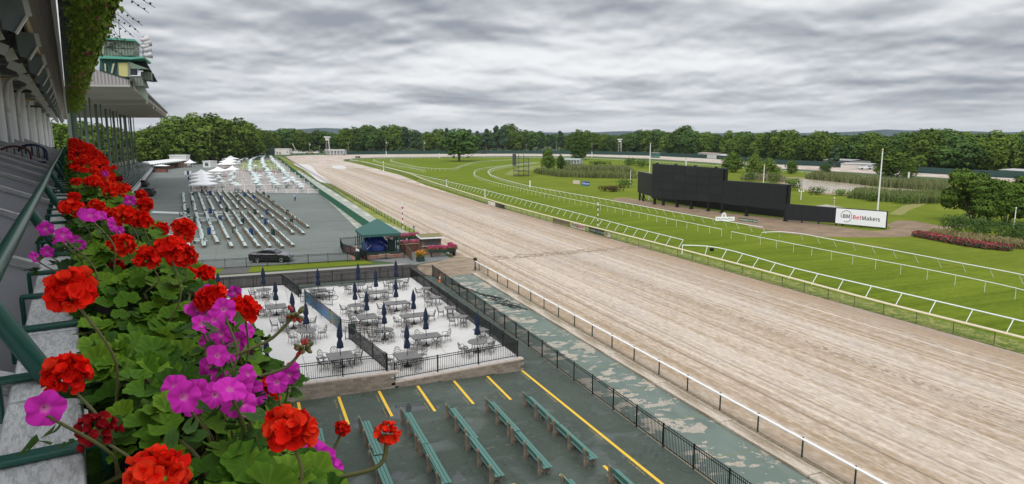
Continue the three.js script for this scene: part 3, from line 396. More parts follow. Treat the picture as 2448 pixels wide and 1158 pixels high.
const tables = [
  ['square', 840, 240, 1, 'square table by the far steps', [[1, 0], [0, 1], [-0.6, 1]]], ['round', 1150, 195, 1, 'round table at the middle of the back railing', [[-1, 0.3], [1, 0.4]]], ['rect', 1285, 252, 1, 'long table second from the lower terrace back', [[-0.5, 1], [0.4, 1], [1, 0], [-1, 0.2], [-0.4, -1]]],
  ['round', 1440, 170, 1, 'round table in the back corridor corner', [[-1, 0.1], [1, -0.2], [-0.5, -1], [0.5, 1]]], ['round', 1125, 355, 1, 'round table facing the banner railing', [[-1, 0.1], [0.8, -0.6], [0.3, 1], [-0.6, 0.9]]], ['square', 1215, 440, 1, 'square table behind the near steps', [[-1, 0.2], [-1, -0.5], [-0.4, 1], [0.5, 1], [1, 0.2]]],
  ['rect', 1440, 335, 1, 'long table in the lower terrace middle', [[-0.5, 1], [0.5, 1], [1, 0], [-1, 0], [-0.3, -1]]], ['round', 1350, 545, 1, 'round table before the near steps', [[1.5, 0.2], [-1, 0.2], [0.2, 1], [-0.5, -0.8]]], ['rect', 1575, 430, 1, 'long table halfway along the corridor', [[-0.5, 1], [0.5, 1], [1.1, -0.1], [-1, 0.2], [-0.4, -1]]],
  ['rect', 1670, 590, 1, 'long table behind the lower front row', [[-0.5, 1], [0.4, 1], [1.15, -0.2], [-1, 0.5], [-0.2, -1.1]]], ['square', 1525, 740, 1, 'square table at the lower front railing', [[-1, 0.3], [-1, -0.6], [-0.3, -1.1], [0.6, -1], [1.05, -0.5], [0.3, 1]]], ['round', 2065, 635, 1, 'round table in the front corridor corner', [[-1.1, 0.1], [-0.9, 0.8], [1, 0], [0.6, 0.8]]],
  ['small', 1670, 222, 0, 'farthest small corridor table', [[-1, 0.2], [-0.2, 1]]], ['small', 1745, 292, 0, 'second farthest small corridor table', [[-1, 0.2], [-0.4, -1]]], ['small', 1855, 372, 0, 'third small corridor table', [[-1, -0.2], [-0.3, 1]]], ['small', 1945, 440, 0, 'fourth small corridor table', [[-1, -0.2], [-0.1, 1]]], ['small', 2095, 542, 0, 'nearest small corridor table', [[-0.3, 1]]],
  ['round', 420, 235, 1, 'round table at the higher terrace back', [[-1, 0.2], [0.1, 1], [0.8, 0.6], [-0.8, -0.6]]], ['square', 515, 362, 1, 'square table level with the far steps', [[-1, 0.3], [-1, -0.3], [-0.5, -1.1], [0.4, 1], [1, 0.2]]], ['rect', 645, 460, 1, 'long table against the banner railing', [[-1, 0.2], [-0.5, 1], [0.3, 1], [1, 0.5]]], ['round', 750, 550, 1, 'round table between banner and higher front', [[-1, 0.3], [1.1, -0.2], [0.2, 1], [0, -1]]],
  ['square', 1010, 742, 1, 'square table at higher front by the divider', [[-1.05, 0.2], [-0.9, -0.8], [-0.2, -1.1], [0.9, -0.6], [1, -0.1], [-0.3, 1]]], ['square', 450, 862, 1, 'square table at higher front by the flowers', [[-0.5, -1], [0.3, -1.1], [1.1, -0.3]]], ['round', 265, 610, 1, 'round table half hidden by magenta flowers', [[0.4, 1], [0.9, 0.3]]], ['square', 75, 285, 1, 'square table behind the flowers at the back', [[1, 0.1]]],
];
const kindWord = { round: 'round', square: 'square', rect: 'long', small: 'small square' };
tables.forEach(([k, px, py, um, where, chairs], i) => {
  const [X, Y] = Zr(px, py), low = px > 800 && !(px === 1010), lv = (p) => low ? (p.x < XL ? 0.42 : rTop(p.x)) : LTOP; let p = G(X, Y, (low ? 0.6 : LTOP) + 0.73); for (let n = 0; n < 3; n++) p = G(X, Y, lv(p) + 0.73); p.y = lv(p);
  dup(tableProto[k], p, k === 'rect' ? 0.06 : k === 'square' ? 0.05 : i, `cast metal ${where}`);
  if (um) dup(parasolProto, p.clone(), i * 0.7, `closed navy parasol through the ${where}`);
  const e = dims[k], ez = k === 'rect' ? 0.8 : e, rc = rng(i + 60);
  chairs.forEach(([cx, cz], j) => { const q = V(p.x + cx * e, 0, p.z + cz * ez); q.y = lv(q); dup(chairProto, q, Math.atan2(p.x - q.x, p.z - q.z) + (rc() - 0.5) * 0.4, `dark chair ${nth(j)}, ${Math.abs(cx) > Math.abs(cz) ? (cx > 0 ? 'track' : 'stand') : (cz > 0 ? 'near' : 'far')} side, at the ${where}`).userData.group = 'ornate chairs round the patio tables'; });
});
dup(chairProto, G(...Zr(1065, 268), 0.55), 2.6, 'lone ornate metal chair on the lower terrace between two tables near the back').userData.group = 'ornate chairs round the patio tables';
{ const c = T('traffic_cone', 'orange traffic cone with white bands inside the corridor by the track fence', 'traffic cone', G(1052, 674)), o = mat([0.75, 0.13, 0.03], 0.5); part('base', rb(0.36, 0.04, 0.36, 0.01, 0, 0.02, 0, 1), o, c); part('cone', cy(0.03, 0.14, 0.7, 16, 0, 0.04, 0), o, c); part('band', cy(0.075, 0.10, 0.16, 16, 0, 0.36, 0), whitePaint, c); }
{ const pts = [], r2 = rng(12); const a = G(1075, 678), b = G(1240, 738); for (let k = 0; k < 3; k++) { const l = []; for (let i = 0; i <= 40; i++) { const t = i / 40, p = a.clone().lerp(b, t); const w = t > 0.55 ? 1.0 : 0.15; l.push(V(p.x + Math.sin(i * 1.9 + k) * w * 0.55 + k * 0.12, 0.03 + 0.01 * k, p.z + Math.cos(i * 1.5 + k * 2) * w * 1.2)); } tag(part('cable', tube(l, 0.022, 220, 5), mat('#0c0c0c', 0.5)), ['black cable', 'second loop of black cable', 'thin black cable end'][k] + ' lying in loops on the peeling green strip by the kerb', 'cable'); } }

// ---------------------------------------------------------------- benches near the camera, yellow lines
const benchM = ['#ffffff', '#f0f6f4', '#e4efeb'].map((q, k) => mat(q, 0.5, { map: dataTex(128, 256, (u, v) => mix3([0.050 + 0.008 * k, 0.145, 0.120], [0.115, 0.265, 0.225], 0.6 * fb(u, v, 30, 4, 3, 240 + k) + 0.3 * fb(u, v, 3, 6, 3, 250 + k)), 1, 1) })), farBenchM = mat([0.50, 0.60, 0.575], 0.35), footM = mat('#ffffff', 0.95, { map: dataTex(128, 128, (u, v) => mix3([0.10, 0.078, 0.056], [0.26, 0.205, 0.155], fb(u, v, 8, 8, 4, 255)), 0.6, 0.6), bumpMap: grainT(0.2), bumpScale: 0.008 });
const footShape = new THREE.Shape(); [[-0.30, 0], [-0.16, 0], [-0.08, 0.16], [0.10, 0.16], [0.18, 0], [0.30, 0], [0.27, 0.24], [0.26, 0.36], [-0.12, 0.36], [-0.17, 0.5], [-0.23, 0.84], [-0.30, 0.86], [-0.32, 0.8], [-0.28, 0.5], [-0.27, 0.3]].forEach(([x, y], i) => i ? footShape.lineTo(x, y) : footShape.moveTo(x, y));
const footGeo = new THREE.ExtrudeGeometry(footShape, { depth: 0.09, bevelEnabled: true, bevelSize: 0.018, bevelThickness: 0.018, bevelSegments: 1 }).translate(0, 0, -0.045);
const slatGeos = [0, 1].map((k) => { const g = rb(0.138, 0.045, 1, 0.008, 0, 0, 0, 1); return g; });
function makeBench(L, ms, name = 'park_bench') {
  const t = T(name, '', 'bench');
  for (let i = 0; i < 3; i++) { const s = part('seat_slat', slatGeos[0], ms[i % ms.length], t, -0.075 + i * 0.157, 0.415, 0); s.scale.z = L - 0.03; }
  for (let i = 0; i < 2; i++) { const s = part('back_slat', slatGeos[1], ms[(i + 1) % ms.length], t, -0.155 - i * 0.045, 0.58 + i * 0.16, 0); s.rotation.z = Math.PI / 2 + 0.22; s.scale.z = L - 0.03; }
  for (const z of [-L / 2 + 0.3, 0, L / 2 - 0.3]) part('support', footGeo, footM, t, 0, 0, z);
  scene.remove(t); names[name] = -1; return t;
}
const benchProto = makeBench(3.95, benchM), farBenchProto = makeBench(3.6, [farBenchM], 'bench');
const rowsX = [13.95, 11.7, 9.4, 7.05, 4.75, 2.45, 0.15], bq = rng(44);
rowsX.forEach((x, i) => { const w = i === 0 ? 'row next to the yellow line' : `${nth(i)} row in from the yellow line`;
  for (const [k, z] of [[0, -31.35], [1, -27.35]]) { const zz = z + (i === 4 ? 0.0 : 0) + (bq() - 0.5) * 0.1 - (i === 3 ? 0.3 : 0); dup(benchProto, V(x + (bq() - 0.5) * 0.12 - 0.05 * k, 0, zz), (bq() - 0.5) * 0.02, `green slatted bench, ${k ? 'near' : 'far'} one in the ${w}`); }
  for (const [k, z] of [[0, -22.15], [1, -18.1]]) if (i < 3 && k === 0) dup(benchProto, V(x + 0.25 - 0.05 * i, 0, z), 0, `green slatted bench cut off below, ${w}`); });
const yellowM = mat('#ffffff', 0.7, { map: dataTex(64, 512, (u, v) => mix3([0.72, 0.44, 0.02], [0.60, 0.40, 0.06], ss(0.5, 0.75, fb(u, v, 6, 60, 4, 260))), 1, 4) });
const cautionT = canvasTex(512, 64, (c, w, h) => { c.clearRect(0, 0, w, h); c.fillStyle = '#a8955a'; c.font = '44px sans-serif'; c.textAlign = 'center'; c.textBaseline = 'middle'; c.fillText('Caution Watch Step', w / 2, h / 2); });
const cautionM = mat('#ffffff', 0.8, { map: cautionT, transparent: true, alphaTest: 0.55 });
function caution(parent, x, z, L = 1.9) { const g = new THREE.PlaneGeometry(L, L / 9).rotateX(-Math.PI / 2).rotateY(-Math.PI / 2).translate(x, 0.010, z); part('lettering', g, cautionM, parent); }
{ const t = struct('yellow_line', poly([V(15.72, 0, -38.55), V(15.88, 0, -38.55), V(16.42, 0, -8), V(16.24, 0, -8)], 0.006), yellowM); for (const z of [-37.4, -33.6, -28.4, -24.6, -21.2]) caution(t, 15.58 + (z + 38) * 0.017, z); tag(t, 'long yellow line painted on the dark asphalt past all the benches'); }
[13.35, 11.15, 8.85, 6.5, 4.15, 1.9].forEach((x, i) => { const t = struct('yellow_line', rect(x - 0.07, x + 0.09, -38.3, -34.2 - (i % 2) * 0.2, 0.006), yellowM); for (const z of [-37.2, -35.0]) caution(t, x - 0.25, z, 1.6); tag(t, `short yellow line below the block wall, ${nth(i)} from the long line`); });
[14.2, 12.0, 9.7].forEach((x, i) => { const t = struct('yellow_line', rect(x + 0.22, x + 0.38, -25.35, -22.6, 0.006), yellowM); caution(t, x + 0.02, -23.9, 1.9); tag(t, `short yellow line at the near end of a bench row, ${nth(i)} from the long line`); });
// ---------------------------------------------------------------- trees and plants
const leafM = soft({ vertexColors: true });
const barkM = mat('#ffffff', 0.95, { map: dataTex(128, 256, (u, v) => mix3([0.05, 0.04, 0.03], [0.16, 0.13, 0.10], fb(u, v, 14, 5, 4, 300)), 1, 2) });
// foliage: leaf sprays (bent four-cornered faces) over the shells of lobes
function foliage(r, lobes, n, size, dark, light, o = {}) {
  const pos = [], col = [], tot = lobes.reduce((s, l) => s + l[3] * l[3], 0), sq = o.squash ?? 1;
  for (const [cx, cyy, cz, rad] of lobes) {
    const k = Math.round(n * rad * rad / tot), tone = 0.7 + 0.55 * r();
    for (let i = 0; i < k; i++) {
      let x = r() * 2 - 1, y = r() * 2 - 1, z = r() * 2 - 1; const l = Math.hypot(x, y, z) || 1; if (l > 1) { i--; continue; }
      x /= l; y /= l; z /= l; if (y < -0.55 && r() < 0.6) y = -y;
      const q = rad * (0.72 + 0.34 * Math.sqrt(r())) * (0.88 + 0.2 * Math.sin(x * 5 + cx) * Math.sin(z * 5 + cyy) + 0.12 * Math.sin(y * 9 + cz)), px = cx + x * q, py = cyy + y * q * sq, pz = cz + z * q;
      const s = size * (0.6 + 0.8 * r()), a = r() * 6.28, b = (r() - 0.5) * 1.6;
      const nx = x + (r() - 0.5) * 1.1, ny = y + 0.35 + (r() - 0.5) * 1.1, nz = z + (r() - 0.5) * 1.1, nl = Math.hypot(nx, ny, nz) || 1; const N = [nx / nl, ny / nl, nz / nl];
      let ux = N[1] * Math.sin(a) - N[2] * Math.cos(a), uy = N[2] * Math.cos(b) - N[0] * Math.sin(a), uz = N[0] * Math.cos(a) - N[1] * Math.cos(b); const ul = Math.hypot(ux, uy, uz) || 1; ux /= ul; uy /= ul; uz /= ul;
      const vx = N[1] * uz - N[2] * uy, vy = N[2] * ux - N[0] * uz, vz = N[0] * uy - N[1] * ux, dr = o.droop ?? 0.35;
      const p = (A, B, C) => [px + (ux * A + vx * B + N[0] * C) * s, py + (uy * A + vy * B + N[1] * C) * s, pz + (uz * A + vz * B + N[2] * C) * s];
      const e = o.narrow ?? 0.55, A = p(-1, 0, -dr), B = p(0, e, 0.12), C = p(1, 0.1, -dr), D = p(0.1, -e, 0.0);
      pos.push(...A, ...B, ...D, ...B, ...C, ...D);
      const t = Math.min(1, Math.max(0, (0.5 + 0.3 * (r() - 0.5)) * tone)); const c = mix3(dark, light, t).map((x, z) => x * (o.gain ?? (z === 2 ? 2.4 : 1.65))); for (let m = 0; m < 6; m++) col.push(...c);
    }
  }
  return tri(pos, null, col);
}
function crownLobes(r, h, w, base, kind) {
  const L = [], n = kind === 'pine' ? 10 : 15;
  for (let i = 0; i < n; i++) { const t = (i + 0.5) / n, y = base + (h - base) * (0.04 + 0.88 * t), k = kind === 'pine' ? (1 - t * 0.75) : Math.sin(Math.PI * Math.min(0.97, 0.22 + 0.70 * t)), a = i * 2.4 + r(), d = w * 0.5 * k * (0.35 + 0.45 * r()); const rad = kind === 'pine' ? w * 0.22 * (0.6 + k * 0.5) : w * (0.20 + 0.12 * r()) * (0.55 + 0.5 * k); L.push([Math.cos(a) * d, y, Math.sin(a) * d, rad]); }
  if (kind !== 'pine') L.push([0, base + (h - base) * 0.52, 0, w * 0.33]);
  return L;
}
function makeTree(name, seed, h, w, base, n, size, dark, light, kind) {
  const r = rng(seed), t = T(name, '', 'tree'), tr = [rod(V(0, -0.3, 0), V(0.1, h * 0.42, 0), 0.028 * h, 8, 0.018 * h)]; const L = crownLobes(r, h, w, base, kind);
  for (let i = 0; i < L.length; i += 2) tr.push(rod(V(0.05, Math.max(base * 0.8, h * 0.2 + 0.02 * i * h), 0), V(L[i][0] * 0.8, L[i][1], L[i][2] * 0.8), 0.012 * h, 5, 0.004 * h));
  part('trunk', tr, barkM, t); part('crown', foliage(r, L, n, size, dark, light), leafM, t); scene.remove(t); names[name] = -1; return t;
}
const DG = [0.018, 0.033, 0.005], MG = [0.036, 0.063, 0.007], LG = [0.082, 0.124, 0.014], YG = [0.115, 0.160, 0.018];
const TREES = [
  makeTree('tree', 1, 16, 13, 1.6, 2600, 0.62, DG, LG), makeTree('tree', 2, 16, 11, 1.2, 2600, 0.58, MG, [0.092, 0.140, 0.016]), makeTree('tree', 3, 16, 14, 3.6, 2800, 0.62, [0.020, 0.040, 0.008], [0.062, 0.110, 0.018]),
  makeTree('tree', 4, 16, 10, 1.0, 2400, 0.55, MG, YG), makeTree('tree', 5, 17, 8, 3.5, 2000, 0.6, [0.016, 0.032, 0.012], [0.042, 0.078, 0.024], 'pine'), makeTree('tree', 6, 16, 12, 1.8, 2600, 0.6, [0.026, 0.045, 0.006], [0.088, 0.132, 0.014]),
  makeTree('tree', 7, 16, 12, 1.6, 2600, 0.62, [0.016, 0.030, 0.005], [0.056, 0.094, 0.013]), makeTree('tree', 8, 18, 7.5, 4.5, 1800, 0.6, [0.018, 0.036, 0.014], [0.05, 0.086, 0.028], 'pine')];
const tq = rng(321);
function plant(k, px, base, top, label, o = {}) {      // a tree whose foot is at (px, base) and whose top reaches row `top` of the photograph
  const p = o.at ?? G(px, base), d = depthOf(p), H = (base - top) / FOC * d * 1.01, pr = TREES[k], h0 = k === 4 ? 17 : k === 7 ? 18 : 16;
  const t = dup(pr, p, tq() * 6.28, label, (o.w ?? 1) * (o.name === 'lone_tree' && px > 1390 ? 1.35 : 1) * H / h0, H / h0); if (o.group) t.userData.group = o.group; t.name = numbered(o.name ?? 'tree').replace(/^tree_(\d{3})_.*/, 'tree_$1'); return t;
}
// single trees
plant(2, 1098, 386, 314, 'broad dark lone tree standing on the lawn inside the white chute rail', { w: 1.5, name: 'lone_tree' });
plant(6, 1384, 382, 313, 'tall dark oval tree behind the small starting gate in the infield', { w: 1.12, name: 'lone_tree' });
plant(1, 1310, 406, 359, 'round pale green tree beside the scaffold tower', { w: 1.15, name: 'lone_tree' });
plant(6, 1340, 408, 371, 'narrow dark evergreen beside the round pale green tree near the scaffold', { w: 0.75, name: 'lone_tree' });
plant(1, 1750, 412, 367, 'round light green tree right above the end of the big screen', { w: 1.25, name: 'lone_tree' });
plant(3, 1803, 424, 371, 'bright green leafy tree behind the lower part of the big screen', { w: 1.0, name: 'lone_tree' });
plant(3, 1838, 428, 380, 'loose yellow green tree at the left end of the pond', { w: 1.2, name: 'lone_tree' });
plant(0, 1893, 416, 384, 'small thin tree on the bank above the pond', { w: 0.9, name: 'lone_tree' });
plant(6, 1973, 414, 391, 'small round topped tree on the lawn past the pond', { w: 1.25, name: 'lone_tree' });
plant(0, 2125, 424, 361, 'wide tree behind the tall flagpole near the back stretch rail', { w: 1.25, name: 'lone_tree' });
plant(0, 2170, 428, 379, 'slim tree next to the wide one behind the tall flagpole', { w: 0.8, name: 'lone_tree' });
// the willows at the right edge, finer leaves because they are near
{ const wm = (seed, h, w, n) => { const r = rng(seed), t = T('willow_tree', '', 'tree'), L = []; for (let i = 0; i < 22; i++) { const a = r() * 6.28, y = h * (0.30 + 0.62 * r()), d = w * 0.5 * Math.sqrt(r()) * (1.15 - 0.65 * (y / h)); L.push([Math.cos(a) * d, y, Math.sin(a) * d, w * (0.13 + 0.10 * r())]); }
    const tr = []; for (let i = 0; i < 5; i++) { const a = i * 1.3; tr.push(rod(V(Math.cos(a) * 0.3, -0.3, Math.sin(a) * 0.3), V(Math.cos(a) * w * 0.22, h * 0.55, Math.sin(a) * w * 0.2), 0.2, 7, 0.07)); } for (let i = 0; i < L.length; i += 2) tr.push(rod(V(0, h * 0.3, 0), V(L[i][0], L[i][1], L[i][2]), 0.08, 5, 0.02));
    part('trunk', tr, barkM, t); part('crown', foliage(r, L, Math.round(n * 1.5), 0.42, [0.020, 0.042, 0.006], [0.082, 0.128, 0.014], { squash: 0.85, droop: 0.6, narrow: 0.4 }), leafM, t); return t; };
  for (const [i, px, by, top, w, l] of [[0, 2330, 535, 421, 1.15, 'leafy spreading tree behind the flower bed, leftmost of the three at the right edge'], [1, 2405, 540, 440, 1.0, 'leafy spreading tree behind the flower bed, in the middle of the three'], [2, 2480, 542, 432, 1.2, 'leafy spreading tree cut off by the right edge behind the flower bed']]) { const t = wm(70 + i, 9.5, 9.5 * w, 6500), p = G(px, by); t.position.copy(p); const s = (by - top) / FOC * depthOf(p) / 9.2; t.scale.setScalar(s); tag(t, l, 'tree'); } }
function shrub(name, px, by, wpx, hpx, label, dark, light, n = 500, o = {}) {
  const p = G(px, by), d = depthOf(p), w = wpx / FOC * d, h = hpx / FOC * d, r = rng(Math.round(px * 3 + by)), L = []; for (let i = 0; i < 7; i++) { const a = r() * 6.28, q = w * 0.28 * Math.sqrt(r()); L.push([Math.cos(a) * q, h * (0.32 + 0.22 * r()), Math.sin(a) * q, Math.min(w * 0.36, h * 0.52) * (0.7 + 0.4 * r())]); }
  if (w > h * 1.6) for (let i = 0; i < 7; i++) L.push([(i / 6 - 0.5) * w * 0.75, h * 0.5, (r() - 0.5) * h * 0.5, h * 0.48]);
  const t = T(name, label, o.cat ?? 'shrub', p, -TURN); part('foliage', foliage(r, L, n, Math.max(0.10, 1.9 / FOC * d), dark, light, o), leafM, t); part('stem', rod(V(0, -0.1, 0), V(0, h * 0.5, 0), 0.05, 5), barkM, t); return t;
}
const shD = [0.024, 0.042, 0.008], shL = [0.08, 0.128, 0.016];
[[2282, 556, 62, 46, 'dark rounded shrub at the left of the clipped row behind the flower bed'], [2335, 566, 78, 52, 'rounded shrub second in the clipped row behind the flower bed'], [2392, 573, 78, 50, 'rounded shrub third in the clipped row behind the flower bed'], [2445, 578, 70, 54, 'rounded shrub at the right edge behind the flower bed']].forEach((a) => shrub('shrub', ...a, shD, [0.055, 0.105, 0.018], 1600));
[[1494, 449, 36, 22, 'green bush left of the big screen beside the brown hedge'], [1326, 419, 28, 16, 'low bright green bush before the reeds near the scaffold'], [1898, 455, 40, 28, 'dark round bush at the near bank of the pond'], [1896, 441, 40, 16, 'yellow green bush at the left tip of the pond'], [1955, 466, 46, 20, 'spreading green bush on the near bank below the pond'], [2014, 468, 44, 16, 'light green bush beside the spreading one on the pond bank'], [1318, 399, 44, 22, 'dark bush in the clump under the round pale tree'], [1350, 404, 40, 26, 'dark bush at the foot of the narrow evergreen'], [1508, 396, 30, 18, 'bush at the end of the reeds behind the big screen'], [1535, 402, 46, 24, 'green bush behind the left end of the big screen'], [1850, 437, 42, 26, 'olive bush on the bank left of the pond'], [1790, 435, 44, 30, 'bush behind the right end of the big screen'], [2090, 482, 60, 22, 'green bush in the reeds behind the white sign'], [2160, 488, 60, 20, 'second green bush in the reeds behind the white sign'], [1435, 395, 60, 10, 'low dark scrub in front of the small starting gate'], [1295, 414, 40, 14, 'low scrub at the foot of the scaffold']].forEach((a, i) => shrub('bush', ...a, i === 3 || i === 5 ? [0.05, 0.09, 0.015] : shD, i === 1 || i === 3 || i === 5 ? [0.15, 0.21, 0.03] : shL, 420));
{ const t = shrub('brown_hedge', 1460, 458, 68, 15, 'low brownish red hedge with dry leaves left of the big screen', [0.05, 0.04, 0.02], [0.12, 0.085, 0.04], 700, { cat: 'hedge', gain: 1 }); }
// reeds: standing blades
function reeds(name, label, pts, n, hgt, c0, c1, seed) {
  const r = rng(seed), P0 = P(pts.map((q) => [q[0], q[1]])), pos = [], col = []; const w = pts.map((q) => q[2]);
  for (let i = 0; i < n; i++) { const t = r() * (P0.length - 1), k = Math.min(P0.length - 2, Math.floor(t)), f = t - k, p = P0[k].clone().lerp(P0[k + 1], f), far = G(mix(pts[k][0], pts[k + 1][0], f), mix(pts[k][1], pts[k + 1][1], f) - mix(w[k], w[k + 1], f)); p.lerp(far, r()); const h = hgt * (0.5 + 0.5 * r() + 0.35 * vn(p.x * 0.35, p.z * 0.35, 4096, 4096, 9)) * (0.25 + 0.75 * ss(0, 0.35, t) * ss(P0.length - 1, P0.length - 1.4, t)), a = r() * 3.14, ww = 0.09 + 0.12 * r(), lx = (r() - 0.5) * 0.5, lz = (r() - 0.5) * 0.5, dx = Math.cos(a) * ww, dz = Math.sin(a) * ww;
    pos.push(p.x - dx, 0, p.z - dz, p.x + dx, 0, p.z + dz, p.x + lx, h, p.z + lz, p.x + lx * 0.5 - dx * 1.6, h * 0.55, p.z + lz * 0.5, p.x + dx * 1.6 + lx * 0.5, h * 0.55, p.z + lz * 0.5 + dz, p.x + lx * 1.6, h * 1.04, p.z + lz * 1.6); const q = mix3(c0, c1, r()); const q2 = q.map((x) => x * 1.5); col.push(...q, ...q, ...q2, ...q, ...q, ...q2); }
  return stuff(tag(part(name, tri(pos, null, col), leafM), label, 'reeds'));
}
const rd0 = [0.075, 0.092, 0.034], rd1 = [0.180, 0.195, 0.085];
reeds('reeds', 'tall grey green reeds along the far bank of the pond', [[1925, 428, 8], [2000, 436, 9], [2100, 447, 10], [2200, 455, 11], [2290, 462, 12]], 5200, 2.3, rd0, rd1, 1);
reeds('reeds', 'reeds on the near bank of the pond below the water', [[2025, 474, 8], [2100, 482, 12], [2190, 488, 14], [2275, 487, 16]], 4200, 2.0, [0.07, 0.095, 0.028], [0.165, 0.195, 0.07], 2);
reeds('reeds', 'reeds in a band between the scaffold and the big screen, rear row', [[1340, 411, 5], [1400, 412, 6], [1470, 415, 6], [1520, 417, 6]], 2600, 2.6, rd0, rd1, 3);
reeds('reeds', 'front row of the reed band between the scaffold and the big screen', [[1275, 415, 4], [1340, 424, 5], [1430, 427, 6], [1525, 428, 7]], 2800, 2.2, [0.07, 0.09, 0.028], [0.165, 0.185, 0.07], 4);
reeds('reeds', 'dry reeds by the left tip of the pond beside the loose tree', [[1770, 430, 4], [1830, 434, 5], [1890, 437, 4]], 900, 2.2, [0.12, 0.11, 0.06], [0.26, 0.23, 0.14], 6);
reeds('ornamental_grass', 'tan ornamental grass in a strip behind the red flower bed', [[2215, 562, 6], [2260, 570, 10], [2330, 584, 14], [2400, 592, 14], [2470, 600, 14]], 3000, 0.8, [0.10, 0.09, 0.035], [0.24, 0.20, 0.10], 5);
{ const r = rng(77), pos = [], t = T('flower_bed', 'long bed of red and pink roses on the infield lawn at the right', 'flower bed'); const pl = P([[2198, 568], [2240, 576], [2300, 588], [2360, 596], [2412, 600]]), c = new THREE.CatmullRomCurve3(pl), L = [];
  for (let i = 0; i < 46; i++) { const p = c.getPoint(i / 45); const back = G(0, 0); const d = V(0.55, 0, -0.83); const w = 4.6 * Math.sin(Math.PI * Math.min(0.9, 0.16 + i / 52)); for (let k = 0; k < 4; k++) L.push([p.x + d.x * w * k / 4 + (r() - 0.5) * 0.5, 0.32, p.z + d.z * w * k / 4 + (r() - 0.5) * 0.5, 0.5 + 0.14 * r()]); }
  stuff(part('foliage', foliage(r, L, 7000, 0.13, [0.018, 0.035, 0.014], [0.05, 0.07, 0.025]), leafM, t)); stuff(part('blossom', foliage(r, L.map(([x, y, z, q]) => [x, y + 0.10, z, q]), 4600, 0.10, [0.26, 0.018, 0.028], [0.62, 0.12, 0.15], { gain: 1 }), leafM, t)); }

// the row of big trees on the left, behind the tents
const rowL = [[330, 398, 318, 3], [372, 396, 306, 0], [415, 394, 284, 1], [452, 392, 284, 5], [478, 391, 276, 3], [505, 389, 279, 0], [528, 387, 284, 1], [548, 385, 291, 5], [566, 383, 288, 0], [583, 381, 293, 3], [598, 379, 299, 1], [611, 377, 304, 0], [622, 375, 312, 6], [300, 402, 315, 1], [270, 404, 306, 5], [236, 406, 300, 3], [200, 408, 296, 1], [165, 410, 300, 5], [130, 410, 296, 0]];
rowL.forEach(([px, b, t, k], i) => { const q = plant(k, px, b, t, i < 13 ? `tall leafy tree in the row behind the tents, ${nth(i)} from the green stand` : `leafy tree seen between the posts of the green stand, ${nth(i - 13)} from its far end`, { name: 'row_tree', w: 1.15 }); });
[[350, 390, 312, 5], [395, 388, 300, 0], [440, 386, 297, 1], [490, 384, 287, 0], [538, 382, 290, 3], [575, 379, 296, 5], [150, 400, 300, 3], [218, 400, 306, 0], [285, 396, 310, 1]].forEach(([px, b, t, k], i) => plant(k, px, b, t, `leafy tree in the second row behind the row of tall trees, ${nth(i)} from the left`, { name: 'row_tree', w: 1.15 }));
// the tree line along the back stretch: [px, foot, top] of its outline
const skyline = [[612, 372, 314], [640, 370, 316], [680, 368, 318], [720, 367, 318], [770, 367, 316], [800, 366, 316], [840, 366, 308], [870, 366, 304], [930, 365, 306], [980, 365, 308], [1020, 365, 313], [1070, 364, 314], [1150, 364, 315], [1195, 364, 307], [1218, 364, 302], [1245, 364, 312], [1290, 364, 321], [1340, 365, 320], [1420, 366, 318], [1470, 367, 322], [1520, 367, 316], [1560, 368, 320], [1600, 369, 312], [1640, 371, 313], [1700, 374, 322], [1780, 380, 322], [1860, 386, 321], [1930, 390, 323], [1980, 392, 323], [2060, 396, 326], [2130, 400, 328], [2180, 403, 322], [2225, 406, 319], [2280, 410, 319], [2330, 413, 330], [2390, 416, 332], [2440, 418, 326], [2520, 424, 322]];
const outline = (x, j) => { for (let i = 1; i < skyline.length; i++) if (x <= skyline[i][0]) { const a = skyline[i - 1], b = skyline[i], f = (x - a[0]) / (b[0] - a[0]); return mix(a[j], b[j], f); } return skyline[skyline.length - 1][j]; };
{ let x = 618, i = 0; const q = rng(55);
  while (x < 2530) { const near = outline(x, 1) - 364, f = outline(x, 1), t = outline(x, 2); const k = x > 950 && x < 1360 ? (q() < 0.55 ? (q() < 0.5 ? 4 : 7) : Math.floor(q() * 7)) : [0, 1, 2, 3, 5, 6][Math.floor(q() * 6)];
    plant(k, x, f - 0.6 - q() * 1.2, t + (q() - 0.38) * 21, `leafy tree at the front of the back stretch wood, ${nth(i)} from the straight`, { name: 'wood_tree', w: 1 + 0.25 * q() }); x += 15 + near * 0.35 + q() * 12; i++; }
  x = 615; while (x < 2530) { const f = outline(x, 1), t = outline(x, 2); plant([0, 1, 2, 3, 5, 6, 4, 7][Math.floor(q() * 8)], x, f - 4 - q() * 4, t + (q() - 0.4) * 9, 'leafy tree deeper in the wood along the back stretch', { name: 'wood_tree', group: 'trees deeper in the wood along the back stretch', w: 1.2 + 0.3 * q() }); x += 16 + q() * 14; }
  for (const [px, b, t, k, w, l] of [[1615, 373, 311, 6, 1.1, 'big dark oak standing before the wood, left of the wide barns'], [1645, 374, 316, 2, 1.1, 'second big dark oak beside the first before the wood'], [2215, 412, 319, 0, 1.25, 'largest broad tree before the barns at the back stretch'], [2290, 414, 332, 2, 1.5, 'broad dark tree beside the largest one before the barns'], [2350, 414, 341, 5, 1.3, 'broad tree at the end of the back stretch fence'], [1995, 401, 345, 4, 1.1, 'dark pine before the long grey barn']]) plant(k, px, b, t, l, { name: 'oak_tree', w }); }
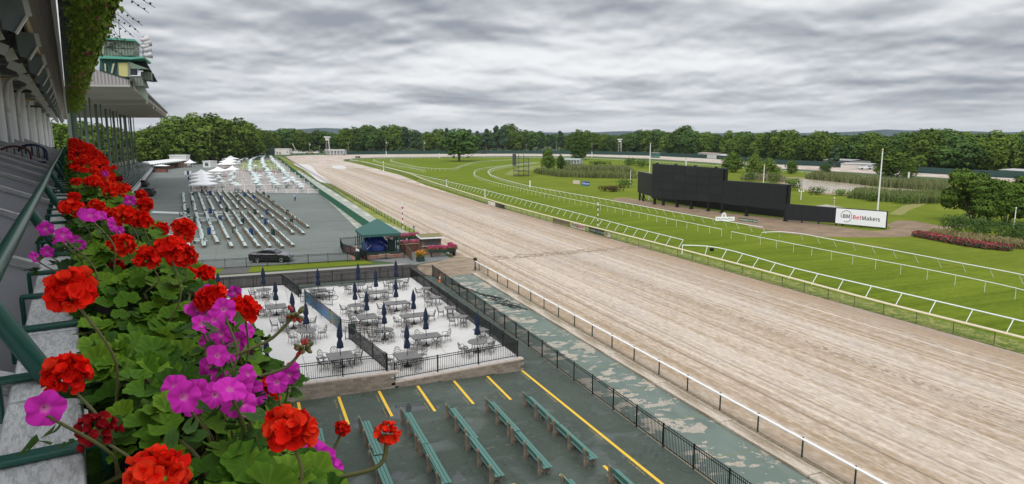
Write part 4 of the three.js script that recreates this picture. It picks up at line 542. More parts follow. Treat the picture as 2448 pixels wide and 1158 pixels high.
// undergrowth and the mass of the wood behind
{ const r = rng(91), L = []; for (let x = 900; x < 2520; x += 9) { const p = G(x + r() * 9, outline(x, 1) - 0.5 - r()); L.push([p.x, 0.8 + r() * 0.8, p.z, 1.3 + 1.6 * r()]); }
  stuff(tag(part('undergrowth', foliage(r, L, 9000, 0.65, DG, [0.06, 0.11, 0.02]), leafM), 'low undergrowth at the foot of the wood along the back stretch', 'undergrowth'));
  const spots = []; for (let k = 0; k < 620; k++) { const x = -150 + r() * 2900, d = 500 + 1500 * r() * r(), az = Math.atan((x - 1224) / 1620) + TURN, near = x < 620 ? 420 : depthOf(G(Math.max(620, Math.min(2500, x)), outline(Math.max(620, x), 1) - 6)); const D = near + 20 + r() * 900; spots.push(V(Math.sin(az) * D, 0, -Math.cos(az) * D)); }
  for (let k = 0; k < 4; k++) { const m = spots.filter((_, i) => i % 4 === k), im = new THREE.InstancedMesh(TREES[[0, 2, 5, 3][k]].children[1].geometry, leafM, m.length), o = new THREE.Object3D(); m.forEach((p, i) => { o.position.copy(p); o.rotation.y = r() * 6; const s = 0.85 + 0.28 * r(); o.scale.set(s * 1.3, s, s * 1.3); o.updateMatrix(); im.setMatrixAt(i, o.matrix); }); im.name = numbered('distant_wood'); scene.add(im); stuff(tag(im, 'far wood reading as one dark green mass up to the hills', 'wood', 'far wood')); } }
// ---------------------------------------------------------------- infield structures
function hAt(p, row) { const q = p.clone().sub(EYE), s = (579 - row) / FOC; return (s * q.dot(FW) - q.dot(UPV)) / (UPV.y - s * FW.y); }
function facing(name, label, cat, a, b) { const t = T(name, label, cat, a.clone().setY(0), Math.atan2(-(b.z - a.z), b.x - a.x)); return [t, Math.hypot(b.x - a.x, b.z - a.z)]; }   // local x runs from a to b, local +z looks at the camera
const panelBlack = mat([0.0105, 0.012, 0.015], 0.5), panelBlack2 = mat([0.014, 0.0155, 0.019], 0.45), steelBlack = mat([0.008, 0.008, 0.009], 0.5);
{ const A = G(1561, 489), B = G(1875, 530), [t, L] = facing('big_screen', 'huge black video board in two heights on dark legs beside the soil track', 'video board', A, B); const fx = (px) => (px - 1561) / (1875 - 1561) * L * (1 + 0.22 * (1 - (px - 1561) / 314) * ((px - 1561) / 314) * -1);
  const topM1 = hAt(A, 393), bot1 = hAt(A, 474), mL = -0.6, mR = fx(1752), m2 = hAt(B, 443), b2 = hAt(B, 503);
  const k = hAt(G(1750, 516), 407), e = hAt(G(1750, 516), 490);
  const boardQuad = (x0, x1, y0l, y1l, y0r, y1r, d) => { const s = new THREE.Shape([new THREE.Vector2(x0, y0l), new THREE.Vector2(x1, y0r), new THREE.Vector2(x1, y1r), new THREE.Vector2(x0, y1l)]); return new THREE.ExtrudeGeometry(s, { depth: d, bevelEnabled: false }).translate(0, 0, -d); };
  const nx = 6, ny = 4, tl = (x) => mix(topM1, k, (x - mL) / (mR - mL)), bl = (x) => mix(bot1, e, (x - mL) / (mR - mL));
  for (let i = 0; i < nx; i++) for (let j = 0; j < ny; j++) { const x0 = mix(mL, mR, i / nx) + 0.025, x1 = mix(mL, mR, (i + 1) / nx) - 0.025, f = (x, q) => mix(bl(x), tl(x), q); part('screen_panel', boardQuad(x0, x1, f(x0, j / ny) + 0.02, f(x0, (j + 1) / ny) - 0.02, f(x1, j / ny) + 0.02, f(x1, (j + 1) / ny) - 0.02, 0.25), (i * 3 + j) % 4 ? panelBlack : panelBlack2, t); }
  for (let i = 0; i < 4; i++) for (let j = 0; j < 3; j++) { const X0 = mR, X1 = L + 0.1, a0 = hAt(G(1750, 516), 436), a1 = hAt(G(1750, 516), 492), x0 = mix(X0, X1, i / 4) + 0.01, x1 = mix(X0, X1, (i + 1) / 4) - 0.01, T0 = (x) => mix(a0, m2, (x - X0) / (X1 - X0)), B0 = (x) => mix(a1, b2, (x - X0) / (X1 - X0)); part('screen_panel', boardQuad(x0, x1, mix(B0(x0), T0(x0), j / 3) + 0.008, mix(B0(x0), T0(x0), (j + 1) / 3) - 0.008, mix(B0(x1), T0(x1), j / 3) + 0.008, mix(B0(x1), T0(x1), (j + 1) / 3) - 0.008, 0.25), panelBlack, t); }
  part('frame', [boardQuad(mL - 0.15, mR + 0.35, bot1 - 0.1, topM1 + 0.12, e - 0.1, k + 0.12, 0.7).translate(0, 0, -0.28), boardQuad(mR - 0.1, L + 0.35, e - 0.05, hAt(G(1750, 516), 436) + 0.1, b2 - 0.1, m2 + 0.1, 0.6).translate(0, 0, -0.28)], steelBlack, t);
  for (const px of [1561, 1587, 1628, 1669, 1715, 1750, 1804, 1874]) { const x = fx(px); part('leg', [bx(0.5, 2.6, 0.4, x, 1.3, -0.5), bx(0.8, 0.12, 0.7, x, 0.06, -0.5)], steelBlack, t); part('brace', beam(V(x, 2.4, -0.6), V(x - 0.9, 2.6, -1.9), 0.14, 0.14), steelBlack, t); }
  for (const px of [1565, 1620, 1675, 1730]) { const x = fx(px); part('spotlight', rb(0.5, 0.28, 0.4, 0.05, x, mix(topM1, k, x / mR) + 0.22, -0.5, 1), steelBlack, t); }
  part('ladder', [rod(V(L + 0.32, 0.3, -0.2), V(L + 0.32, m2, -0.2), 0.05), ...Array.from({ length: 11 }, (_, i) => rod(V(L + 0.32, 0.6 + i * 0.55, -0.2), V(L + 0.32, 0.6 + i * 0.55, -0.7), 0.035))], steelBlack, t);
  const [w, Lw] = facing('small_screen', 'smaller black side board angled away at the left end of the big video board', 'video board', G(1533, 481), G(1560, 488)); const h0 = hAt(G(1533, 481), 412), h1 = hAt(G(1560, 488), 417), q0 = hAt(G(1533, 481), 462), q1 = hAt(G(1560, 488), 471);
  part('panel', boardQuad(-2.6, Lw - 0.3, q0, h0, q1, h1, 0.4), panelBlack, w); part('top_edge', beam(V(-2.6, h0 + 0.06, -0.2), V(Lw - 0.3, h1 + 0.06, -0.2), 0.44, 0.1), mat([0.14, 0.15, 0.16], 0.6), w); for (const x of [-1.6, 0.8]) part('leg', [bx(0.35, 2.4, 0.35, x, 1.1, -0.2), beam(V(x, 1.9, -0.2), V(x - 0.9, 0.1, -1.2), 0.12, 0.12)], steelBlack, w);
}
const bannerFrame = steelBlack;
{ const pts = P([[1560, 480], [1640, 494], [1760, 510], [1880, 524]]); const t = T('backdrop_fence', 'black solid fence running behind the legs of the big screen', 'fence'); for (let i = 0; i < 3; i++) { const a = pts[i], b = pts[i + 1], o = V(1.6, 0, -0.6); part('panel', beam(a.clone().add(o).setY(1.0), b.clone().add(o).setY(1.0), 0.12, 2.0), panelBlack, t); } }
{ const A = G(1876, 530), B = G(1997, 540), C2 = G(2117, 549);
  const [t, L] = facing('black_wall', 'long black panel wall between the big screen and the white sign', 'wall', A, B); const y1 = hAt(A, 487), y0 = hAt(A, 526), y1b = hAt(B, 497), y0b = hAt(B, 533.5);
  for (let i = 0; i < 6; i++) { const f = i / 6, g = (i + 1) / 6; part('panel', new THREE.ExtrudeGeometry(new THREE.Shape([[L * f + 0.01, mix(y0, y0b, f)], [L * g - 0.01, mix(y0, y0b, g)], [L * g - 0.01, mix(y1, y1b, g)], [L * f + 0.01, mix(y1, y1b, f)]].map((q) => new THREE.Vector2(...q))), { depth: 0.3, bevelEnabled: false }).translate(0, 0, -0.3), panelBlack, t); } for (let i = 0; i <= 3; i++) part('post', bx(0.2, 1.2, 0.2, L * i / 3, 0.5, -0.45), steelBlack, t);
  const [s, Ls] = facing('advert_sign', 'white sign board', 'sign', B, C2); s.userData.label = 'white sign board with round emblem and red and black lettering, black frame';
  const a1 = hAt(B, 498), a0 = hAt(B, 533.5), c1 = hAt(C2, 507), c0 = hAt(C2, 545);
  const tex = canvasTex(1536, 460, (c, w, h) => { c.fillStyle = '#eceef0'; c.fillRect(0, 0, w, h); c.strokeStyle = '#20232b'; c.lineWidth = 15; c.beginPath(); c.arc(330, 225, 170, Math.PI * 0.93, Math.PI * 2.62); c.stroke(); c.lineWidth = 13; c.beginPath(); c.moveTo(160, 225); c.lineTo(205, 225); c.moveTo(165, 262); c.lineTo(330, 262); c.stroke(); c.fillStyle = '#20232b'; c.font = 'bold 158px sans-serif'; c.textBaseline = 'middle'; c.textAlign = 'center'; c.fillText('BM', 338, 222); c.textAlign = 'left'; c.font = 'bold 170px sans-serif'; c.fillStyle = '#c41230'; c.fillText('Bet', 525, 235); const wd = c.measureText('Bet').width; c.fillStyle = '#20232b'; c.font = 'bold 160px sans-serif'; c.save(); c.translate(525 + wd, 240); c.scale(0.98, 1); c.fillText('Makers', 0, 0); c.restore(); });
  const pos = [0, a0, 0, Ls, c0, 0, Ls, c1, 0, 0, a0, 0, Ls, c1, 0, 0, a1, 0], uv = [0, 0, 1, 0, 1, 1, 0, 0, 1, 1, 0, 1]; part('sign_face', tri(pos, uv).translate(0, 0, 0.02), mat('#ffffff', 0.5, { map: tex }), s);
  part('frame', new THREE.ExtrudeGeometry(new THREE.Shape([[-0.05, a0 - 0.12], [Ls + 0.12, c0 - 0.16], [Ls + 0.12, c1 + 0.1], [-0.05, a1 + 0.1]].map((q) => new THREE.Vector2(...q))), { depth: 0.5, bevelEnabled: false }).translate(0, 0, -0.51), bannerFrame, s); for (const x of [1, Ls / 2, Ls - 0.6]) part('post', bx(0.25, 1.6, 0.25, x, 0.8, -0.7), steelBlack, s); }
{ const p = G(1975, 512), t = T('storage_roof', 'low grey shed roof peeking over the white sign', 'shed', p, -TURN - 0.2); part('roof', tri([-5, 0.9, 1.5, 5, 0.9, 1.5, 0, 1.9, 0, -5, 0.9, 1.5, 0, 1.9, 0, -5, 0.9, -1.5, 5, 0.9, 1.5, 5, 0.9, -1.5, 0, 1.9, 0]), mat([0.33, 0.30, 0.27], 0.9), t); part('wall', bx(9, 0.9, 2.8, 0, 0.45, 0), mat([0.2, 0.19, 0.18], 0.9), t); }
function pole(name, label, px, base, top, r, m, cat = 'flagpole') { const p = G(px, base), h = hAt(p, top), t = T(name, label, cat, p); part('pole', cy(r * 0.6, r, h, 10), m, t); part('finial', sp(r * 1.3, 0, h + r, 0), cat === 'flagpole' ? mat([0.6, 0.45, 0.12], 0.3) : m, t); part('base', cy(r * 2.2, r * 2.4, 0.15, 10), concreteM, t); return t; }
pole('flagpole', 'tallest white flagpole, rising behind the white sign board', 2098, 512, 360, 0.16, whitePaint); pole('flagpole', 'white flagpole behind the left end of the big screen', 1551, 480, 345, 0.14, whitePaint); pole('flagpole', 'short white flagpole behind the lower part of the big screen', 1822, 498, 397, 0.12, whitePaint);
[[2310, 530, 489, 'leftmost'], [2353, 536, 494, 'middle'], [2424, 552, 499, 'rightmost']].forEach(([x, b, t, w]) => pole('white_pole', `slim white pole in front of the willows, ${w} of three`, x, b, t, 0.09, whitePaint, 'pole'));
[[2310, 412], [1507, 470]].slice(1).forEach(([x, b]) => { pole('white_pole', 'slim white pole beside the green bush left of the big screen', x, 445, 410, 0.10, whitePaint, 'pole'); });
// furlong poles
const redP = mat([0.30, 0.012, 0.012], 0.6), goldP = mat([0.55, 0.36, 0.07], 0.5), blackP = mat('#101010', 0.6);
function stripedPole(label, px, base, top, c1, c2, r) { const p = G(px, base), h = hAt(p, top), t = T('striped_pole', label, 'marker pole', p), n = 9; for (let i = 0; i < n; i++) part('band', cy(r, r, h / n, 10, 0, h / n * i, 0), i % 2 ? c2 : c1, t); part('cap', sp(r * 1.5, 0, h, 0), c1, t); return t; }
const sp1 = stripedPole('red and white striped pole on the verge beside the gazebo', 963, 547, 487, whitePaint, redP, 0.07); part('arm', bx(0.5, 0.08, 0.08, 0, hAt(G(963, 547), 497), 0), redP, sp1);
stripedPole('dark and white striped pole by the turf rail above the lettered boards', 1429, 541, 486, whitePaint, mat([0.20, 0.05, 0.02], 0.6), 0.08); stripedPole('small red and white pole on the lawn behind the black wall', 1994, 497, 474, whitePaint, redP, 0.09);
for (const [px, b, t, l] of [[917, 410, 385, 'far'], [1068, 446, 428, 'middle'], [1160, 472, 451, 'near']]) { const p = G(px, b), h = hAt(p, t), o = T('furlong_post', `white furlong post with dark top beside the wooden rail, ${l} one of three`, 'marker post', p); part('post', cy(0.17, 0.17, h, 12), whitePaint, o); part('cap', [cy(0.20, 0.20, 0.12, 12, 0, h, 0), sp(0.11, 0, h + 0.2, 0)], blackP, o); part('lettering', bx(0.10, h * 0.7, 0.02, 0, h * 0.55, 0.17), blackP, o); }
{ const p = G(1267, 448), h = hAt(p, 431), o = T('furlong_post', 'white marker post on the inner turf rail below the scaffold', 'marker post', p); part('post', bx(0.3, h, 0.3, 0, h / 2, 0), whitePaint, o); part('cap', bx(0.36, 0.12, 0.36, 0, h + 0.06, 0), blackP, o); }
for (const [px, b, t, l] of [[1050, 379, 367, 'white post on the lawn left of the lone tree'], [923, 372, 362, 'white post before the hedge at the far turn'], [1415, 376, 364, 'white post at the back stretch right of the tall oval tree'], [2172, 434, 412, 'white post with dark top at the far rail behind the reeds'], [2306, 428, 418, 'white post at the far rail above the willows'], [1640, 398, 380, 'white post at the far rail behind the big screen']]) { const p = G(px, b), h = hAt(p, t), o = T('rail_post', l, 'marker post', p); part('post', bx(0.4, h, 0.4, 0, h / 2, 0), whitePaint, o); part('cap', bx(0.46, 0.2, 0.46, 0, h + 0.1, 0), mat([0.25, 0.27, 0.28], 0.6), o); }
{ const p = G(1730, 531), t = T('finish_sign', 'white oval sign on a pole over a white lettered board at the turf rail', 'sign', p, -TURN), h = hAt(p, 508); part('board', rb(3.4, 0.75, 0.12, 0.05, 0.2, 0.55, 0.15), mat('#ffffff', 0.5, { map: canvasTex(256, 64, (c, w, hh) => { c.fillStyle = '#f2f2f0'; c.fillRect(0, 0, w, hh); c.fillStyle = '#23406b'; for (let i = 0; i < 9; i++) c.fillRect(14 + i * 26, 20 + (i % 3) * 4, 16, 12); }) }), t); part('pole', cy(0.06, 0.06, h - 0.6, 8, 0, 0, 0), whitePaint, t); part('oval', new THREE.CylinderGeometry(0.55, 0.55, 0.08, 24).rotateX(Math.PI / 2).scale(0.8, 1.3, 1).translate(0, h - 0.7, 0.08), whitePaint, t); part('emblem', new THREE.CylinderGeometry(0.36, 0.36, 0.02, 20).rotateX(Math.PI / 2).scale(0.6, 1.2, 1).translate(0, h - 0.7, 0.14), mat([0.45, 0.47, 0.48], 0.6), t); }
function railSign(name, label, a, b, y0, y1, tex) { const [t, L] = facing(name, label, 'sign', a, b); part('board', bx(L, y1 - y0, 0.04, L / 2, (y0 + y1) / 2, 0), blackMetal, t); part('sign_face', new THREE.PlaneGeometry(L, y1 - y0).translate(L / 2, (y0 + y1) / 2, 0.025), mat('#ffffff', 0.6, { map: tex }), t); return t; }
const textTex = (bg, items, w = 512, h = 96) => canvasTex(w, h, (c) => { c.fillStyle = bg; c.fillRect(0, 0, w, h); c.textBaseline = 'middle'; for (const [s, col, size, x] of items) { c.fillStyle = col; c.font = `bold ${size}px sans-serif`; c.fillText(s, x, h / 2 + 3); } });
railSign('rail_sign', 'x', V(49.62, 0, -99.2), V(49.75, 0, -94.6), 0.15, 0.95, textTex('#e6e0d4', [['RUN', '#222', 92, 20], ['HAPPY', '#b01818', 92, 210]])).userData.label = 'white board with black and red lettering under the wooden inner rail';
railSign('rail_sign', 'x', V(49.75, 0, -93.4), V(49.75, 0, -88.4), 0.15, 0.9, textTex('#16352c', [['MONMOUTH PARK', '#b9c8bd', 60, 12]])).userData.label = 'dark green lettered board under the wooden inner rail beside the striped pole';
railSign('rail_sign', 'x', V(49.75, 0, -88.0), V(49.75, 0, -86.4), 0.15, 0.85, textTex('#d6d2c6', [['M', '#223', 80, 40], ['~', '#223', 80, 150]], 256, 96)).userData.label = 'small pale board next to the dark green lettered board on the inner rail';
railSign('rail_sign', 'x', V(49.6, 0, -106.5), V(49.62, 0, -100), 0.2, 0.85, textTex('#8a8168', [['~ ~~ ~ ~~', '#3b3326', 70, 20]])).userData.label = 'weathered tan board left of the white lettered board on the inner rail';
railSign('rail_sign', 'x', V(49.3, 0, -140), V(49.3, 0, -135.5), 0.1, 0.9, textTex('#d9d6cc', [['••• ••••', '#333', 60, 10]])).userData.label = 'pale board on the far part of the wooden inner rail, left of its dark twin';
railSign('rail_sign', 'x', V(49.3, 0, -135.2), V(49.3, 0, -129.8), 0.1, 0.9, textTex('#23211e', [['•••• ••••', '#8a8a80', 60, 10]])).userData.label = 'dark board on the far part of the wooden inner rail below the furlong post';
railSign('rail_sign', 'x', G(1766, 538), G(1810, 544), 0.75, 1.25, textTex('#24463c', [['MONMOUTH PARK', '#e0e6e0', 60, 12]])).userData.label = 'dark lettered board hung on the white inner turf rail near the soil track';
railSign('banner', 'x', G(1370, 440), G(1386.5, 441.5), 0.1, 1.25, textTex('#d9c8bb', [['~~~~', '#b56a52', 90, 60]], 256, 128)).userData.label = 'pale printed banner lying back on the infield lawn, left of the blue one';
railSign('banner', 'x', G(1390, 443.5), G(1409, 445.5), 0.1, 1.35, canvasTex(256, 128, (c, w, h) => { c.fillStyle = '#0d57a8'; c.fillRect(0, 0, w, h); c.fillStyle = '#fff'; c.beginPath(); c.arc(62, 64, 38, 0, 7); c.fill(); c.fillStyle = '#c41e3a'; c.beginPath(); c.arc(62, 64, 33, Math.PI * 1.05, Math.PI * 1.95); c.fill(); c.fillStyle = '#0d3f8a'; c.beginPath(); c.arc(62, 64, 33, 0.15, Math.PI - 0.15); c.fill(); c.fillStyle = '#fff'; c.font = 'bold 56px sans-serif'; c.fillText('pepsi', 106, 84); })).userData.label = 'blue printed banner with a round red white blue emblem on the infield lawn';
{ const p = G(1915, 478), t = T('weather_mast', 'white T-shaped mast with small instruments on the lawn near the round bush', 'mast', p, -TURN), h = hAt(p, 455); part('pole', cy(0.08, 0.1, h, 8), whitePaint, t); part('arm', bx(1.2, 0.12, 0.12, 0, h - 0.35, 0), whitePaint, t); for (const x of [-0.55, 0.55]) part('instrument', rb(0.25, 0.4, 0.25, 0.05, x, h - 0.1, 0, 1), whitePaint, t); }
{ const p = G(1702, 600.5), t = T('floor_lamp_box', 'small black box lying on the turf behind the foreground rail', 'speaker box', p, 0.4); t.name = numbered('speaker_box'); part('box', rb(0.55, 0.4, 0.4, 0.04, 0, 0.22, 0), blackP, t); part('handle', new THREE.TorusGeometry(0.12, 0.02, 6, 12, Math.PI).translate(0, 0.42, 0), blackP, t); }
// scaffold tower
{ const p = G(1246, 421), d = depthOf(p), w = 36 / FOC * d, t = T('scaffold_tower', 'open dark scaffold tower with planks and a tall screen on its left side', 'scaffold', p, -TURN), m = mat([0.07, 0.075, 0.075], 0.5), H0 = hAt(p, 369); const D = w * 0.8, lv = 4;
  for (const x of [-0.5, -0.17, 0.17, 0.5]) for (const z of [-0.5, 0.5]) part('upright', rod(V(x * w, 0, z * D), V(x * w, x < 0.3 ? H0 : H0 * 0.8, z * D), 0.09), m, t);
  for (let k = 0; k <= lv; k++) { const y = H0 * 0.78 * k / lv + 0.4; for (const z of [-0.5, 0.5]) part('ledger', rod(V(-0.5 * w, y, z * D), V(0.5 * w, y, z * D), 0.07), m, t); for (const x of [-0.5, 0, 0.5]) part('ledger', rod(V(x * w, y, -0.5 * D), V(x * w, y, 0.5 * D), 0.07), m, t); if (k % 2) part('platform', bx(w, 0.12, D, 0, y - 0.06, 0), mat([0.14, 0.12, 0.10], 0.9), t); if (k < lv) for (const [a, b] of [[-0.5, -0.17], [0.17, 0.5]]) part('brace', rod(V(a * w, y, 0.5 * D), V(b * w, y + H0 * 0.78 / lv, 0.5 * D), 0.06), m, t); }
  part('screen', bx(w * 0.24, H0 * 0.52, 0.2, -0.46 * w, H0 * 0.76, 0.5 * D), mat([0.05, 0.055, 0.06], 0.7), t); }
// starting gates
function gate(label, a, b, top, m1) { const [t, L] = facing('starting_gate', label, 'starting gate', a, b), h = hAt(a, top), n = 12; for (let i = 0; i <= n; i++) part('stall_divider', [bx(L / n * 0.3, h * 0.72, 2.4, L * i / n, h * 0.42, -1.2)], i % 2 ? whitePaint : mat([0.35, 0.37, 0.38], 0.6), t); part('truss', [bx(L, h * 0.22, 0.35, L / 2, h * 0.88, 0), bx(L, h * 0.2, 0.35, L / 2, h * 0.88, -2.4), bx(L, 0.12, 2.4, L / 2, h * 0.97, -1.2)], m1, t); for (const x of [0.6, L - 0.6]) part('wheel', new THREE.CylinderGeometry(0.55, 0.55, 0.3, 14).rotateX(Math.PI / 2).translate(x, 0.55, 0.3), blackP, t); return t; }
gate('white starting gate parked at the end of the straight before the wood', G(777, 371), G(824, 371.5), 357, mat([0.55, 0.56, 0.55], 0.6)); gate('pale starting gate parked on the infield behind the bushes', G(1347, 396), G(1388, 397), 378.5, mat([0.50, 0.58, 0.60], 0.5));
{ const [t, L] = facing('dark_hedge_fence', 'long dark green screen fence behind the far turn and back stretch', 'fence', G(776, 371), G(800, 371)); t.position.set(0, 0, 0); t.rotation.y = 0; const l = P([[776, 371], [900, 368.5], [1000, 367.5], [1130, 366.5], [1300, 367], [1416, 368.5], [1561, 372], [1700, 379], [1780, 385], [1867, 393], [2000, 399], [2060, 403]]), fm = mat([0.030, 0.070, 0.062], 0.9), c = l; for (let i = 0; i < c.length - 1; i++) { const n = 3; for (let k = 0; k < n; k++) { const a = c[i].clone().lerp(c[i + 1], k / n), b = c[i].clone().lerp(c[i + 1], (k + 1) / n); part('panel', beam(a.setY(1.25), b.setY(1.25), 0.1, 2.5), fm, t); } }
  const u = T('dark_hedge_fence', 'dark green screen fence in front of the barns at the right', 'fence'), l2 = P([[2105, 408], [2182, 412.5], [2300, 420], [2448, 427.5], [2560, 434]]); for (let i = 0; i < l2.length - 1; i++) for (let k = 0; k < 3; k++) { const a = l2[i].clone().lerp(l2[i + 1], k / 3), b = l2[i].clone().lerp(l2[i + 1], (k + 1) / 3); part('panel', beam(a.setY(1.25), b.setY(1.25), 0.1, 2.5), fm, u); } }
// towers, poles, far buildings
function tower(label, px, base, top, dbl) { const p = G(px, base), h = hAt(p, top), w = h * 0.22, t = T('judge_tower', label, 'tower', p, -TURN), m = mat([0.30, 0.28, 0.26], 0.7); for (const x of [-1, 1]) for (const z of [-1, 1]) part('leg', rod(V(x * w * 0.45, 0, z * w * 0.45), V(x * w * 0.22, h * 0.78, z * w * 0.22), 0.16), m, t); for (let k = 0; k < 4; k++) part('brace', rod(V(-w * 0.4, h * 0.18 * k, w * 0.36), V(w * 0.36, h * 0.18 * (k + 1), w * 0.3), 0.09), m, t); part('cabin', bx(w * 0.8, h * 0.13, w * 0.8, 0, h * 0.83, 0), mat([0.62, 0.60, 0.56], 0.7), t); part('roof', bx(w * 1.35, h * 0.05, w * 1.2, 0, h * 0.94, 0), whitePaint, t); part('stairs', beam(V(w * 0.5, 0, 0), V(w * 0.35, h * 0.78, w * 0.3), 0.5, 0.2), whitePaint, t); }
tower('pale observation tower on legs beyond the end of the straight', 784, 371, 325); tower('pale observation tower with wide flat roof before the wood at the back stretch', 1481, 369, 331);
function upole(label, px, base, top, tr) { const p = G(px, base), h = hAt(p, top), t = T('utility_pole', label, 'utility pole', p, -TURN); part('pole', cy(0.14, 0.22, h, 8), mat([0.30, 0.26, 0.22], 0.9), t); part('crossarm', bx(2.6, 0.18, 0.18, 0, h - 0.8, 0), mat([0.25, 0.2, 0.16], 0.9), t); if (tr) part('transformer', cy(0.45, 0.45, 1.4, 10, 0.6, h * 0.72, 0), mat([0.55, 0.56, 0.57], 0.5), t); }
upole('utility pole with transformer behind the white shed at the end of the straight', 740, 369, 340, 1); upole('thin utility pole right of the one with transformer', 764, 369, 347); upole('utility pole beside the starting gate before the wood', 833, 368, 341); upole('utility pole with transformer rising before the far turn', 923, 367, 334, 1); upole('utility pole with transformer left of the lone tree', 1014, 366, 335, 1); upole('utility pole in the wood left of the tall oval tree', 1258, 366, 344); upole('utility pole right of the big oaks', 1330, 366, 338); upole('utility pole at the left of the judge tower', 1415, 369, 343);
function building(name, label, a, b, rowTop, depth, wallM, roofM, o = {}) { const [t, L] = facing(name, label, o.cat ?? 'building', a, b), h = hAt(a, rowTop); part('wall', bx(L, h * (o.wall ?? 0.86), depth, L / 2, h * (o.wall ?? 0.86) / 2, -depth / 2), wallM, t); part('roof', o.flat ? bx(L + 0.4, h * 0.08, depth + 0.4, L / 2, h * 0.90, -depth / 2) : tri([-0.3, h * 0.84, 0.4, L + 0.3, h * 0.84, 0.4, L + 0.3, h, -depth / 2, -0.3, h * 0.84, 0.4, L + 0.3, h, -depth / 2, -0.3, h, -depth / 2, -0.3, h, -depth / 2, L + 0.3, h, -depth / 2, L + 0.3, h * 0.84, -depth - 0.4, -0.3, h, -depth / 2, L + 0.3, h * 0.84, -depth - 0.4, -0.3, h * 0.84, -depth - 0.4]), roofM, t);
  for (const [x, y, w, hh, m, nm] of o.open ?? []) part(nm ?? 'window', bx(w, hh, 0.12, x * L, y * h, 0.02), m ?? mat('#15171a', 0.3), t); return [t, L, h]; }
const cream = mat([0.62, 0.58, 0.54], 0.8), greyRoof = mat([0.30, 0.29, 0.29], 0.85), darkOpen = mat([0.03, 0.03, 0.03], 0.6);
building('white_shed', 'long low white building at the end of the straight right of the dark board', G(649, 370), G(691, 370), 354.5, 8, mat([0.72, 0.67, 0.62], 0.8), cream, { flat: 1, open: [[0.2, 0.42, 0.7, 0.9], [0.48, 0.25, 0.9, 2.2, darkOpen, 'door'], [0.32, 0.28, 0.8, 2.0, darkOpen, 'door'], [0.9, 0.4, 0.9, 0.9]] });
building('dark_board', 'dark green board house at the end of the umbrella field', G(630, 371), G(648, 372), 353, 3, mat([0.012, 0.035, 0.032], 0.6), mat([0.05, 0.10, 0.09], 0.6), { flat: 1, cat: 'board' });
building('green_kiosk', 'small green kiosk on the back stretch fence', G(1556, 377), G(1568, 378), 364, 3, mat([0.03, 0.13, 0.10], 0.7), greyRoof, { flat: 1, cat: 'kiosk' }); building('dark_kiosk', 'small dark open shelter right of the lone tree by the hedge', G(1151, 368), G(1163, 368), 359, 3, darkOpen, mat([0.03, 0.05, 0.045], 0.7), { flat: 1, cat: 'kiosk' });
building('barn', 'long grey roofed barn between the trees at the back stretch', G(1968, 396), G(2032, 400), 379, 12, mat([0.30, 0.29, 0.28], 0.9), greyRoof, { open: [[0.3, 0.35, 1.5, 1.6, darkOpen, 'stall_door'], [0.6, 0.35, 1.5, 1.6, darkOpen, 'stall_door']] }); building('barn', 'pale barn right of the long grey one behind the fence', G(2010, 402), G(2085, 405), 389, 10, cream, mat([0.42, 0.41, 0.40], 0.8)); building('barn', 'low pale barn behind the broad trees at the right', G(2172, 409), G(2235, 412), 396, 10, cream, greyRoof); building('barn', 'pale barn at the right edge behind the fence', G(2388, 420), G(2470, 426), 403, 12, cream, mat([0.45, 0.44, 0.43], 0.8)); building('barn', 'tall pale barn far behind at the right edge', G(2424, 408), G(2500, 412), 377, 14, cream, mat([0.55, 0.48, 0.44], 0.8)); building('barn', 'white barn glimpsed under the oaks behind the big screen', G(1668, 377), G(1712, 380), 364, 8, mat([0.68, 0.66, 0.64], 0.8), mat([0.30, 0.22, 0.19], 0.8));
// small vehicles at the end of the straight
function truck(label, px, base, len, h, c) { const p = G(px, base), t = T('parked_truck', label, 'truck', p, -TURN), m = mat(c, 0.4), g = mat('#101418', 0.15); part('body', rb(len, h * 0.5, 2, 0.15, 0, h * 0.5, 0), m, t); part('cab', rb(len * 0.35, h * 0.45, 1.9, 0.2, len * 0.25, h * 0.85, 0), m, t); part('windscreen', rb(len * 0.3, h * 0.25, 1.94, 0.05, len * 0.26, h * 0.9, 0), g, t); for (const x of [-0.3, 0.3]) part('wheel', new THREE.CylinderGeometry(0.45, 0.45, 2.1, 12).rotateX(Math.PI / 2).translate(x * len, 0.45, 0), blackP, t); return t; }
{ const t = truck('white utility truck with raised boom at the end of the straight', 703, 369.5, 7, 3.4, [0.7, 0.7, 0.68]); part('boom', beam(V(2, 2.6, 0), V(-1.2, 9.4, 0), 0.4, 0.4), mat([0.6, 0.55, 0.3], 0.5), t); } truck('white van beside the utility truck at the end of the straight', 714, 369, 5.5, 2.6, [0.72, 0.72, 0.72]); truck('pale pickup in the line of parked vehicles before the wood', 728, 368.5, 6, 2.4, [0.62, 0.62, 0.60]); truck('tan trailer in the line of parked vehicles before the wood', 740, 368.5, 6.5, 2.6, [0.45, 0.36, 0.25]); truck('white truck at the right of the line of parked vehicles', 754, 368.5, 5.5, 2.6, [0.7, 0.7, 0.7]); truck('grey white van parked under the trees by the back stretch fence', 1735, 380, 6, 2.8, [0.6, 0.62, 0.63]); truck('white car trailer beside the barns at the back stretch', 2068, 405.5, 6, 1.6, [0.66, 0.67, 0.68]);
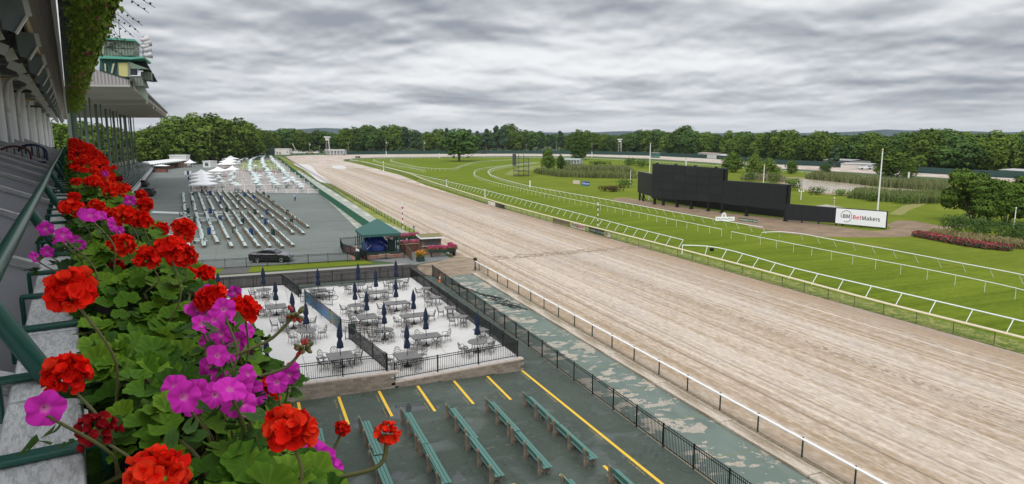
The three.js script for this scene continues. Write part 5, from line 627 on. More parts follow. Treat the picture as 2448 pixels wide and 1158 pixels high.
{ const p = G(755, 312), d = 3000, az = Math.atan((758 - 1224) / 1620) + TURN, q = V(Math.sin(az) * d, 0, -Math.cos(az) * d), t = T('radio_mast', 'hair thin radio mast on the far hills above the straight', 'mast', q); part('mast', cy(0.5, 1.1, 48, 6), mat([0.4, 0.42, 0.45], 0.8), t); part('tip', cy(0.25, 0.4, 8, 5, 0, 48, 0), mat([0.4, 0.3, 0.3], 0.8), t); }
// horses' shapes are absent; two people-size signs stand by the turn
for (const [px, b, l] of [[852, 379.8, 'left'], [858, 379.9, 'right']]) { const p = G(px, b), t = T('dark_marker', `small dark marker board standing at the start of the far turn, ${l} of two`, 'marker', p, -TURN); part('board', bx(1.6, 1.0, 0.2, 0, 1.2, 0), blackP, t); part('leg', [bx(0.15, 0.8, 0.15, -0.5, 0.4, 0), bx(0.15, 0.8, 0.15, 0.5, 0.4, 0)], blackP, t); }
// ---------------------------------------------------------------- apron beyond the patio: benches, bins, tents, parasols, gazebo, car
{ const u = V(Math.sin(-0.0845), 0, -Math.cos(0.0845)), side = V(Math.cos(0.0845), 0, -Math.sin(0.0845) * -1);   // rows run a little askew of the track
  const near = [[-7.6, -99.5], [-5.6, -98.7], [-3.8, -97.7], [-2.1, -96.9], [-0.4, -96.4], [1.2, -95.6], [2.7, -95.1], [4.2, -94.2], [5.6, -95.0], [6.4, -107.4], [7.9, -106.4], [9.5, -110.2]], far = -197, q = rng(88);
  const gaps = [[150, 146], [], []];
  near.forEach(([x, z], c) => { const s = 3.78, x1 = x - Math.tan(0.0845) * 0; let zz = z - 1.85, k = 0; while (zz > far) { const brk = zz < -143.5 && zz > -148.5 && c < 8; if (!brk && !(q() < 0.07)) { const d = z - zz; dup(farBenchProto, V(x - 0.62 - d * 0.0845 + (q() - 0.5) * 0.12, 0, zz), 0.0845 + (q() - 0.5) * 0.09, `pale bench in the far field, ${nth(k)} back in the ${nth(11 - c)} row from the green fence`).userData.group = 'rows of pale benches on the far apron'; k++; } zz -= s + (q() < 0.12 ? 0.7 : 0); } });
  for (const [px, py, tr, l] of [[464, 583, 1.2, 'stray pale bench turned sideways at the near end of the field'], [437, 530, -0.4, 'stray pale bench askew at the left side of the field'], [441, 520, 0.5, 'pale bench standing askew by the painted lines'], [500, 534, 1.3, 'stray pale bench across the gap of the second row']]) dup(farBenchProto, G(px, py), tr, l);
  const zz2 = (x, y) => G(430 + x / 5.693, 440 + y / 5.693); const where = ['near', 'by', 'beside'];
  [[412, 150], [565, 220], [543, 300], [412, 405], [880, 172], [1003, 212], [1060, 295], [1190, 418], [545, 520], [398, 688], [1170, 552], [970, 698]].forEach(([x, y], i) => bin('trash_bin', `blue barrel between the far benches, ${nth(i)} of the blue ones`, zz2(x, y), binBlue, 1.1).userData.label = ['blue barrel at the back of the fourth bench row', 'blue barrel in the fifth row near the white fence', 'blue barrel in the fifth row, a bench nearer', 'blue barrel by the painted lines in the fourth row', 'blue barrel in the ninth row by the white fence', 'blue barrel in the tenth row near the white fence', 'blue barrel in the tenth row, two benches nearer', 'blue barrel in the middle of the eleventh row', 'blue barrel on the fifth row before the painted lines', 'nearest blue barrel on the left, at the third row', 'blue barrel among the near benches of the tenth row', 'nearest blue barrel in the middle, at the seventh row'][i]);
  [[110, 398], [638, 388], [765, 210], [1025, 412], [1460, 420], [205, 525], [1517, 552], [735, 668], [1268, 702], [850, 545], [1140, 160], [1205, 212], [175, 180], [170, 288], [808, 280], [1270, 290]].forEach(([x, y], i) => bin('trash_bin', ['dark green barrel left of the painted lines', 'dark green barrel right behind the painted lines', 'dark green barrel in the seventh row near the white fence', 'dark green barrel in the ninth row behind the middle', 'dark green barrel in the last but one row, far part', 'dark green barrel at the second row before the painted lines', 'dark green barrel between the last rows, near part', 'dark green barrel on the fourth row near the car', 'dark green barrel nearest of all, in the eighth row', 'dark green barrel at the sixth row before the lines', 'dark green barrel in the eleventh row by the white fence', 'dark green barrel in the twelfth row by the white fence', 'dark green barrel at the back of the second row', 'dark green barrel in the middle of the second row', 'dark green barrel in the seventh row, far part', 'dark green barrel in the eleventh row, far part'][i], zz2(x, y), binGreen, 1.05)); }
// white picket fences of the picnic lawn
{ const wf = { h: 1.15, step: 3.2, post: 0.16, m: whitePaint, rw: 0.05, rh: 0.09, rails: [1.08, 0.62, 0.2], pick: 0.42, pickW: 0.03 };
  fence('white_fence', 'white fence closing the picnic lawn behind the far benches', G(460, 459), G(763, 463), wf); fence('white_fence', 'white fence along the left side of the picnic lawn by the pointed tents', G(456, 417), G(460, 459), wf);
  [[750, 452, 470, 448], [739, 444, 512, 440], [727.5, 435, 512, 432], [715, 427, 545, 424], [706, 419, 540, 415], [692, 408, 552, 405], [688, 402, 556, 400], [680, 396, 560, 394], [672, 389, 570, 387]].forEach(([x, y, a, b], i) => fence('white_fence', `white fence across the picnic lawn, ${nth(i + 1)} from the far benches`, G(a, b), G(x, y), { ...wf, pick: 1.5, group: 'white cross fences on the picnic lawn' })); }
{ const gm = mat([0.03, 0.15, 0.085], 0.6); fence('green_fence', 'green panel fence between the far apron and the pale concrete path', V(17.6, 0, -103.5), G(763, 464), { h: 1.5, step: 2.6, m: gm, pick: 0.5, pickW: 0.02, sheet: { y0: 0.1, y1: 1.45, m: gm } }); fence('green_fence', 'green panel fence between the picnic lawn and the grass verge', G(763, 464), G(664, 380), { h: 1.5, step: 4, m: gm, pick: 0, sheet: { y0: 0.1, y1: 1.45, m: mat([0.02, 0.085, 0.05], 0.7) } }); }
// grass and paving on the picnic lawn
struct('picnic_paving', poly(P([[462, 458], [762, 462], [690, 407], [660, 380], [600, 376], [540, 385], [520, 404], [458, 418]]), 0.006), mat('#ffffff', 0.9, { map: dataTex(256, 256, (u, v) => mix3([0.19, 0.155, 0.14], [0.31, 0.26, 0.235], fb(u, v, 20, 20, 4, 401)), 9, 9) }));
struct('picnic_lawn', poly(P([[655, 385], [668, 398], [690, 407], [560, 405], [575, 392], [600, 380]]), 0.010), grass1); struct('mulch_bed', poly(P([[580, 412], [684, 414], [680, 410], [580, 408]]), 0.014), mat([0.10, 0.045, 0.03], 1));
const canvasM = mat([0.80, 0.80, 0.80], 0.6), paleCanvas = mat([0.50, 0.57, 0.555], 0.7), trimM = mat([0.10, 0.22, 0.19], 0.7);
function tent(px, eave, wpx, apex, label) { const hE = 2.3, p = G(px, eave, hE).setY(0), d = depthOf(p), w = wpx / FOC * d * 0.94, hA = hAt(p, apex), t = T('pointed_tent', label, 'tent', p, -TURN); const s = w / 2, pos = []; const c = [[-s, s], [s, s], [s, -s], [-s, -s]], md = 0.42, hm = hE + (hA - hE) * 0.38; for (let i = 0; i < 4; i++) { const a = c[i], b = c[(i + 1) % 4]; pos.push(a[0], hE, a[1], b[0], hE, b[1], b[0] * md, hm, b[1] * md, a[0], hE, a[1], b[0] * md, hm, b[1] * md, a[0] * md, hm, a[1] * md, a[0] * md, hm, a[1] * md, b[0] * md, hm, b[1] * md, 0, hA, 0); } part('canopy', tri(pos), canvasM, t); part('valance', [bx(w, 0.3, 0.04, 0, hE - 0.15, s), bx(w, 0.3, 0.04, 0, hE - 0.15, -s), bx(0.04, 0.3, w, s, hE - 0.15, 0), bx(0.04, 0.3, w, -s, hE - 0.15, 0)], canvasM, t); for (const [x, z] of c) part('leg', cy(0.05, 0.05, hE, 6, x * 0.98, 0, z * 0.98), mat([0.6, 0.6, 0.6], 0.4), t); part('table', [bx(1.6, 0.06, 0.8, 0, 0.75, 0), bx(0.1, 0.75, 0.6, -0.6, 0.37, 0), bx(0.1, 0.75, 0.6, 0.6, 0.37, 0)], darkGreen, t); }
[[486, 440, 52, 427, 'nearest pointed white tent in the row of four by the white fence'], [484, 431, 48, 420, 'second pointed white tent in the row of four'], [483, 423, 44, 413, 'third pointed white tent in the row of four'], [481, 416, 42, 405, 'farthest pointed white tent in the row of four'], [521, 408, 37, 398, 'white tent with pointed top right behind the row of four'], [555, 405, 28, 396, 'small white tent beside the lone one behind the row of four'], [543, 392, 37, 382, 'white tent in the middle of the lawn edge, nearest of three'], [547, 386, 35, 377, 'white tent in the middle of the lawn edge, second of three'], [551, 380, 32, 372, 'white tent in the middle of the lawn edge, third of three'], [618, 369, 28, 358, 'big white tent far off beside the dark board house'], [454, 389, 21, 381, 'small white tent left of the white kiosk under the trees']].forEach((a) => tent(...a));
{ // pale parasols over picnic tables
  const t = T('picnic_parasol', '', 'parasol'); const n = 16, pos = [], r = 1.15; for (let i = 0; i < n; i++) { const a = i / n * 6.2832, b = (i + 1) / n * 6.2832, c = (x) => [Math.cos(x) * r, 2.05, Math.sin(x) * r], m = (a + b) / 2; pos.push(...c(b), ...c(a), 0, 2.55, 0, ...c(a), ...c(b), Math.cos(m) * r * 1.03, 1.86, Math.sin(m) * r * 1.03); } part('canopy', tri(pos), paleCanvas, t); part('pole', cy(0.03, 0.03, 2.5, 6), trimM, t); part('table', [cy(0.6, 0.6, 0.05, 12, 0, 0.72, 0), bx(1.7, 0.05, 0.3, 0, 0.45, 0.8), bx(1.7, 0.05, 0.3, 0, 0.45, -0.8), cy(0.08, 0.3, 0.7, 6)], trimM, t); scene.remove(t); names.picnic_parasol = -1;
  const lines = [[[616, 438], [607, 420], [598, 398], [597, 386], [606, 377], [626, 370.5], 42, 'first long row from the tents'], [[661, 438], [645, 414], [633, 396], [627, 382], [627, 374], [630, 371], 42, 'second long row from the tents'], [[722, 441], [694, 420], [672, 400], [655, 384], [648, 375], [645, 371.5], 42, 'row next to the green fence'], [[566, 390], [572, 382], [586, 376], [600, 372], [612, 370.5], 14, 'curving row at the far left of the lawn'], [[520, 411], [517, 426], 6, 'short row behind the four tents'], [[556, 408], [552, 427], 6, 'short row beside the small white tent']], q = rng(64);
  for (const l of lines) { const nm = l.pop(), n2 = l.pop(), c = new THREE.CatmullRomCurve3(P(l, 2.2)); for (let i = 0; i < n2; i++) { const p = c.getPointAt(i / (n2 - 1)); p.x += (q() - 0.5) * 1.4; p.y = 0; dup(t, p, q() * 6, `pale green parasol, ${nth(i)} in the ${nm}`, 0.74 + 0.18 * q()).userData.group = 'pale parasols on the picnic lawn'; } }
  [[530, 433], [560, 437], [568, 441], [590, 380], [610, 396], [616, 425], [620, 419], [640, 407], [680, 425], [684, 433], [690, 430]].forEach(([x, y], i) => { const p = G(x, y, 2.2); p.y = 0; dup(t, p, i, `single pale green parasol between the long rows, ${nth(i)} from the tent side`).userData.group = 'single pale parasols between the rows'; }); }
building('white_kiosk', 'small white kiosk with green shutter under the trees', G(485, 400.5), G(503, 401), 384, 4, mat([0.72, 0.72, 0.70], 0.7), mat([0.75, 0.75, 0.74], 0.6), { flat: 1, cat: 'kiosk', open: [[0.5, 0.45, 2.4, 1.5, mat([0.06, 0.12, 0.09], 0.7), 'shutter']] });
building('white_hut', 'flat white hut above the long awning before the trees', G(406, 397), G(446, 397), 369, 4, mat([0.70, 0.70, 0.68], 0.7), mat([0.75, 0.75, 0.74], 0.6), { flat: 1, cat: 'kiosk', open: [[0.5, 0.3, 4, 2.2, darkOpen]] });
{ const brick = mat('#ffffff', 0.9, { map: dataTex(256, 256, (u, v) => { const y = v * 12, x = u * 6 + (Math.floor(y) % 2) * 0.5, j = Math.min(Math.abs((y % 1) - 0.5) > 0.42 ? 0 : 1, Math.abs((x % 1) - 0.5) > 0.46 ? 0 : 1); return j ? mix3([0.20, 0.085, 0.055], [0.32, 0.15, 0.10], hsh(Math.floor(x), Math.floor(y), 5)) : [0.28, 0.24, 0.2]; }, 1.5, 1) });
  const a = G(352, 412), b = G(447, 398), [t, L] = facing('stall_pavilion', 'long low stall building with white awning roof, striped edge and brick end', 'stall', a, b), h = hAt(a, 384);
  part('roof', [bx(L * 1.02, 0.25, 7, L * 0.49, 3.5, -2.5, 0, 0.10)], mat([0.66, 0.65, 0.63], 0.7), t); part('brick_end', bx(L * 0.24, 3.2, 5, L * 0.88, 1.6, -2.6), brick, t); part('back_wall', bx(L * 0.76, 3.1, 0.3, L * 0.38, 1.55, -5), darkOpen, t); part('counter', bx(L * 0.5, 1.1, 0.6, L * 0.45, 0.55, -1.2), mat([0.2, 0.09, 0.06], 0.8), t);
  for (let i = 0; i < 24; i++) part('awning_stripe', bx(L * 0.72 / 24 - 0.02, 0.5, 0.05, L * 0.06 + L * 0.72 * i / 24, 3.0, 1.05), i % 2 ? whitePaint : greenMetal, t); for (let i = 0; i <= 6; i++) part('post', cy(0.08, 0.08, 3.2, 8, L * 0.02 + L * 0.125 * i, 0, 0.6), greenMetal, t); }
{ const t = T('drinks_cart', 'small red cart with white canopy in front of the stall building', 'cart', G(387, 412), -TURN); part('counter', rb(4.4, 1.1, 1.6, 0.05, 0, 0.6, 0, 1), mat([0.25, 0.08, 0.06], 0.7), t); part('canopy', tri([-3, 2.7, 1.6, 3, 2.7, 1.6, 0, 3.3, 0, 3, 2.7, 1.6, 3, 2.7, -1.6, 0, 3.3, 0, 3, 2.7, -1.6, -3, 2.7, -1.6, 0, 3.3, 0, -3, 2.7, -1.6, -3, 2.7, 1.6, 0, 3.3, 0]), canvasM, t); for (const x of [-2.7, 2.7]) for (const z of [-1.3, 1.3]) part('leg', cy(0.06, 0.06, 2.7, 6, x, 0, z), blackMetal, t); part('bin', cy(0.4, 0.4, 1.1, 10, -3.6, 0, 0), binBlue, t); }
{ const t = T('sign_board', 'blue and white notice boards standing beside the white tents', 'notice board', G(449.5, 424), -TURN); for (const x of [-0.9, 0, 0.9]) part('board', [bx(0.7, 1.5, 0.06, x, 1.6, 0)], x ? whitePaint : binBlue, t); part('post', [cy(0.05, 0.05, 1, 6, -0.9, 0, 0), cy(0.05, 0.05, 1, 6, 0.9, 0, 0)], blackMetal, t); bin('trash_bin', 'blue barrel beside the notice boards', G(451, 430), binBlue, 1.1); }
// person walking on the apron
function blob(caps, cell, k = 0.04) { let lo = V(9, 9, 9), hi = V(-9, -9, -9); for (const [a, b, r, s] of caps) for (const p of [a, b]) { lo.min(V(p[0] - r - 0.1, p[1] - r - 0.1, p[2] - r - 0.1)); hi.max(V(p[0] + r + 0.1, p[1] + r + 0.1, p[2] + r + 0.1)); }
  const S = Math.max(hi.x - lo.x, hi.y - lo.y, hi.z - lo.z), n = Math.ceil(S / cell), mc = new MarchingCubes(n, leafM, false, false, 120000), f = (x, y, z) => { let d = 9; for (const [a, b, r, s] of caps) { const bx2 = b[0] - a[0], by = b[1] - a[1], bz = b[2] - a[2], L = bx2 * bx2 + by * by + bz * bz, t = L ? Math.max(0, Math.min(1, ((x - a[0]) * bx2 + (y - a[1]) * by + (z - a[2]) * bz) / L)) : 0, e = Math.hypot(x - a[0] - bx2 * t, y - a[1] - by * t, z - a[2] - bz * t) - mix(r, s ?? r, t), h = Math.max(0, Math.min(1, 0.5 + (d - e) / (2 * k))); d = mix(d, e, h) - k * h * (1 - h); } return d; };
  mc.isolation = 0; const c = lo.clone().add(hi).multiplyScalar(0.5); for (let i = 0; i < n; i++) for (let j = 0; j < n; j++) for (let l = 0; l < n; l++) { const q = (v) => (v - n / 2) / (n / 2) * S / 2; mc.field[l * n * n + j * n + i] = -f(c.x + q(i), c.y + q(j), c.z + q(l)); } mc.update(); const g = new THREE.BufferGeometry(); g.setAttribute('position', new THREE.BufferAttribute(mc.positionArray.slice(0, mc.count * 3), 3)); g.setAttribute('normal', new THREE.BufferAttribute(mc.normalArray.slice(0, mc.count * 3), 3)); g.scale(S / 2, S / 2, S / 2).translate(c.x, c.y, c.z); return g; }
{ const t = T('person', 'person in a light blue shirt and dark trousers walking alone on the grey apron', 'person', G(705, 482), 0.4), skin = mat([0.42, 0.25, 0.17], 0.6);
  part('body', blob([[[0, 1.6, 0], [0, 1.68, 0.01], 0.1], [[0, 1.44, 0], [0, 1.55, 0], 0.055], [[0, 1.0, 0], [0, 1.38, 0], 0.12, 0.14], [[-0.2, 1.38, 0], [-0.27, 1.1, 0.02], 0.05, 0.042], [[-0.27, 1.1, 0.02], [-0.25, 0.82, 0.12], 0.042, 0.032], [[0.2, 1.38, 0], [0.27, 1.1, -0.04], 0.05, 0.042], [[0.27, 1.1, -0.04], [0.27, 0.83, 0.02], 0.042, 0.032], [[-0.1, 0.95, 0], [-0.11, 0.5, 0.12], 0.085, 0.06], [[-0.11, 0.5, 0.12], [-0.11, 0.08, 0.10], 0.055, 0.038], [[0.1, 0.95, 0], [0.11, 0.5, -0.05], 0.085, 0.06], [[0.11, 0.5, -0.05], [0.11, 0.08, -0.2], 0.055, 0.038], [[-0.11, 0.05, 0.08], [-0.11, 0.04, 0.25], 0.042], [[0.11, 0.05, -0.22], [0.11, 0.04, -0.05], 0.042]], 0.03), skin, t);
  part('shirt', blob([[[0, 0.98, 0], [0, 1.38, 0], 0.145, 0.165], [[-0.19, 1.39, 0], [-0.265, 1.16, 0.02], 0.07, 0.06], [[0.19, 1.39, 0], [0.265, 1.16, -0.04], 0.07, 0.06]], 0.03), mat([0.25, 0.45, 0.62], 0.8), t); part('trousers', blob([[[0, 0.94, 0], [0, 1.0, 0], 0.15], [[-0.1, 0.93, 0], [-0.11, 0.5, 0.12], 0.1, 0.075], [[-0.11, 0.5, 0.12], [-0.11, 0.12, 0.10], 0.075, 0.06], [[0.1, 0.93, 0], [0.11, 0.5, -0.05], 0.1, 0.075], [[0.11, 0.5, -0.05], [0.11, 0.12, -0.19], 0.075, 0.06]], 0.03), mat([0.02, 0.03, 0.06], 0.9), t); part('cap', new THREE.SphereGeometry(0.118, 12, 6, 0, 6.3, 0, 1.6).translate(0, 1.69, 0), mat([0.2, 0.4, 0.6], 0.8), t); }
// dark saloon car behind the long fence
{ const p = G(601, 629), e = G(698, 628), t = T('parked_car', 'black four door saloon car parked behind the long low picket fence', 'car', V((p.x + e.x) / 2, 0, (p.z + e.z) / 2 - 0.9), Math.atan2(-(e.z - p.z), e.x - p.x)); const s = Math.hypot(e.x - p.x, e.z - p.z) / 4.55;
  const paint = new THREE.MeshPhysicalMaterial({ color: new THREE.Color().setRGB(0.012, 0.012, 0.018), roughness: 0.35, clearcoat: 1, clearcoatRoughness: 0.06, metalness: 0.3, side: THREE.DoubleSide }), glass = mat([0.012, 0.014, 0.016], 0.05), chrome = mat([0.6, 0.6, 0.6], 0.25, { metalness: 0.9 });
  const prof = (pts) => { const q = new THREE.Shape(); q.moveTo(...pts[0]); q.splineThru(pts.slice(1).map((a) => new THREE.Vector2(...a))); return q; };
  const lower = new THREE.Shape(); lower.moveTo(-2.22, 0.30); lower.lineTo(-1.72, 0.22); lower.absarc(-1.32, 0.32, 0.36, Math.PI, 0, true); lower.lineTo(0.98, 0.22); lower.absarc(1.35, 0.32, 0.36, Math.PI, 0, true); lower.lineTo(2.12, 0.24); lower.splineThru([[2.26, 0.42], [2.22, 0.60], [1.95, 0.78], [1.35, 0.90], [0.9, 0.96]].map((a) => new THREE.Vector2(...a))); lower.lineTo(-1.6, 1.02); lower.splineThru([[-2.05, 1.04], [-2.24, 1.0], [-2.28, 0.7], [-2.22, 0.30]].map((a) => new THREE.Vector2(...a)));
  part('body', new THREE.ExtrudeGeometry(lower, { depth: 1.6, bevelEnabled: true, bevelSize: 0.05, bevelThickness: 0.09, bevelSegments: 3, curveSegments: 10 }).translate(0, 0, -0.8), paint, t);
  const cab = [[1.15, 0.93], [0.45, 1.34], [0.05, 1.42], [-0.55, 1.42], [-1.05, 1.33], [-1.85, 1.03]], taper = (g) => { const a = g.attributes.position; for (let i = 0; i < a.count; i++) { const k = (a.getY(i) - 0.93) / 0.5; a.setZ(i, a.getZ(i) * (1 - 0.22 * k)); } g.computeVertexNormals(); return g; };
  part('roof', taper(new THREE.ExtrudeGeometry(prof([...cab, [1.15, 0.93]].slice(0, 6)), { depth: 1.42, bevelEnabled: true, bevelSize: 0.03, bevelThickness: 0.05, bevelSegments: 2, curveSegments: 8 }).translate(0, 0, -0.71)), paint, t);
  const win = (pts, z) => taper(new THREE.ExtrudeGeometry(new THREE.Shape(pts.map((a) => new THREE.Vector2(...a))), { depth: 0.01, bevelEnabled: false }).translate(0, 0, z));
  for (const z of [0.775, -0.785]) { part('side_window', win([[0.88, 0.98], [0.36, 1.28], [0.02, 1.34], [0.0, 0.99]], z), glass, t); part('side_window', win([[-0.08, 0.99], [-0.06, 1.34], [-0.6, 1.33], [-1.0, 1.24], [-1.25, 1.03]], z), glass, t); }
  const quad = (a, b, w0, w1) => tri([a[0], a[1], w0, a[0], a[1], -w0, b[0], b[1], -w1, a[0], a[1], w0, b[0], b[1], -w1, b[0], b[1], w1]); part('windscreen', quad([1.13, 0.985], [0.47, 1.375], 0.68, 0.56), glass, t); part('rear_window', quad([-1.78, 1.095], [-1.10, 1.355], 0.66, 0.56), glass, t); part('spoiler', [rb(0.26, 0.03, 1.3, 0.012, -2.1, 1.14, 0, 1), bx(0.1, 0.12, 0.05, -2.1, 1.08, 0.5), bx(0.1, 0.12, 0.05, -2.1, 1.08, -0.5)], paint, t);
  for (const z of [0.8, -0.8]) for (const x of [-1.32, 1.35]) { const w = part('wheel', new THREE.CylinderGeometry(0.315, 0.315, 0.2, 22).rotateX(Math.PI / 2).translate(x, 0.315, z), mat('#0a0a0a', 0.9), t); part('rim', [new THREE.TorusGeometry(0.20, 0.02, 6, 20).translate(x, 0.315, z + Math.sign(z) * 0.105), ...[0, 1, 2, 3, 4].map((k) => bx(0.2, 0.05, 0.02, 0.1, 0, 0).rotateZ(k * 1.2566).translate(x, 0.315, z + Math.sign(z) * 0.105))], chrome, w); }
  part('door_seam', [bx(0.012, 0.62, 0.012, -0.04, 0.62, 0.888), bx(0.012, 0.6, 0.012, 0.92, 0.62, 0.888), bx(0.012, 0.5, 0.012, -1.0, 0.7, 0.888)], mat('#000000', 0.8), t); for (const x of [-0.2, -1.15]) part('handle', rb(0.16, 0.03, 0.03, 0.012, x, 0.84, 0.90, 1), paint, t); part('mirror', rb(0.12, 0.11, 0.2, 0.04, 0.78, 1.03, 0.92), paint, t); for (const z of [-0.6, 0.6]) { part('headlight', rb(0.3, 0.14, 0.3, 0.05, 2.02, 0.70, z), mat([0.6, 0.62, 0.65], 0.15), t); part('tail_light', rb(0.2, 0.16, 0.3, 0.04, -2.2, 0.88, z), mat([0.3, 0.01, 0.01], 0.25), t); }
  t.scale.setScalar(s); }
// bandstand with green tent roof
{ const p = V(15.0, 0, -85.2), t = T('bandstand', 'green tent roofed bandstand on a raised deck with a blue tarpaulin inside', 'bandstand', p, 0.0); const w = 4.4, dp = 5.0, y0 = 0.65, eh = 3.05, ap = 4.7, gm = mat([0.018, 0.075, 0.055], 0.7), rm = mat([0.024, 0.092, 0.078], 0.65);
  part('deck', rb(w + 0.4, 0.25, dp + 0.4, 0.03, 0, y0 - 0.13, 0, 1), darkGreen, t); part('skirt', [bx(w + 0.2, y0 - 0.26, 0.08, 0, (y0 - 0.26) / 2, dp / 2), bx(0.08, y0 - 0.26, dp, -w / 2, (y0 - 0.26) / 2, 0)], blackP, t);
  for (const x of [-1, -0.33, 0.33, 1]) for (const z of [-1, -0.33, 0.33, 1]) if (Math.abs(x) === 1 || (z === -1)) if (!(Math.abs(x) !== 1 && z === 1)) part('post', bx(0.14, eh - y0, 0.14, x * w / 2, (eh + y0) / 2, z * dp / 2), gm, t);
  const e = 0.25, a = w / 2 + e, b = dp / 2 + e, c = [[-a, b], [a, b], [a, -b], [-a, -b]], names4 = ['roof_panel', 'roof_panel', 'roof_panel', 'roof_panel']; for (let i = 0; i < 4; i++) { const q = c[i], r = c[(i + 1) % 4]; part('roof_panel', tri([q[0], eh, q[1], r[0], eh, r[1], 0, ap, 0]), rm, t); part('valance', tri([q[0], eh - 0.32, q[1], r[0], eh - 0.32, r[1], r[0], eh, r[1], q[0], eh - 0.32, q[1], r[0], eh, r[1], q[0], eh, q[1]]), rm, t); }
  for (const z of [-1]) part('railing', [bx(w, 0.06, 0.06, 0, y0 + 1, z * dp / 2), bx(0.06, 0.06, dp, -w / 2, y0 + 1, 0)], gm, t); part('step', [bx(1.4, 0.18, 0.4, 0.2, 0.45, dp / 2 + 0.35), bx(1.4, 0.18, 0.4, 0.2, 0.2, dp / 2 + 0.7)], mat([0.3, 0.26, 0.2], 0.9), t);
  const tp = T('blue_tarpaulin', 'crumpled blue tarpaulin covering gear inside the bandstand', 'tarpaulin', V(14.8, y0, -85.6)), g = new THREE.SphereGeometry(1, 40, 24, 0, 6.3, 0, 1.57), q = g.attributes.position; for (let i = 0; i < q.count; i++) { const x = q.getX(i), y = q.getY(i), z = q.getZ(i), n = 0.8 + 0.5 * vn(x * 4 + 9, z * 4 + 9 + y * 3, 64, 64, 3); q.setXYZ(i, Math.sign(x) * Math.pow(Math.abs(x), 0.6) * 1.5 * n, Math.pow(Math.max(0, y), 0.55) * 1.75 * (0.75 + 0.4 * n - 0.2), Math.sign(z) * Math.pow(Math.abs(z), 0.7) * 1.5 * n); } g.computeVertexNormals(); part('sheet', g, mat([0.012, 0.035, 0.22], 0.4), tp); part('rope', tube([V(-1.4, 0.3, 1.3), V(0, 1.3, 1.35), V(1.4, 0.3, 1.3)], 0.03), whitePaint, tp);
  const br = T('brick_wall', 'low pinkish brick base wall in front of the bandstand', 'wall', V(15.0, 0, -82.15)), bm = [0, 1, 2].map((k) => mat([0.42 + 0.05 * k, 0.22 + 0.03 * k, 0.17 + 0.025 * k], 0.9)); const bg = rb(0.40, 0.115, 0.2, 0.01, 0, 0, 0, 1); for (let j = 0; j < 4; j++) for (let i = 0; i < 11; i++) part('brick', bg, bm[(i * 5 + j * 3) % 3], br, -2.1 + i * 0.42 + (j % 2) * 0.2, 0.06 + j * 0.125, 0);
  fence('bandstand_fence', 'black picket fence before the pink brick wall of the bandstand', V(12.9, 0, -81.4), V(17.6, 0, -81.6), { h: 1.15 }); fence('bandstand_fence', 'black fence with dark mesh on the left side of the bandstand', V(12.9, 0, -81.5), V(10.9, 0, -88.2), { h: 1.25, sheet: { y0: 0.1, y1: 1.15, m: darkMesh } }); fence('bandstand_fence', 'black fence bending round the back left of the bandstand', V(10.9, 0, -88.2), V(11.2, 0, -93), { h: 1.25, sheet: { y0: 0.1, y1: 1.15, m: darkMesh } }); fence('bandstand_fence', 'black fence closing behind the bandstand', V(11.2, 0, -93), V(17.6, 0, -95), { h: 1.25 });
  struct('brick_paving', rect(11.4, 17.8, -92.5, -82.4, 0.016), mat([0.30, 0.15, 0.115], 0.9)); const sg = T('notice_board', 'white notice hung on the black fence left of the bandstand', 'notice board', V(12.2, 0.2, -83.5), -1.28); part('board', bx(0.9, 1.0, 0.04, 0, 0.5, 0.1), whitePaint, sg); part('print', bx(0.6, 0.3, 0.01, 0, 0.6, 0.126), blackP, sg);
  bin('trash_bin', 'dark green bin behind the fence left of the bandstand', V(11.9, 0, -82.2), binGreen, 1.1); fence('wooden_gate', 'brown wooden fence panel between the bandstand and the mossy hut', V(18.0, 0, -79.4), V(18.3, 0, -84.5), { h: 1.3, m: mat([0.12, 0.07, 0.04], 0.9), pick: 0.2, pickW: 0.1, category: 'fence' });
  const eq = T('equipment_box', 'dark cabinet with a white cap standing on the bandstand deck', 'cabinet', V(16.5, y0, -84.2)); part('cabinet', rb(0.9, 1.4, 0.7, 0.04, 0, 0.7, 0, 1), darkGreen, eq); part('cap', sp(0.25, 0, 1.5, 0), whitePaint, eq); }
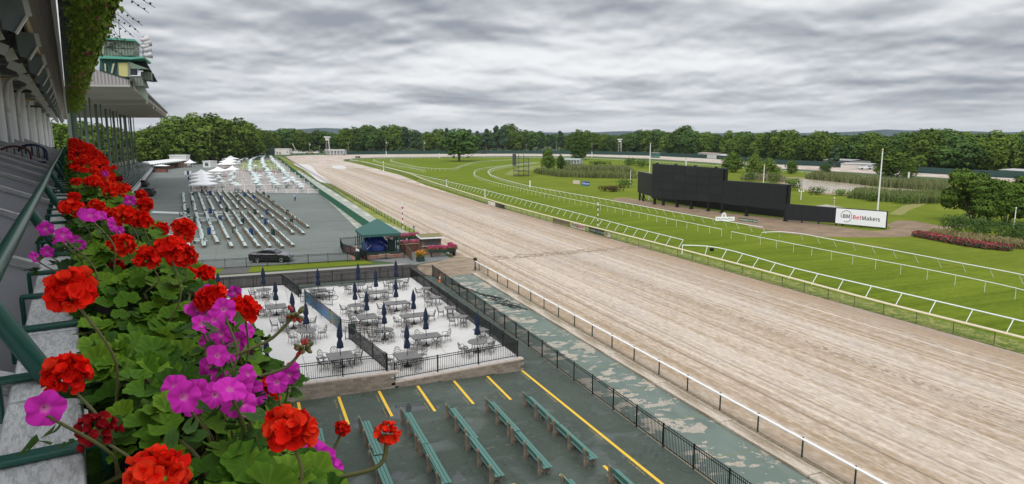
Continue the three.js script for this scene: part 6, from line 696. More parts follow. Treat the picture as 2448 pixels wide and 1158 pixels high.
// mossy hut and flower boxes
const leafBox = (t, L, h, n, cs, y, d = 0.5) => { const r = rng(Math.round(L * 100 + y * 10)), lb = []; for (let i = 0; i < n; i++) lb.push([(i / (n - 1) - 0.5) * L, y, (r() - 0.5) * d * 0.4, d * 0.55]); stuff(part('foliage', foliage(r, lb, n * 60, 0.10, shD, [0.06, 0.10, 0.02]), leafM, t)); stuff(part('blossom', foliage(r, lb.map(([x, yy, z, q]) => [x, yy + 0.12, z, q]), n * 70, 0.085, cs[0], cs[1], { gain: 1 }), leafM, t)); };
const pinkC = [[0.28, 0.02, 0.07], [0.62, 0.10, 0.22]];
{ const A = G(1008, 612), p = V(21.4, 0, -83.6), t = T('mossy_hut', 'small hut with flat mossy roof, white edge and window beside the crossing', 'hut', p, -0.06); part('roof', rb(3.0, 0.14, 3.2, 0.02, 0, 2.35, 0, 1), mat('#ffffff', 1, { map: dataTex(128, 128, (u, v) => mix3([0.16, 0.12, 0.07], [0.19, 0.19, 0.05], fb(u, v, 6, 6, 4, 410)), 3, 3) }), t); part('fascia', [bx(3.06, 0.2, 0.06, 0, 2.28, 1.62), bx(0.06, 0.2, 3.2, -1.52, 2.28, 0)], whitePaint, t); part('wall', [bx(2.5, 1.15, 2.4, 0, 0.57, 0), bx(0.3, 1.1, 2.4, -1.1, 1.7, 0), bx(0.25, 1.1, 2.4, 1.1, 1.7, 0), bx(2.2, 1.1, 0.2, 0, 1.7, -1.1)], mat([0.19, 0.115, 0.075], 0.9), t); part('window', bx(1.9, 0.85, 0.04, 0, 1.62, 1.12), mat([0.10, 0.11, 0.11], 0.1), t); part('sill', bx(2.6, 0.1, 0.3, 0, 1.18, 1.22), mat([0.35, 0.3, 0.24], 0.8), t); part('door', bx(0.04, 1.9, 0.9, -1.27, 0.95, 0.2), mat([0.08, 0.05, 0.04], 0.8), t);
  for (const [x, z, L, ry, l] of [[22.3, -80.9, 3.4, -0.05, 'long pink flower box on legs before the mossy hut'], [23.9, -81.9, 2.2, 1.5, 'pink flower box round the corner of the mossy hut'], [19.3, -86.5, 2.6, 0.05, 'pink flower box on the wooden counter left of the mossy hut'], [19.0, -93, 2.6, 0, 'pink flower box at the fence behind the bandstand'], [21.4, -93.2, 1.6, 0.3, 'tall pink flower tub at the start of the outer rail'], [22.6, -87.5, 1.3, 0.3, 'pink flower tub behind the mossy hut']]) { const b = T('flower_box', l, 'flower box', V(x, 0, z), ry); part('box', rb(L, 0.4, 0.5, 0.03, 0, 0.75, 0, 1), l.includes('wooden') ? mat([0.16, 0.09, 0.06], 0.9) : darkGreen, b); for (const q of [-0.42, 0.42]) part('leg', bx(0.08, 0.56, 0.4, q * L, 0.28, 0), blackMetal, b); leafBox(b, L, 0.4, Math.ceil(L * 4), pinkC, 1.05, 0.6); }
  const c = T('wooden_counter', 'dark wooden counter below the flower box left of the mossy hut', 'counter', V(19.3, 0, -85.9)); part('counter', rb(2.6, 1.0, 0.4, 0.03, 0, 0.5, 0, 1), mat([0.13, 0.065, 0.045], 0.9), c); part('top', bx(2.7, 0.06, 0.5, 0, 1.03, 0), mat([0.2, 0.12, 0.08], 0.8), c);
  const y = T('flower_box', 'green tub of orange and yellow flowers by the wooden fence panel', 'flower box', V(18.9, 0, -78.7)); part('box', rb(0.9, 0.6, 0.8, 0.05, 0, 0.3, 0, 1), darkGreen, y); leafBox(y, 0.6, 0.4, 4, [[0.45, 0.10, 0.02], [0.75, 0.42, 0.05]], 0.85, 0.8);
  const l = T('track_lamp', 'small dark lamp post at the outer rail beside the pink flower tub', 'lamp', V(22.2, 0, -96)); part('pole', cy(0.05, 0.06, 1.7, 8), blackMetal, l); part('head', rb(0.25, 0.4, 0.25, 0.05, 0, 1.9, 0), mat([0.2, 0.2, 0.2], 0.5), l); }
for (const [px, py, l] of [[345, 470, 'black van parked beside the tiered seats'], [333, 448, 'dark pickup with trailer by the tiered seats']]) truck(l, px, py, 5.2, 2.0, [0.02, 0.02, 0.022]).userData.label = l;
{ const r = rng(19); for (let i = 0; i < 16; i++) { const x = 372 + i * 5.3 + r() * 2, t = truck(`parked car seen beyond the stall roof, ${nth(i)} from the left`, x, 390 - r() * 3, 4.6, 1.7, [[0.6, 0.6, 0.6], [0.1, 0.1, 0.12], [0.3, 0.06, 0.06], [0.4, 0.42, 0.45]][i % 4]); t.name = numbered('distant_car'); t.userData.category = 'car'; } }
// ---------------------------------------------------------------- the stand on which the camera is, and the tiered stand beyond it
const GA = 0.2049, D0 = V(-Math.sin(GA), 0, -Math.cos(GA)), PV = V(Math.cos(GA), 0, -Math.sin(GA));
const Q = (u, v, y) => EYE.clone().addScaledVector(D0, u).addScaledVector(PV, v).add(V(0, y, 0));
const TQ = (name, label, cat, u, v, y, group) => T(name, label, cat, Q(u, v, y), GA, group);     // local x = outwards, local z = back towards the camera
const greyPaint = mat('#ffffff', 0.7, { map: dataTex(256, 256, (u, v) => mix3([0.48, 0.485, 0.51], [0.60, 0.605, 0.63], fb(u, v, 6, 6, 4, 500)), 2, 2) }), whiteCap = mat('#ffffff', 0.7, { map: dataTex(256, 256, (u, v) => mix3([0.50, 0.50, 0.49], [0.68, 0.68, 0.67], ss(0.3, 0.6, fb(u, v, 14, 14, 4, 502))), 0.6, 0.6), bumpMap: grainT(0.3), bumpScale: 0.003 }), railGreen = mat([0.014, 0.085, 0.060], 0.32);
{ const t = TQ('parapet_wall', 'white painted concrete parapet with square coping under the green handrail', 'wall', 0, 0, 0);
  part('wall', bx(0.10, 3.4, 32, -0.095, -2.31, -15.4), whiteCap, t); for (let u = 0.55; u < 31; u += 0.58) part('coping', rb(0.135, 0.07, 0.568, 0.008, -0.093, -0.592, -u - 0.29, 1), whiteCap, t); }
{ const t = TQ('handrail', 'green painted steel handrail on slanted braces clamped over the parapet', 'railing', 0, 0, 0);
  part('rail', tube([V(-0.19, -0.34, -0.3), V(-0.19, -0.34, -3), V(-0.185, -0.335, -6), V(-0.20, -0.35, -9), V(-0.19, -0.34, -13), V(-0.19, -0.33, -30)], 0.022, 60, 14), railGreen, t);
  for (let u = 1.80; u < 30; u += 2.06) part('brace', rod(V(-0.188, -0.34, -u), V(-0.085, -0.555, -u - 0.02), 0.023, 12), railGreen, t);
  for (let u = 1.37, k = 0; u < 22; u += 0.48, k++) part('strap', [rb(0.20, 0.014, 0.034, 0.005, -0.09, -0.548, -u, 1), rb(0.014, 0.10, 0.034, 0.005, -0.185, -0.595, -u, 1), rb(0.014, 0.16, 0.034, 0.005, 0.006, -0.62, -u, 1)], railGreen, t); }
for (let k = 0; k < 17; k++) { const u = 1.95 + 1.75 * k, t = TQ('seating_partition', `grey partition with white top between the balcony boxes, ${nth(k)} from the camera`, 'partition', u, 0, 0, 'grey partitions of the balcony boxes'); const s = new THREE.Shape([[-0.165, -3], [-0.165, -0.60], [-0.165 - 2.4, -0.60 + 1.0], [-2.565, -3]].map((a) => new THREE.Vector2(...a)));
  part('panel', new THREE.ExtrudeGeometry(s, { depth: 0.05, bevelEnabled: false }), greyPaint, t); part('cap', beam(V(-0.162, -0.585, 0.025), V(-2.57, 0.418, 0.025), 0.075, 0.035), whiteCap, t); }
{ const t = TQ('balcony_floor', 'grey stepped floor of the balcony behind the parapet', 'floor', 0, 0, 0); t.userData.kind = 'structure'; for (let k = 0; k < 6; k++) part('step', bx(0.5, 0.5, 34, -0.42 - 0.5 * k, -1.9 + 0.21 * k, -14), greyPaint, t); part('slab', bx(5, 0.3, 70, -5.4, -0.75, -35), greyPaint, t); part('back_wall', bx(0.2, 2.8, 70, -6.5, 0.6, -35), mat([0.3, 0.3, 0.3], 0.8), t); }
for (const [u, v, c, l] of [[14.2, -0.8, [0.12, 0.02, 0.02], 'dark red folded chair back above the partitions'], [16.0, -0.62, [0.02, 0.03, 0.09], 'dark blue folded chair back nearer the handrail'], [17.6, -0.7, [0.02, 0.025, 0.05], 'dark folded chair back farthest along the balcony'], [19, -1.35, [0.02, 0.03, 0.08], 'dark blue chair back at the foot of the first column']]) { const t = TQ('balcony_chair', l, 'chair', u, v, -0.36), m = mat(c, 0.6); part('frame', tube([V(-0.22, -0.1, 0), V(-0.2, 0.12, 0), V(0, 0.2, 0), V(0.2, 0.12, 0), V(0.22, -0.1, 0)], 0.02, 18, 6), m, t); for (const x of [-0.1, 0, 0.1]) part('spindle', rod(V(x, -0.1, 0), V(x, 0.17, 0), 0.01), m, t); part('seat', rb(0.42, 0.03, 0.4, 0.01, 0, -0.12, 0.2, 1), m, t); }
const colM = mat('#ffffff', 0.8, { map: dataTex(256, 256, (u, v) => mix3([0.60, 0.61, 0.63], [0.80, 0.80, 0.80], fb(u, v, 6, 6, 4, 505)), 3, 3) }), tanPipe = mat('#ffffff', 0.7, { map: dataTex(128, 512, (u, v) => mix3([0.34, 0.24, 0.14], [0.70, 0.58, 0.42], ss(0.3, 0.6, fb(u, v, 4, 60, 4, 507))), 0.4, 4) });
[21, 25.5, 32, 40, 50, 60, 71].forEach((u, k) => { const t = TQ('round_column', `round white column of the balcony roof, ${nth(k)} from the camera`, 'column', u, -1.62, -0.9); part('shaft', cy(0.33, 0.33, 2.7, 22), colM, t); part('drainpipe', tube([V(0.40, 0, -0.3), V(0.40, 2.1, -0.3), V(0.5, 2.35, -0.3), V(0.9, 2.42, -0.3)], 0.05, 16, 8), colM, t); part('collar', cy(0.08, 0.08, 0.1, 10, 0.40, 1.5, -0.3), colM, t); });
{ const t = TQ('balcony_roof', 'concrete balcony roof with a deep edge beam and dark ceiling', 'roof', 0, 0, 0), bm = mat('#ffffff', 0.85, { map: dataTex(512, 512, (u, v) => mix3([0.34, 0.29, 0.25], [0.48, 0.425, 0.38], fb(u, v, 10, 20, 4, 510)), 2, 2), bumpMap: grainT(0.4), bumpScale: 0.004 });
  part('ceiling', bx(6.2, 0.2, 74, -3.4, 2.15, -36), mat([0.4, 0.4, 0.4], 0.85), t); part('edge_beam', bx(0.28, 0.55, 72, -0.16, 1.78, -36), bm, t); part('edge_lip', bx(0.045, 0.10, 72, -0.02, 1.47, -36), whiteCap, t); for (let u = 7; u < 72; u += 3.2) part('cross_beam', bx(5.8, 0.42, 0.3, -3.3, 1.86, -u), mat([0.25, 0.25, 0.25], 0.8), t);
  for (let u = 7.6; u < 62; u += 0.36) part('slat', rb(0.30, 0.03, 0.27, 0.006, 0.17, 1.78 + ((u * 7) % 0.03), -u, 1), darkGreen, t); part('outer_board', bx(0.03, 0.34, 55, 0.66, 1.86, -34.6), mat([0.14, 0.12, 0.105], 0.8), t); part('planter', bx(0.30, 0.22, 55, 0.49, 1.94, -34.6), darkGreen, t); for (let u = 8; u < 62; u += 2.9) part('bracket', bx(0.6, 0.05, 0.05, 0.32, 1.86, -u), blackMetal, t);
  part('pipe', tube([V(-0.35, 1.50, -6), V(-0.35, 1.49, -25), V(-0.35, 1.50, -70)], 0.045, 60, 10), tanPipe, t); for (let k = 0; k < 6; k++) part('conduit', rod(V(-5, 1.55 - 0.04 * k, -11 - k * 5.3), V(-0.45, 1.55 - 0.04 * k, -11 - k * 5.3), 0.05, 8), k % 2 ? mat([0.12, 0.11, 0.10], 0.7) : tanPipe, t); }
{ const t = TQ('heat_lamp', '', 'lamp', 0, 0, 0), sh = new THREE.Shape([[-0.115, 0.17], [0.10, 0.165], [0.125, -0.02], [0.02, -0.20], [-0.09, -0.16]].map((a) => new THREE.Vector2(...a))), gm = mat([0.24, 0.275, 0.285], 0.5), wm = mat([0.80, 0.80, 0.78], 0.6);
  part('shield', new THREE.ExtrudeGeometry(sh, { depth: 0.02, bevelEnabled: false }), gm, t); part('rim', [beam(V(0.105, 0.16, 0.0), V(0.13, -0.02, 0.0), 0.02, 0.10), beam(V(0.13, -0.02, 0.0), V(0.022, -0.205, 0.0), 0.10, 0.022)], wm, t); part('housing', rb(0.16, 0.2, 0.2, 0.02, -0.02, 0.02, -0.16, 1), blackMetal, t);
  const ch = []; for (let i = 0; i < 7; i++) ch.push(new THREE.TorusGeometry(0.014, 0.0045, 5, 9).rotateY(i % 2 ? 1.57 : 0).translate(-0.22 + i * 0.008, 0.30 - i * 0.026, 0.05)); part('chain', ch, blackMetal, t); part('reflector', [bx(0.17, 0.20, 0.012, -0.34, 0.12, 0.06, 0.3, 0, 0.35), bx(0.17, 0.18, 0.012, -0.30, -0.07, 0.05, 0.3, -0.5, -0.5)], wm, t); part('hanger', rod(V(-0.02, 0.15, -0.12), V(-0.02, 0.75, -0.12), 0.012), blackMetal, t); scene.remove(t); names.heat_lamp = -1;
  for (let k = 0; k < 21; k++) { const u = 9.0 + 2.9 * k; dup(t, Q(u, -0.40, 1.28), GA, `grey shielded heat lamp hanging by chains under the balcony roof, ${nth(k)} from the camera`).userData.group = 'heat lamps under the balcony roof'; } }
{ const r = rng(31), t = TQ('hanging_vine', 'green trailing vine with pink flowers hanging from the roof edge planters', 'vine', 0, 0, 0), L = [], B = []; for (let i = 0; i < 90; i++) { const u = 8.6 + 34 * Math.pow(i / 89, 1.25), w = 0.5 + 0.5 * vn(u * 0.9, 2, 512, 64, 3); L.push([0.40 + 0.12 * (r() - 0.5), 1.70 - 0.06 * r() - 0.010 * Math.max(0, u - 24), -u, 0.20 + 0.08 * w + Math.max(0, u - 22) * 0.004]); if (i % 2) L.push([0.27 + 0.2 * r(), 1.56 - 0.1 * r(), -u, 0.12]); if (r() < 0.75) B.push([0.38 + 0.2 * (r() - 0.5), 1.56, -u, 0.16]); }
  stuff(part('foliage', foliage(r, L, 15000, 0.040, [0.055, 0.090, 0.010], [0.190, 0.260, 0.034], { droop: 0.2, narrow: 0.7 }), leafM, t)); stuff(part('blossom', foliage(r, B, 420, 0.034, [0.34, 0.03, 0.16], [0.60, 0.12, 0.24], { narrow: 0.9, gain: 1 }), leafM, t));
  const tm = mat([0.06, 0.065, 0.03], 0.9); for (let i = 0; i < 9; i++) { const u = 9.0 + i * 0.7, y = 1.62 + 0.1 * r(), l = [V(0.58, y, -u), V(0.70, y + 0.03, -u - 0.05), V(0.82, y - 0.05 - 0.06 * r(), -u - 0.1), V(0.90 + 0.1 * r(), y - 0.20, -u)]; const td = part('tendril', tube(l, 0.004, 12, 4), tm, t); for (let k = 0; k < 5; k++) { const q = l[0].clone().lerp(l[3], 0.2 + k * 0.17); part('leaf', sp(0.014, q.x, q.y + 0.02, q.z, 5, 4), tm, td); } } }

// the tiered stand with the press box
{ const onZ = (px, py, z) => { const d = ray(px, py); return EYE.clone().addScaledVector(d, z / d.z); };
  const t = T('tiered_stand', 'long open stand with green tiers of seats, tall green posts and a pale flat roof', 'grandstand'), under = mat('#ffffff', 0.85, { map: dataTex(256, 256, (u, v) => mix3([0.36, 0.32, 0.27], [0.50, 0.455, 0.40], fb(u, v, 5, 5, 4, 520)), 20, 20) }), postM = mat([0.10, 0.14, 0.11], 0.5);
  const A = G(310, 206, 22), B = G(398, 277, 22), C = G(150, 206, 22), D = G(60, 277, 22);
  const lift = (p, k) => V(p.x, p.y + k, p.z), q4 = (a, b, c, d) => { const o = []; for (const p of [a, b, c, a, c, d]) o.push(p.x, p.y, p.z); return o; };
  part('roof', tri([...q4(A, B, D, C), ...q4(lift(A, 0.9), lift(B, 0.9), lift(D, 0.9), lift(C, 0.9)), ...q4(A, B, lift(B, 0.9), lift(A, 0.9)), ...q4(A, C, lift(C, 0.9), lift(A, 0.9)), ...q4(B, D, lift(D, 0.9), lift(B, 0.9))], [A, B, D, A, D, C, A, B, D, A, D, C, ...Array(18).fill(A)].flatMap((p) => [p.x, p.z])), under, t);
  for (let i = 0; i < 9; i++) { const f = 0.28 + 0.72 * Math.pow(i / 8, 0.7), a = A.clone().lerp(B, f), b = C.clone().lerp(D, f); part('roof_rib', beam(a.add(V(-0.2, -0.35, 0)), b.add(V(0, -0.35, 0)), 0.5, 0.6), under, t); }
  part('gutter', beam(lift(A, 1.0).add(V(0.2, 0, 0)), lift(B, 1.0).add(V(0.2, 0, 0)), 0.35, 0.5), mat([0.08, 0.085, 0.085], 0.6), t);
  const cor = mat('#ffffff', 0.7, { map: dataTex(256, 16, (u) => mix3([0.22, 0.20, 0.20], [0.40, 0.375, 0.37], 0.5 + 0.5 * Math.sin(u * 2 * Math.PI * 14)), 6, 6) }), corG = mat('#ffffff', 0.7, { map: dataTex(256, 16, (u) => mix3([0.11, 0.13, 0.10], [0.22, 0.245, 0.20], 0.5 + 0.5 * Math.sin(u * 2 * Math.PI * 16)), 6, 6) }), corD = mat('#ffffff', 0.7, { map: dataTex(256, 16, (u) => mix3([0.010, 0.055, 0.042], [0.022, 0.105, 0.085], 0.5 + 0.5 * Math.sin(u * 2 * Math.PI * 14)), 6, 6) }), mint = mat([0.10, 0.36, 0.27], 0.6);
  const zN = A.z + 0.3, face = (name, pts, m, z, par, dep = 0.12) => { const w = pts.map(([x, y]) => onZ(x, y, z)), s = new THREE.Shape(w.map((p) => new THREE.Vector2(p.x, p.y))); return part(name, new THREE.ExtrudeGeometry(s, { depth: dep, bevelEnabled: false }).translate(0, 0, z - dep), m, par); };
  face('gable_wall', [[190, 201], [306, 203], [304, 188], [237, 168], [190, 158]], cor, zN, t, 0.3); face('gable_cap', [[237, 166], [304, 186.5], [304, 189], [237, 168.5]], darkGreen, zN + 0.1, t, 0.4); face('fascia', [[190, 202], [310, 203], [310, 207.5], [190, 206.5]], mat([0.42, 0.41, 0.40], 0.7), zN + 0.15, t, 0.4);
  const posts = [[166, 124], [176, 124.6], [205, 143], [232, 163], [255, 183], [272, 202], [288, 222], [300, 240], [312, 257]]; for (const [px, z] of posts) { const p = onZ(px, 300, -z); for (const o of [0, 0.75]) part('post', bx(o ? 0.22 : 0.5, 19.2, 0.4, p.x + o, 12.6, -z - o), postM, t);  }
  // seats in rows, rising away from the apron
  const f0 = G(300, 471, 1.4), f1 = G(367, 395, 1.4), b0 = G(258, 412, 5.2), b1 = G(341, 393, 5.2), rows = 13, seat = [], edge = [], rq = rng(3);
  for (let k = 0; k < rows; k++) { const s = k / (rows - 1), a = f0.clone().lerp(b0, s), b = f1.clone().lerp(b1, s), d = b.clone().sub(a), an = Math.atan2(-d.z, d.x); part('tier', beam(a.clone().add(V(-0.5, -0.3, 0)), b.clone().add(V(-0.5, -0.3, 0)), 1.6, 0.5), mat([0.13, 0.135, 0.13], 0.8), t); const n = 90; for (let i = 0; i < n; i++) { const p = a.clone().lerp(b, (i + 0.5) / n); seat.push(bx(1.0, 0.12, 0.5, p.x, p.y + 0.3, p.z, an)); seat.push(bx(1.0, 0.6, 0.08, p.x - 0.35, p.y + 0.62, p.z, an)); if (rq() < 0.8) edge.push(bx(0.7, 0.10, 0.12, p.x + 0.25, p.y + 0.48, p.z, an)); } }
  stuff(part('seat', seat, mat([0.014, 0.058, 0.042], 0.5), t)); stuff(part('armrest', edge, mat([0.55, 0.57, 0.56], 0.5), t));
  part('front_wall', beam(f0.clone().add(V(0.6, -0.2, 0)), f1.clone().add(V(0.6, -0.2, 0)), 0.25, 1.0), mat([0.62, 0.61, 0.58], 0.7), t); part('front_rail', beam(f0.clone().add(V(0.6, 0.8, 0)), f1.clone().add(V(0.6, 0.8, 0)), 0.1, 0.1), whitePaint, t); for (let i = 0; i < 24; i++) { const p = f0.clone().lerp(f1, i / 24); part('front_opening', bx(0.12, 0.7, 1.6, p.x + 0.78, 0.5, p.z), darkOpen, t); }
  for (let i = 0; i < 3; i++) part('aisle_rail', beam(f0.clone().lerp(b0, 0.55).lerp(f1.clone().lerp(b1, 0.55), i / 3).add(V(0, 1.3, 0)), f0.clone().lerp(b0, 0.55).lerp(f1.clone().lerp(b1, 0.55), (i + 0.9) / 3).add(V(0, 1.3, 0)), 0.12, 0.12), greenMetal, t);
  part('back_panel', beam(b0.clone().add(V(-2, 1.0, 0)), b1.clone().add(V(-2, 1.0, 0)), 0.2, 1.6), mat([0.40, 0.34, 0.26], 0.8), t);
  // press box on the roof
  const zb = zN - 2, pb = T('press_box', 'green two storey press box with yellow door on the roof of the tiered stand', 'booth'), bk = 7;
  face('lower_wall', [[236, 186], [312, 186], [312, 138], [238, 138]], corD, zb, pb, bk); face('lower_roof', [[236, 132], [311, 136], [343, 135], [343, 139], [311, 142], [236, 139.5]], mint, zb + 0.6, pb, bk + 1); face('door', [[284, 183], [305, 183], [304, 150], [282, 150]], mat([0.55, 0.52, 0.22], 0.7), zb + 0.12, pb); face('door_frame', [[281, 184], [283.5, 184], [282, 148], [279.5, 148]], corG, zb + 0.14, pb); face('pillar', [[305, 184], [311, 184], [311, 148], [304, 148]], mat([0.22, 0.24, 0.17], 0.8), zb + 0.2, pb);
  for (const pts of [[[250, 171], [253, 171], [252, 152], [248.5, 152]], [[264, 175], [268, 175], [273, 152], [269, 152]]]) face('prop', pts, mat([0.5, 0.48, 0.36], 0.8), zb + 0.3, pb); face('awning', [[310, 149], [356, 165], [312, 164]], mat([0.17, 0.235, 0.18], 0.7), zb + 0.5, pb, 3); face('window', [[312, 180], [330, 180], [328, 165], [312, 164]], mat([0.02, 0.018, 0.045], 0.1), zb + 0.1, pb); face('window_frame', [[328, 181], [332, 181], [331, 164], [328, 164]], whitePaint, zb + 0.16, pb); face('window_sill', [[311, 182], [332, 182], [332, 180], [311, 180]], whitePaint, zb + 0.18, pb);
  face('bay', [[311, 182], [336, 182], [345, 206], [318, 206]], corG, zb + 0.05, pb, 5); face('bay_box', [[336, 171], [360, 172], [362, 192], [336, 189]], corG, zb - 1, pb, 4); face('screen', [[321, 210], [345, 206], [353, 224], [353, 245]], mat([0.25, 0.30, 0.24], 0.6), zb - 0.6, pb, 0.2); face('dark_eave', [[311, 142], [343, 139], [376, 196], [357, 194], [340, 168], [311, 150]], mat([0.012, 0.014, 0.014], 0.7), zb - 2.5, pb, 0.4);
  face('upper_wall', [[239, 133], [321, 133], [320, 97], [240, 93]], corG, zb - 1.5, pb, 5); face('upper_roof', [[237, 88], [321, 93.5], [322, 98], [237, 93]], mint, zb - 1.0, pb, 6); face('air_conditioner', [[255, 110], [270, 111], [270, 101], [255, 100]], mat([0.16, 0.15, 0.13], 0.7), zb - 1.1, pb, 0.5); face('air_vent', [[261, 109.5], [268.5, 110], [268.5, 102.5], [261, 102]], darkOpen, zb - 1.04, pb, 0.05); face('cladding_seam', [[240, 113.5], [320, 116], [320, 116.8], [240, 114.3]], darkGreen, zb - 1.44, pb, 0.05);
  const an = onZ(286, 90, zb - 3); part('antenna', [cy(0.05, 0.07, 2.3, 6, an.x, an.y, an.z), bx(1.0, 0.05, 0.05, an.x, an.y + 2.1, an.z), beam(onZ(264, 93, zb - 3), onZ(288, 86, zb - 3), 0.1, 0.1)], mat([0.2, 0.2, 0.2], 0.6), pb);
  for (let i = 0; i < 2; i++) part('ladder', rod(onZ(236 + i * 10, 130, zb - 1), onZ(236 + i * 10, 88, zb - 1), 0.06), mat([0.45, 0.46, 0.45], 0.5), pb); for (let i = 0; i < 7; i++) part('rung', rod(onZ(236, 94 + i * 5.5, zb - 1), onZ(246, 94.5 + i * 5.5, zb - 1), 0.04), mat([0.45, 0.46, 0.45], 0.5), pb);
  const sc = T('speaker_cluster', 'cluster of pale horn loudspeakers on a mast at the corner of the press box', 'loudspeaker'); part('mast', [rod(onZ(342, 141, zb - 1), onZ(341, 88, zb - 1), 0.12), beam(onZ(308, 132, zb - 1), onZ(341, 104, zb - 1), 0.14, 0.14), beam(onZ(326, 120, zb - 1), onZ(342, 128, zb - 1), 0.12, 0.12)], mat([0.2, 0.2, 0.21], 0.5), sc);
  for (const [x, y, r2] of [[346, 95, 0.5], [351, 103, 0.5], [346, 111, 0.5], [351, 119, 0.5], [353, 132, 0.55]]) { const p = onZ(x, y, zb - 1); part('horn', [new THREE.CylinderGeometry(0.55, 0.2, 0.9, 12, 1, true).rotateZ(-1.3).rotateY(0.4).translate(p.x, p.y, p.z), sp(0.24, p.x - 0.4, p.y, p.z, 8, 6)], mat([0.50, 0.48, 0.50], 0.6), sc); } }
// ---------------------------------------------------------------- flower boxes on the parapet
const petalMat = (c, tr = 0.15) => new THREE.MeshPhysicalMaterial({ color: 0xffffff, vertexColors: true, roughness: 0.7, side: THREE.DoubleSide, specularIntensity: 0.3 });
const flowerM = petalMat(), foliageM = new THREE.MeshPhysicalMaterial({ color: 0xffffff, vertexColors: true, roughness: 0.65, side: THREE.DoubleSide, specularIntensity: 0.25, transmission: 0.0 });
function leafGeo(r, seg, rings, tone) {    // a round, lobed, scalloped leaf with radiating ridges; +y is its upper face, the stalk joins at the origin
  const pos = [], col = [], pt = [], a0 = 2.85; const cup = 0.10 + 0.35 * r(), tw = (r() - 0.5) * 0.5;
  for (let i = 0; i <= seg; i++) { const a = -a0 + 2 * a0 * i / seg, row = []; for (let j = 0; j <= rings; j++) { const q = j / rings, lob = 0.91 + 0.055 * Math.cos(a * 6) + (seg > 20 ? 0.028 * Math.cos(a * 30) + 0.03 * Math.sin(a * 3 + tw * 9) : 0), R0 = q * lob; row.push([Math.sin(a) * R0, cup * R0 * R0 * 0.9 + 0.035 * Math.cos(a * 12 + Math.PI) * q * q + 0.05 * Math.sin(a * 5 + tw * 20) * q * q * q + tw * Math.sin(a) * R0 * R0 * 0.5 + 0.12 * Math.cos(a * 2) * R0 * R0, Math.cos(a) * R0, q]); } pt.push(row); }
  const cc = (p, a) => { const z = Math.exp(-Math.pow((p[3] - 0.62) / 0.12, 2)), v = 0.5 + 0.5 * Math.cos(a * 12); const c = mix3(tone, tone.map((x) => x * 0.45), z * 0.8); return c.map((x, k) => x * (0.82 + 0.30 * p[3]) * (1 + (k === 1 ? 0.22 : 0.3) * Math.pow(v, 6) * 1.1)); };
  for (let i = 0; i < seg; i++) for (let j = 0; j < rings; j++) { const a = pt[i][j], b = pt[i + 1][j], c = pt[i + 1][j + 1], d = pt[i][j + 1], an = -a0 + 2 * a0 * i / seg, add = (...l) => l.forEach((p) => { pos.push(p[0], p[1], p[2]); col.push(...cc(p, an)); }); if (j) add(a, c, b); add(a, d, c); }
  const g = tri(pos, null, col); return smoothN(g);
}
function smoothN(g) { const p = g.attributes.position, m = new Map(), nrm = g.attributes.normal; for (let i = 0; i < p.count; i++) { const k = Math.round(p.getX(i) * 1e4) + '|' + Math.round(p.getY(i) * 1e4) + '|' + Math.round(p.getZ(i) * 1e4); const e = m.get(k) ?? [0, 0, 0]; e[0] += nrm.getX(i); e[1] += nrm.getY(i); e[2] += nrm.getZ(i); m.set(k, e); } for (let i = 0; i < p.count; i++) { const e = m.get(Math.round(p.getX(i) * 1e4) + '|' + Math.round(p.getY(i) * 1e4) + '|' + Math.round(p.getZ(i) * 1e4)), l = Math.hypot(...e) || 1; nrm.setXYZ(i, e[0] / l, e[1] / l, e[2] / l); } return g; }
function petal(w, l, c, c2, r, curl) { const pos = [], col = [], n = 3, m = 3, P2 = []; for (let i = 0; i <= n; i++) { const row = []; for (let j = 0; j <= m; j++) { const t = i / n, s = j / m * 2 - 1, ww = w * (0.25 + 0.95 * Math.sin(Math.PI * Math.min(0.98, 0.12 + 0.66 * t))); row.push([s * ww, curl * t * t * l + 0.22 * ww * s * s * (1 + t) + (t > 0.9 ? 0.10 * l * Math.sin(s * 5 + r() * 3) * 0.5 : 0), l * (t * (1 - 0.10 * s * s)), t]); } P2.push(row); } for (let i = 0; i < n; i++) for (let j = 0; j < m; j++) { const q = [P2[i][j], P2[i + 1][j], P2[i + 1][j + 1], P2[i][j], P2[i + 1][j + 1], P2[i][j + 1]]; for (const p of q) { pos.push(p[0], p[1], p[2]); col.push(...mix3(c2, c, ss(0, 0.5, p[3]))); } } return tri(pos, null, col); }
const redC = [[[0.90, 0.020, 0.006], [0.62, 0.006, 0.004]], [[0.78, 0.012, 0.006], [0.5, 0.005, 0.005]], [[0.96, 0.050, 0.014], [0.72, 0.012, 0.006]], [[0.36, 0.007, 0.014], [0.22, 0.004, 0.007]]];
const fr = rng(2024);
const florets = redC.map(([a, b]) => [0, 1, 2].map(() => { const l = []; for (let k = 0; k < 5; k++) { const c = a.map((x) => x * (0.85 + 0.3 * fr())); l.push(petal(0.0095, 0.0185, c, b, fr, -0.15 + 0.7 * fr()).rotateX(-0.35 - 0.3 * fr()).rotateY(k * 1.2566 + (fr() - 0.5) * 0.4)); } return smoothN(mg(l)); }));
const stalkM = mat([0.13, 0.125, 0.035], 0.6), budM = mat([0.16, 0.15, 0.05], 0.6), budRed = mat([0.42, 0.03, 0.02], 0.6);
const upQ = (x, y, z, tw) => { const q = new THREE.Quaternion().setFromUnitVectors(V(0, 1, 0), V(x, y, z).normalize()); return q.multiply(new THREE.Quaternion().setFromAxisAngle(V(0, 1, 0), tw)); };
function headDirs(n, r) { const o = []; for (let i = 0; i < n; i++) { const y = 1 - (i + 0.5) / n * 1.55, a = i * 2.39996 + r() * 0.5, s = Math.sqrt(Math.max(0, 1 - y * y)); o.push([Math.cos(a) * s, y, Math.sin(a) * s]); } return o; }
